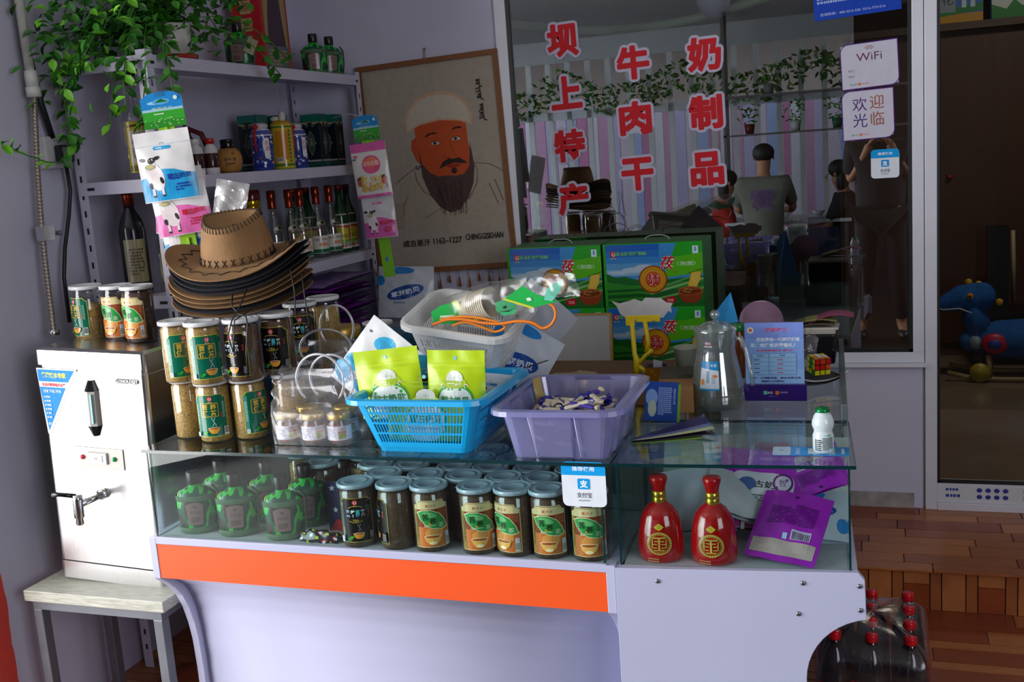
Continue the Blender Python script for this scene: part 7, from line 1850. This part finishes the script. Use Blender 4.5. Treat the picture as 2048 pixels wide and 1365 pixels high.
# ================================================================== WINDOW LETTERING AND SIGNS
YG = 3.8755
def sign_char(ch, x, z, s, rot=0.0):
    a = Art(); a.fat(ch, 0, 0, s * .86, '#b9b6cc', .0125, 12, rot=rot); a.fat(ch, 0, 0, s * .86, '#c4121f', .0034, 8, rot=rot, bold=.02)
    w = MB(); a.onto(w, on_y(0, 0, 0), lift=.0005); o = w.build('sign_character', None, VM, loc=(x, YG, z))
    return o
def zc(l): return l
for ch, x, z, lb in (('坝', -1.089, 1.905, 'red vinyl character at the top of the left column on the window'), ('上', -1.087, 1.715, 'red vinyl character, second of the left column on the window'),
                     ('特', -1.086, 1.520, 'red vinyl character, third of the left column on the window'), ('产', -1.084, 1.320, 'red vinyl character at the bottom of the left column on the window'),
                     ('牛', -.829, 1.800, 'red vinyl character at the top of the middle column on the window'), ('肉', -.830, 1.602, 'red vinyl character in the middle of the middle column on the window'), ('干', -.832, 1.398, 'red vinyl character at the bottom of the middle column on the window'),
                     ('奶', -.571, 1.805, 'red vinyl character at the top of the right column on the window'), ('制', -.573, 1.602, 'red vinyl character in the middle of the right column on the window'), ('品', -.576, 1.402, 'red vinyl character at the bottom of the right column on the window')):
    o = sign_char(ch, x, z, .133, math.radians(1.5)); tag(o, lb, 'window lettering', 'red window characters')
def leafsign(w_, h_, r):
    def shp(i):
        p = []
        for (cx_, cz_, a0, rr_) in ((w_ / 2 - r, -h_ / 2 + r, -90, r), (w_ / 2, h_ / 2, 0, 0), (-w_ / 2 + r, h_ / 2 - r, 90, r), (-w_ / 2, -h_ / 2, 180, 0)):
            if rr_ == 0: p.append((cx_ - i * (1 if cx_ > 0 else -1), cz_ - i * (1 if cz_ > 0 else -1)))
            else:
                for k in range(6): a_ = math.radians(a0 + 90 * k / 5); p.append((cx_ + (r - i) * cos(a_), cz_ + (r - i) * sin(a_)))
        return p
    a = Art(); a.poly(shp(0), '#5a2c86'); a.poly(shp(.003), '#cfccdc'); return a
a = leafsign(.187, .152, .028)
a.text('WiFi', 0.0, .028, .026, '#6a3a58', w=.082, bold=.0); 
for k, r_ in enumerate((.010, .016)): a.ring(.002, .045, r_, r_ + .0022, '#9a5a48', 14, .6, 2.5)
a.text('账号：', -.058, -.014, .007, '#8a8098', w=.022); a.text('密码：', -.058, -.033, .007, '#8a8098', w=.022)
a.ell(-.062, -.060, .003, .003, '#3cb0a0', 8); a.text('美团', -.050, -.060, .006, '#3cb0a0'); a.rrect(-.040, -.064, -.032, -.056, .001, '#e07830'); a.text('大众点评', -.018, -.060, .006, '#e07830', w=.022)
w = MB(); w.b2(-.09, .09, 0, .002, -.07, .07, '#cfccdc'); a.onto(w, on_y(0, -.0, 0)); o = w.build('wifi_sign', None, VG, loc=(-.0155, 3.8725, 1.716)); o.rotation_euler.y = math.radians(-2.5); tag(o, 'white WiFi sign with purple border on the window, above the welcome sign', 'sign')
a = leafsign(.170, .168, .028)
a.text('欢', -.026, .036, .046, '#5c3474'); a.text('迎', .030, .040, .046, '#a85a3c'); a.text('光', -.026, -.018, .046, '#4c2c7c'); a.text('临', .030, -.016, .046, '#a0603c')
a.ell(-.052, -.066, .003, .003, '#3cb0a0', 8); a.text('美团', -.041, -.066, .005, '#3cb0a0'); a.rrect(-.030, -.070, -.022, -.062, .001, '#e07830'); a.text('大众点评', -.010, -.066, .005, '#e07830', w=.02)
w = MB(); w.b2(-.08, .08, 0, .002, -.075, .075, '#cfccdc'); a.onto(w, on_y(0, 0, 0)); o = w.build('welcome_sign', None, VG, loc=(-.022, 3.8725, 1.551)); o.rotation_euler.y = math.radians(-1.5); tag(o, 'white welcome sign with four large characters and purple border on the window', 'sign')
w = MB(); pay_sign(.092, .098).onto(w, on_y(0, 0, 0)); o = w.build('payment_sticker', None, VG, loc=(.0315, 3.8745, 1.381)); tag(o, 'blue and white payment sticker on the window beside the door frame', 'sticker')
a = Art(); a.rect(-.14, 0, .14, .25, '#1d47b8'); a.fine(-.128, .052, .13, .06, 5, '#a8bce8', .8); a.fine(.01, .07, .07, .035, 3, '#8aa4e0', .7); a.text('咨询热线：400 0316 520  0316-7731516', -.015, .018, .010, '#d0dcf4', w=.21); a.poly([(.085, .05), (.12, .05), (.125, .09), (.115, .12), (.1, .12), (.088, .1)], '#12204c')
w = MB(); w.b2(-.14, .14, 0, .001, 0, .25, '#1d47b8'); a.onto(w, on_y(0, 0, 0)); o = w.build('blue_notice', None, VG, loc=(-.052, 3.8735, 1.882)); o.rotation_euler.y = math.radians(-2.5); tag(o, 'bright blue printed notice at the top right of the window', 'notice')
# ---- inside the window
t = thing('soda_bottle', 'green soda bottle with a yellow cap and dark label behind the window glass', 'bottle', tuple(at(1084, 480, 3.93)))
t.location.z = 1.1295
w = MB(); w.lathe([(.026, 0), (.032, .004), (.030, .03), (.032, .05), (.033, .085), (.032, .1), (.025, .13), (.013, .155), (.012, .168)], 26, '#12713a'); w.build('body', t, VG)
w = MB(); w.lathe([(.0145, .166), (.015, .169), (.0145, .184), (.012, .186)], 18, '#c8b414'); w.build('cap', t, VG)
a = Art(); a.rect(-.05, .055, .05, .098, '#1a2458'); a.poly([(-.02, .062), (.02, .074), (.018, .086), (-.018, .076)], '#5c9a78'); a.ell(-.004, .084, .009, .005, '#b8c430', 10, .4)
w = MB(); a.onto(w, on_cyl(.0334, -1.3), step_u=.007); w.build('label', t, VG)
t = thing('inner_shelf', 'dark ledge behind the window carrying the soda bottle', 'shelf', (-1.0, 4.10, 1.10))
w = MB(); w.b2(-.6, .5, -.2, .2, 0, .029, '#1c1613'); w.build('shelf_board', t, V)
for sx in (-.58, .48):
    w = MB(); w.b2(sx - .02, sx + .02, -.18, .18, -.95, 0, '#1c1613'); w.build('side_panel', t, V)
for x_, c0, c1, lb in ((-1.345 + .0, '#a01c1c', '#a01c1c', 'small dark red box behind the glass left of the soda bottle'), (-1.10, '#3a8a28', '#6c1c1c', 'green and red tub behind the glass right of the soda bottle')):
    t = thing('snack_box', lb, 'box', (x_ if x_ > -1.2 else -1.31, 3.95, 1.1295)); w = MB(); w.b2(-.035, .035, -.02, .02, 0, .045, c0); w.b2(-.038, .038, -.022, .022, .045, .062, c1); w.build('box_body', t, V, bevel=.002)
# hose and balloon
w = MB(); w.tube(smooth([at(1005, 46, 4.25), at(1100, 56, 4.25), at(1200, 61, 4.25), at(1320, 50, 4.25), at(1420, 30, 4.25), at(1520, -2, 4.25), at(1640, -50, 4.25)]), .017, 12, '#8ea088'); tag(w.build('curved_pipe', None, V), 'pale green curved pipe behind the top of the window', 'pipe')
b_ = at(1427, -5, 4.2); t = thing('balloon', 'pale lilac balloon at the top edge behind the window', 'balloon', tuple(b_)); w = MB(); w.ball((0, 0, 0), .066, '#aaa2d0', 22, sc=(1, 1, 1.12)); w.build('balloon_skin', t, VG); w = MB(); w.tube([(0, 0, .07), (0, 0, .5)], .0008, 4, '#cccccc'); w.build('string', t, V)
# brown interior panels and boxes on the wardrobe
for (x_, w2, c_, tx, col, lb) in ((.335, .235, 0, '饮品', '#2a6cb8', 'blue and green drink carton with yellow fruit on top of the wardrobe'), (.62, .25, 1, '奶茶', '#cfd0cc', 'white and green carton with a barcode on top of the wardrobe')):
    t = thing('drink_carton', lb, 'carton', (x_ + .12, 6.68, 2.05)); w = MB(); w.b2(-w2 / 2, w2 / 2, -.1, .1, .0005, .27, col)
    a = Art(); W2 = w2 / 2
    if c_ == 0:
        a.rect(-W2, .0, W2, .05, '#c08a14'); a.poly([(-W2, .04), (W2, .06), (W2, .1), (0, .085), (-W2, .09)], '#1c7a34'); a.rect(-W2 * .9, .06, -W2 * .2, .25, '#8c98a0'); a.text('慢花', -W2 * .55, .20, .06, '#2c2c30', vert=True)
        for u_ in (.02, .065): a.ell(u_, .18, .024, .018, '#d88c1c', 12); a.rect(u_ - .012, .08, u_ + .012, .165, '#c8d4dc')
    else:
        a.poly([(-W2, 0), (W2, 0), (W2, .13), (.03, .06), (-.01, .10), (-.05, .05), (-W2, .08)], '#1d7a30'); a.barcode(-.02, .15, .09, .05, '#443060', '#c4c4c0')
    a.onto(w, on_y(0, -.1, 0)); w.build('carton', t, V)
# ---- plush rocking toy in the inner room
t = thing('rocking_toy', 'blue plush rocking animal with a red saddle patch on wooden rockers', 'rocking toy', (.62, 6.0, .15), -.1)
plush = pmat('blue_plush', '#12559c', .9, noise=.2, nscale=30, bump=1, bscale=120)
def blob(pts, nm, mat, sub=2):
    w = MB(); w.tube([p for p, r in pts], [r for p, r in pts], 14); w.ball(pts[0][0], pts[0][1], n=14); w.ball(pts[-1][0], pts[-1][1], n=14); return w.build(nm, t, mat)
blob([((-.15, 0, .20), .06), ((-.02, 0, .21), .10), ((.12, 0, .21), .11), ((.26, 0, .25), .09), ((.36, 0, .33), .05)], 'body', plush)
blob([((-.10, 0, .24), .07), ((-.13, 0, .33), .065), ((-.13, 0, .42), .06)], 'neck', plush)
hd = blob([((-.10, 0, .44), .075), ((-.20, 0, .43), .070), ((-.28, 0, .40), .045), ((-.34, 0, .39), .028)], 'head', plush)
w = MB(); w.ball((-.15, -.068, .45), .017, '#d8801c', 12); w.ball((-.15, -.08, .45), .008, '#111111', 8); w.build('eye', hd, VG)
w = MB(); w.tube([(-.33, -.03, .385), (-.28, -.05, .375), (-.2, -.073, .385), (-.14, -.07, .36)], .0035, 6, '#cfcfd8'); w.build('mouth_seam', hd, V)
for k in range(4):
    w = MB(); w.ball((-.16 + .05 * k, 0, .515 - .012 * k * k), .02, '#c89a1c', 8, sc=(1, .5, 1)); w.build('crest', hd, V)
w = MB(); w.ball((-.03, -.085, .20), .07, '#b8143c', 14, sc=(1, .45, .8)); w.ball((-.03, -.118, .20), .032, '#1c3c9c', 12, sc=(1, .3, .8)); w.build('saddle_patch', t, V)
w = MB(); w.ball((-.12, -.05, .20), .04, '#7a8a98', 12); w.build('chest_patch', t, V)
for s_ in (-1, 1):
    w = MB(); w.tube([(-.26, s_ * .11, .045), (-.15, s_ * .11, .02), (.0, s_ * .11, .014), (.18, s_ * .11, .016), (.34, s_ * .11, .045)], .014, 8, '#8f7446'); w.build('rocker', t, V)
    w = MB(); w.tube([(-.06, s_ * .09, .14), (-.05, s_ * .11, .02)], .014, 8, '#8f7446'); w.tube([(.16, s_ * .09, .14), (.17, s_ * .11, .02)], .014, 8, '#8f7446'); w.build('leg', t, V)
w = MB(); w.lathe([(.05, 0), (.05, .02)], 16, '#a08c20', T=Matrix.Translation((-.1, -.13, .055)) @ Matrix.Rotation(pi / 2, 4, 'X')); w.build('wheel', t, V)
t = thing('bin', 'grey plastic waste bin right of the plush rocking toy', 'bin', (.90, 5.6, .15)); w = MB(); w.lathe([(.09, 0), (.11, .3), (.105, .3), (.085, .01)], 26, '#3a4048', capt=False); w.build('bin_body', t, V)
t = thing('chair', 'dark chair back with a pale rail behind the plush toy', 'chair', (.72, 6.35, .15)); w = MB(); w.b2(-.14, -.03, -.02, .02, .3, .78, '#0d0c0e'); w.build('backrest', t, V); w = MB(); w.tube([(.0, 0, .35), (-.01, 0, .75)], .012, 8, '#a09070'); w.build('rail', t, V); w = MB(); w.b2(-.2, .15, -.15, .2, .28, .31, '#151218'); w.build('seat', t, V)
for sx in (-.18, .13):
    for sy in (-.13, .18): w = MB(); w.b2(sx - .012, sx + .012, sy - .012, sy + .012, 0, .28, '#1c1c1c'); w.build('leg', t, V)

# ================================================================== COLA PACK
colam = pmat('cola', '#120608', .1, coat=.6)
t0 = None
ccol = []
for xi, x in enumerate((-.105, -.020, .068)):
    for yi, y in enumerate((2.49, 2.575, 2.66, 2.745)):
        lb = 'dark cola bottle with red cap in the shrink-wrapped pack, %s column, %s from the front' % (('left', 'middle', 'right')[xi], ('first', 'second', 'third', 'last')[yi])
        if t0 is None:
            t0 = thing('cola_bottle', lb, 'bottle', (x, y, 0.001), 0, 'cola bottles in the wrapped pack')
            w = MB(); w.lathe([(.034, 0), (.041, .006), (.042, .05), (.040, .09), (.042, .13), (.0415, .19), (.036, .225), (.022, .26), (.0125, .28), (.012, .295)], 26); w.build('body', t0, colam)
            w = MB(); w.lathe([(.0425, .12), (.0428, .122), (.0428, .185), (.0422, .187)], 26, '#b80f1c', capb=False, capt=False); w.build('label', t0, VG)
            w = MB(); w.lathe([(.0142, .288), (.0148, .29), (.0148, .304), (.0128, .307)], 20, '#c4101e'); w.build('cap', t0, VG)
        else: copy_thing(t0, (x, y, .001), 0, lb)
t = thing('shrink_wrap', 'clear shrink film stretched over the pack of cola bottles', 'packaging', (-.018, 2.617, .002))
def wrapf(u, v):
    a_ = 2 * pi * u; ex = .22
    x_ = .134 * (abs(cos(a_)) ** ex) * (1 if cos(a_) > 0 else -1); y_ = .176 * (abs(sin(a_)) ** ex) * (1 if sin(a_) > 0 else -1)
    k = 1 if v < .68 else max(.0, 1 - ((v - .68) / .32) ** 2 * .98)
    z = .235 * min(1, v / .68) + (.072 * sin((v - .68) / .32 * pi / 2) if v > .68 else 0)
    return (x_ * k, y_ * k, z + .004 * sin(12 * u * pi) * (1 if v > .5 else 0))
w = MB(); w.grid(wrapf, 64, 22); w.build('wrap_film', t, clear('shrink_film', (.86, .82, .88), .06, .2, cloud=.05, ccol=(.4, .36, .45), bump=.8, bscale=15, vary=.7))
# ================================================================== PEOPLE (mirrored in the window)
skinm = pmat('skin', '#b57f60', .55, noise=.05, nscale=20)
def skin_chain(name, parent, mat, joints, edges, sub=2, root=0):
    me = bpy.data.meshes.new(name); me.from_pydata([j[0] for j in joints], edges, []); me.materials.append(mat)
    o = bpy.data.objects.new(name, me); COL.objects.link(o); o.parent = parent
    md = o.modifiers.new('skin', 'SKIN'); md.use_smooth_shade = True
    if not me.skin_vertices: me.attributes  # layer is created by the modifier
    for i, j in enumerate(joints):
        sv = me.skin_vertices[0].data[i]; r_ = j[1]; sv.radius = (r_, r_) if not isinstance(r_, tuple) else r_; sv.use_root = (i == root)
    s2 = o.modifiers.new('sub', 'SUBSURF'); s2.levels = 1; s2.render_levels = sub
    return o
def ensure_skin(o):
    pass
def person(label, loc, rz, J, shirt, trousers, hair, long_hair=False, shoes='#1c1c1e', print_col=None):
    t = thing('person', label, 'person', loc, rz)
    bx = bpy.context
    def chain(nm, mat, pts, edges, root=0):
        me = bpy.data.meshes.new(nm); me.from_pydata([p for p, r_ in pts], edges, []); me.materials.append(mat)
        o = bpy.data.objects.new(nm, me); COL.objects.link(o); o.parent = t
        bx.view_layer.objects.active = o; o.select_set(True)
        md = o.modifiers.new('skin', 'SKIN'); md.use_smooth_shade = True
        bx.view_layer.update()
        if not me.skin_vertices: bpy.ops.mesh.customdata_skin_add()
        for i, (p, r_) in enumerate(pts):
            sv = me.skin_vertices[0].data[i]; sv.radius = r_ if isinstance(r_, tuple) else (r_, r_); sv.use_root = (i == root)
        s2 = o.modifiers.new('sub', 'SUBSURF'); s2.levels = 1; s2.render_levels = 1
        o.select_set(False); return o
    j = {k: Vector(v) for k, v in J.items()}
    # continuous body
    names = ['pelvis', 'waist', 'chest', 'neck', 'headb', 'head']
    pts = [(j['pelvis'], (.13, .10)), (j['waist'], (.12, .09)), (j['chest'], (.145, .10)), (j['neck'], (.05, .05)), (j['headb'], (.065, .07)), (j['head'], (.075, .085))]
    E = [(0, 1), (1, 2), (2, 3), (3, 4), (4, 5)]
    for s_ in 'LR':
        k = len(pts)
        pts += [(j['sh' + s_], .05), (j['el' + s_], .038), (j['wr' + s_], .026), (j['ha' + s_], (.04, .018))]; E += [(2, k), (k, k + 1), (k + 1, k + 2), (k + 2, k + 3)]
        k = len(pts)
        pts += [(j['hi' + s_], .085), (j['kn' + s_], .056), (j['an' + s_], .036), (j['to' + s_], (.04, .025))]; E += [(0, k), (k, k + 1), (k + 1, k + 2), (k + 2, k + 3)]
    chain('body', skinm, pts, E)
    # fingers
    for s_ in 'LR':
        d = (j['ha' + s_] - j['wr' + s_]).normalized(); sd = d.cross(Vector((0, 0, 1)));  sd = sd.normalized() if sd.length > .2 else Vector((1, 0, 0))
        for f_ in range(5):
            o_ = (f_ - 1.5) * .019 if f_ < 4 else .045; L_ = (.062, .072, .068, .052, .045)[f_]
            b0 = j['ha' + s_] + sd * o_ * (.9 if f_ < 4 else .8); dd = (d + (sd * .8 if f_ == 4 else Vector((0, 0, -.25)))).normalized()
            w = MB(); w.tube([b0 - dd * .01, b0 + dd * L_ * .5, b0 + dd * L_ * .8 + Vector((0, 0, -.008)), b0 + dd * L_ + Vector((0, 0, -.018))], [.0095, .009, .008, .006], 7, '#b57f60'); w.build('finger', t, skinm)
    # clothes
    pts = [(j['pelvis'] + Vector((0, 0, -.03)), (.19, .15)), (j['waist'], (.185, .15)), (j['chest'], (.205, .16)), (j['neck'] - Vector((0, 0, .035)), (.09, .09)), (j['pelvis'] + Vector((0, 0, .05)), (.18, .145))]; E = [(0, 4), (4, 1), (1, 2), (2, 3)]
    for s_ in 'LR':
        k = len(pts); pts += [(j['sh' + s_], .085), ((j['sh' + s_] + j['el' + s_]) / 2, .068), (j['el' + s_].lerp(j['sh' + s_], .15), .062)]; E += [(2, k), (k, k + 1), (k + 1, k + 2)]
    sm_ = pmat('cloth_' + shirt, shirt, .9, noise=.1, nscale=14, bump=.4, bscale=60); chain('shirt', sm_, pts, E)
    pts = [(j['pelvis'] + Vector((0, 0, .02)), (.17, .14))]; E = []
    for s_ in 'LR':
        k = len(pts); pts += [(j['hi' + s_], .098), (j['kn' + s_], .07), (j['an' + s_] + Vector((0, 0, .03)), .055)]; E += [(0, k), (k, k + 1), (k + 1, k + 2)]
    chain('trousers', pmat('cloth_' + trousers, trousers, .9, noise=.1, nscale=14), pts, E)
    for s_ in 'LR':
        w = MB(); d = j['to' + s_] - j['an' + s_]; m_ = (j['to' + s_] + j['an' + s_]) / 2; w.ball((m_.x, m_.y, .045), .06, shoes, 14, sc=(.7, 1.9 if abs(d.y) > abs(d.x) else .8, .7)); w.build('shoe', t, V)
    h = j['head']; f_ = Vector(J['face']).normalized() if 'face' in J else Vector((0, -1, 0)); sx = f_.cross(Vector((0, 0, 1))).normalized()
    w = MB()
    for s_ in (-1, 1):
        e_ = h + f_ * .083 + sx * s_ * .032 - Vector((0, 0, .01)); w.ball(tuple(e_), .010, '#e8e4e0', 8); w.ball(tuple(e_ + f_ * .006), .006, '#1c1412', 8)
    w.build('eyes', t, VG)
    w = MB(); n0 = h + f_ * .085 - Vector((0, 0, .035)); w.tube([n0 + Vector((0, 0, .03)), n0 + f_ * .012, n0 + f_ * .004 - Vector((0, 0, .008))], [.006, .012, .008], 8, '#b57f60'); w.build('nose', t, skinm)
    w = MB(); m0 = h + f_ * .083 - Vector((0, 0, .063)); w.tube([m0 - sx * .022, m0 + f_ * .004, m0 + sx * .022], .004, 6, '#8a4038'); w.build('mouth', t, V)
    w = MB()
    for s_ in (-1, 1): e_ = h + sx * s_ * .083 - Vector((0, 0, .02)); w.ball(tuple(e_), .02, '#a87458', 8, sc=(.5, .7, 1))
    w.build('ears', t, skinm)
    w = MB(); c_ = h - f_ * .018 + Vector((0, 0, .022)); w.ball(tuple(c_), .098, hair, 16, sc=(.98, .98, .86))
    if long_hair: w.ball(tuple(c_ - f_ * .03 - Vector((0, 0, .10))), .085, hair, 14, sc=(1, .7, 1.5))
    w.build('hair', t, pmat('hair_' + hair, hair, .6, noise=.3, nscale=60))
    if print_col:
        a = Art(); a.fine(-.09, 0, .18, .18, 7, print_col, .6, seed=4, gap=.3)
        b_ = j['chest'] - f_ * .135 - Vector((0, 0, .17)); w = MB(); a.onto(w, lambda u, v, d: tuple(b_ + sx * u + Vector((0, 0, v)) - f_ * d)); w.build('shirt_print', t, VM)
    return t
# photographer, standing where the picture is taken from
person('person in dark clothes standing behind the viewpoint, faintly mirrored at the right of the window', (.03, -.22, 0), 0,
       dict(pelvis=(0, 0, .95), waist=(0, 0, 1.10), chest=(0, -.01, 1.30), neck=(0, 0, 1.44), headb=(0, .0, 1.50), head=(0, .01, 1.60), shL=(-.19, 0, 1.37), elL=(-.20, .02, 1.14), wrL=(-.10, .10, 1.33), haL=(-.06, .12, 1.40),
            shR=(.19, 0, 1.37), elR=(.20, .02, 1.14), wrR=(.10, .10, 1.33), haR=(.06, .12, 1.40), hiL=(-.09, 0, .88), knL=(-.11, .02, .48), anL=(-.13, 0, .09), toL=(-.14, .15, .04), hiR=(.09, 0, .88), knR=(.11, .03, .48), anR=(.14, 0, .09), toR=(.16, .15, .04), face=(0, 1, 0)),
       '#15151a', '#101014', '#14100e')
w = MB(); w.b2(-.03, .09, -.14, -.09, 1.43, 1.50, '#0c0c0e'); tag(w.build('camera_body', None, VG), 'black camera held by the person behind the viewpoint', 'camera')
def seated(x, y, rz, head_z, **k):
    z = head_z - 1.40
    return dict(pelvis=(0, 0, .56 + z), waist=(0, .02, .72 + z), chest=(0, .05, .98 + z), neck=(0, .08, 1.14 + z), headb=(0, .10, 1.20 + z), head=(0, .13, 1.30 + z), shL=(-.19, .06, 1.06 + z), elL=(-.24, .18, .82 + z), wrL=(-.16, .36, .80 + z), haL=(-.13, .43, .80 + z),
                shR=(.19, .06, 1.06 + z), elR=(.24, .18, .82 + z), wrR=(.16, .36, .80 + z), haR=(.13, .43, .80 + z), hiL=(-.10, .04, .52 + z), knL=(-.13, .42, .50 + z), anL=(-.13, .42, .10), toL=(-.13, .56, .05), hiR=(.10, .04, .52 + z), knR=(.13, .42, .50 + z), anR=(.13, .42, .10), toR=(.13, .56, .05), face=(0, 1, -.15))
person('seated person in a grey printed shirt with back to the window, mirrored in the glass', (-.93, -1.72, 0), pi, seated(0, 0, 0, 1.44), '#6c6f66', '#2c2e36', '#15110f', print_col='#6c3f8c')
person('seated person in a red top mirrored left of the grey-shirted one', (-1.42, -2.25, 0), -1.7, seated(0, 0, 0, 1.22), '#b02420', '#2a2430', '#1a1210', True)
person('seated person in a dark top mirrored right of the grey-shirted one', (-.20, -2.2, 0), 1.7, seated(0, 0, 0, 1.25), '#2c2628', '#24242c', '#120e0c', True)
for x, y, c_, lb in ((-.93, -1.70, '#5a3a24', 'under the grey-shirted person'), (-1.44, -2.25, '#5a3a24', 'under the person in red'), (-.18, -2.2, '#5a3a24', 'under the person in the dark top')):
    t = thing('stool', 'low wooden stool %s in the porch' % lb, 'stool', (x, y, 0)); w = MB(); w.lathe([(.15, .40), (.16, .41), (.16, .43), (.15, .435)], 20, c_); w.build('seat', t, V)
    for a_ in range(4):
        w = MB(); w.tube([(.13 * cos(a_ * pi / 2 + .78), .13 * sin(a_ * pi / 2 + .78), 0), (.10 * cos(a_ * pi / 2 + .78), .10 * sin(a_ * pi / 2 + .78), .41)], .014, 7, c_); w.build('leg', t, V)
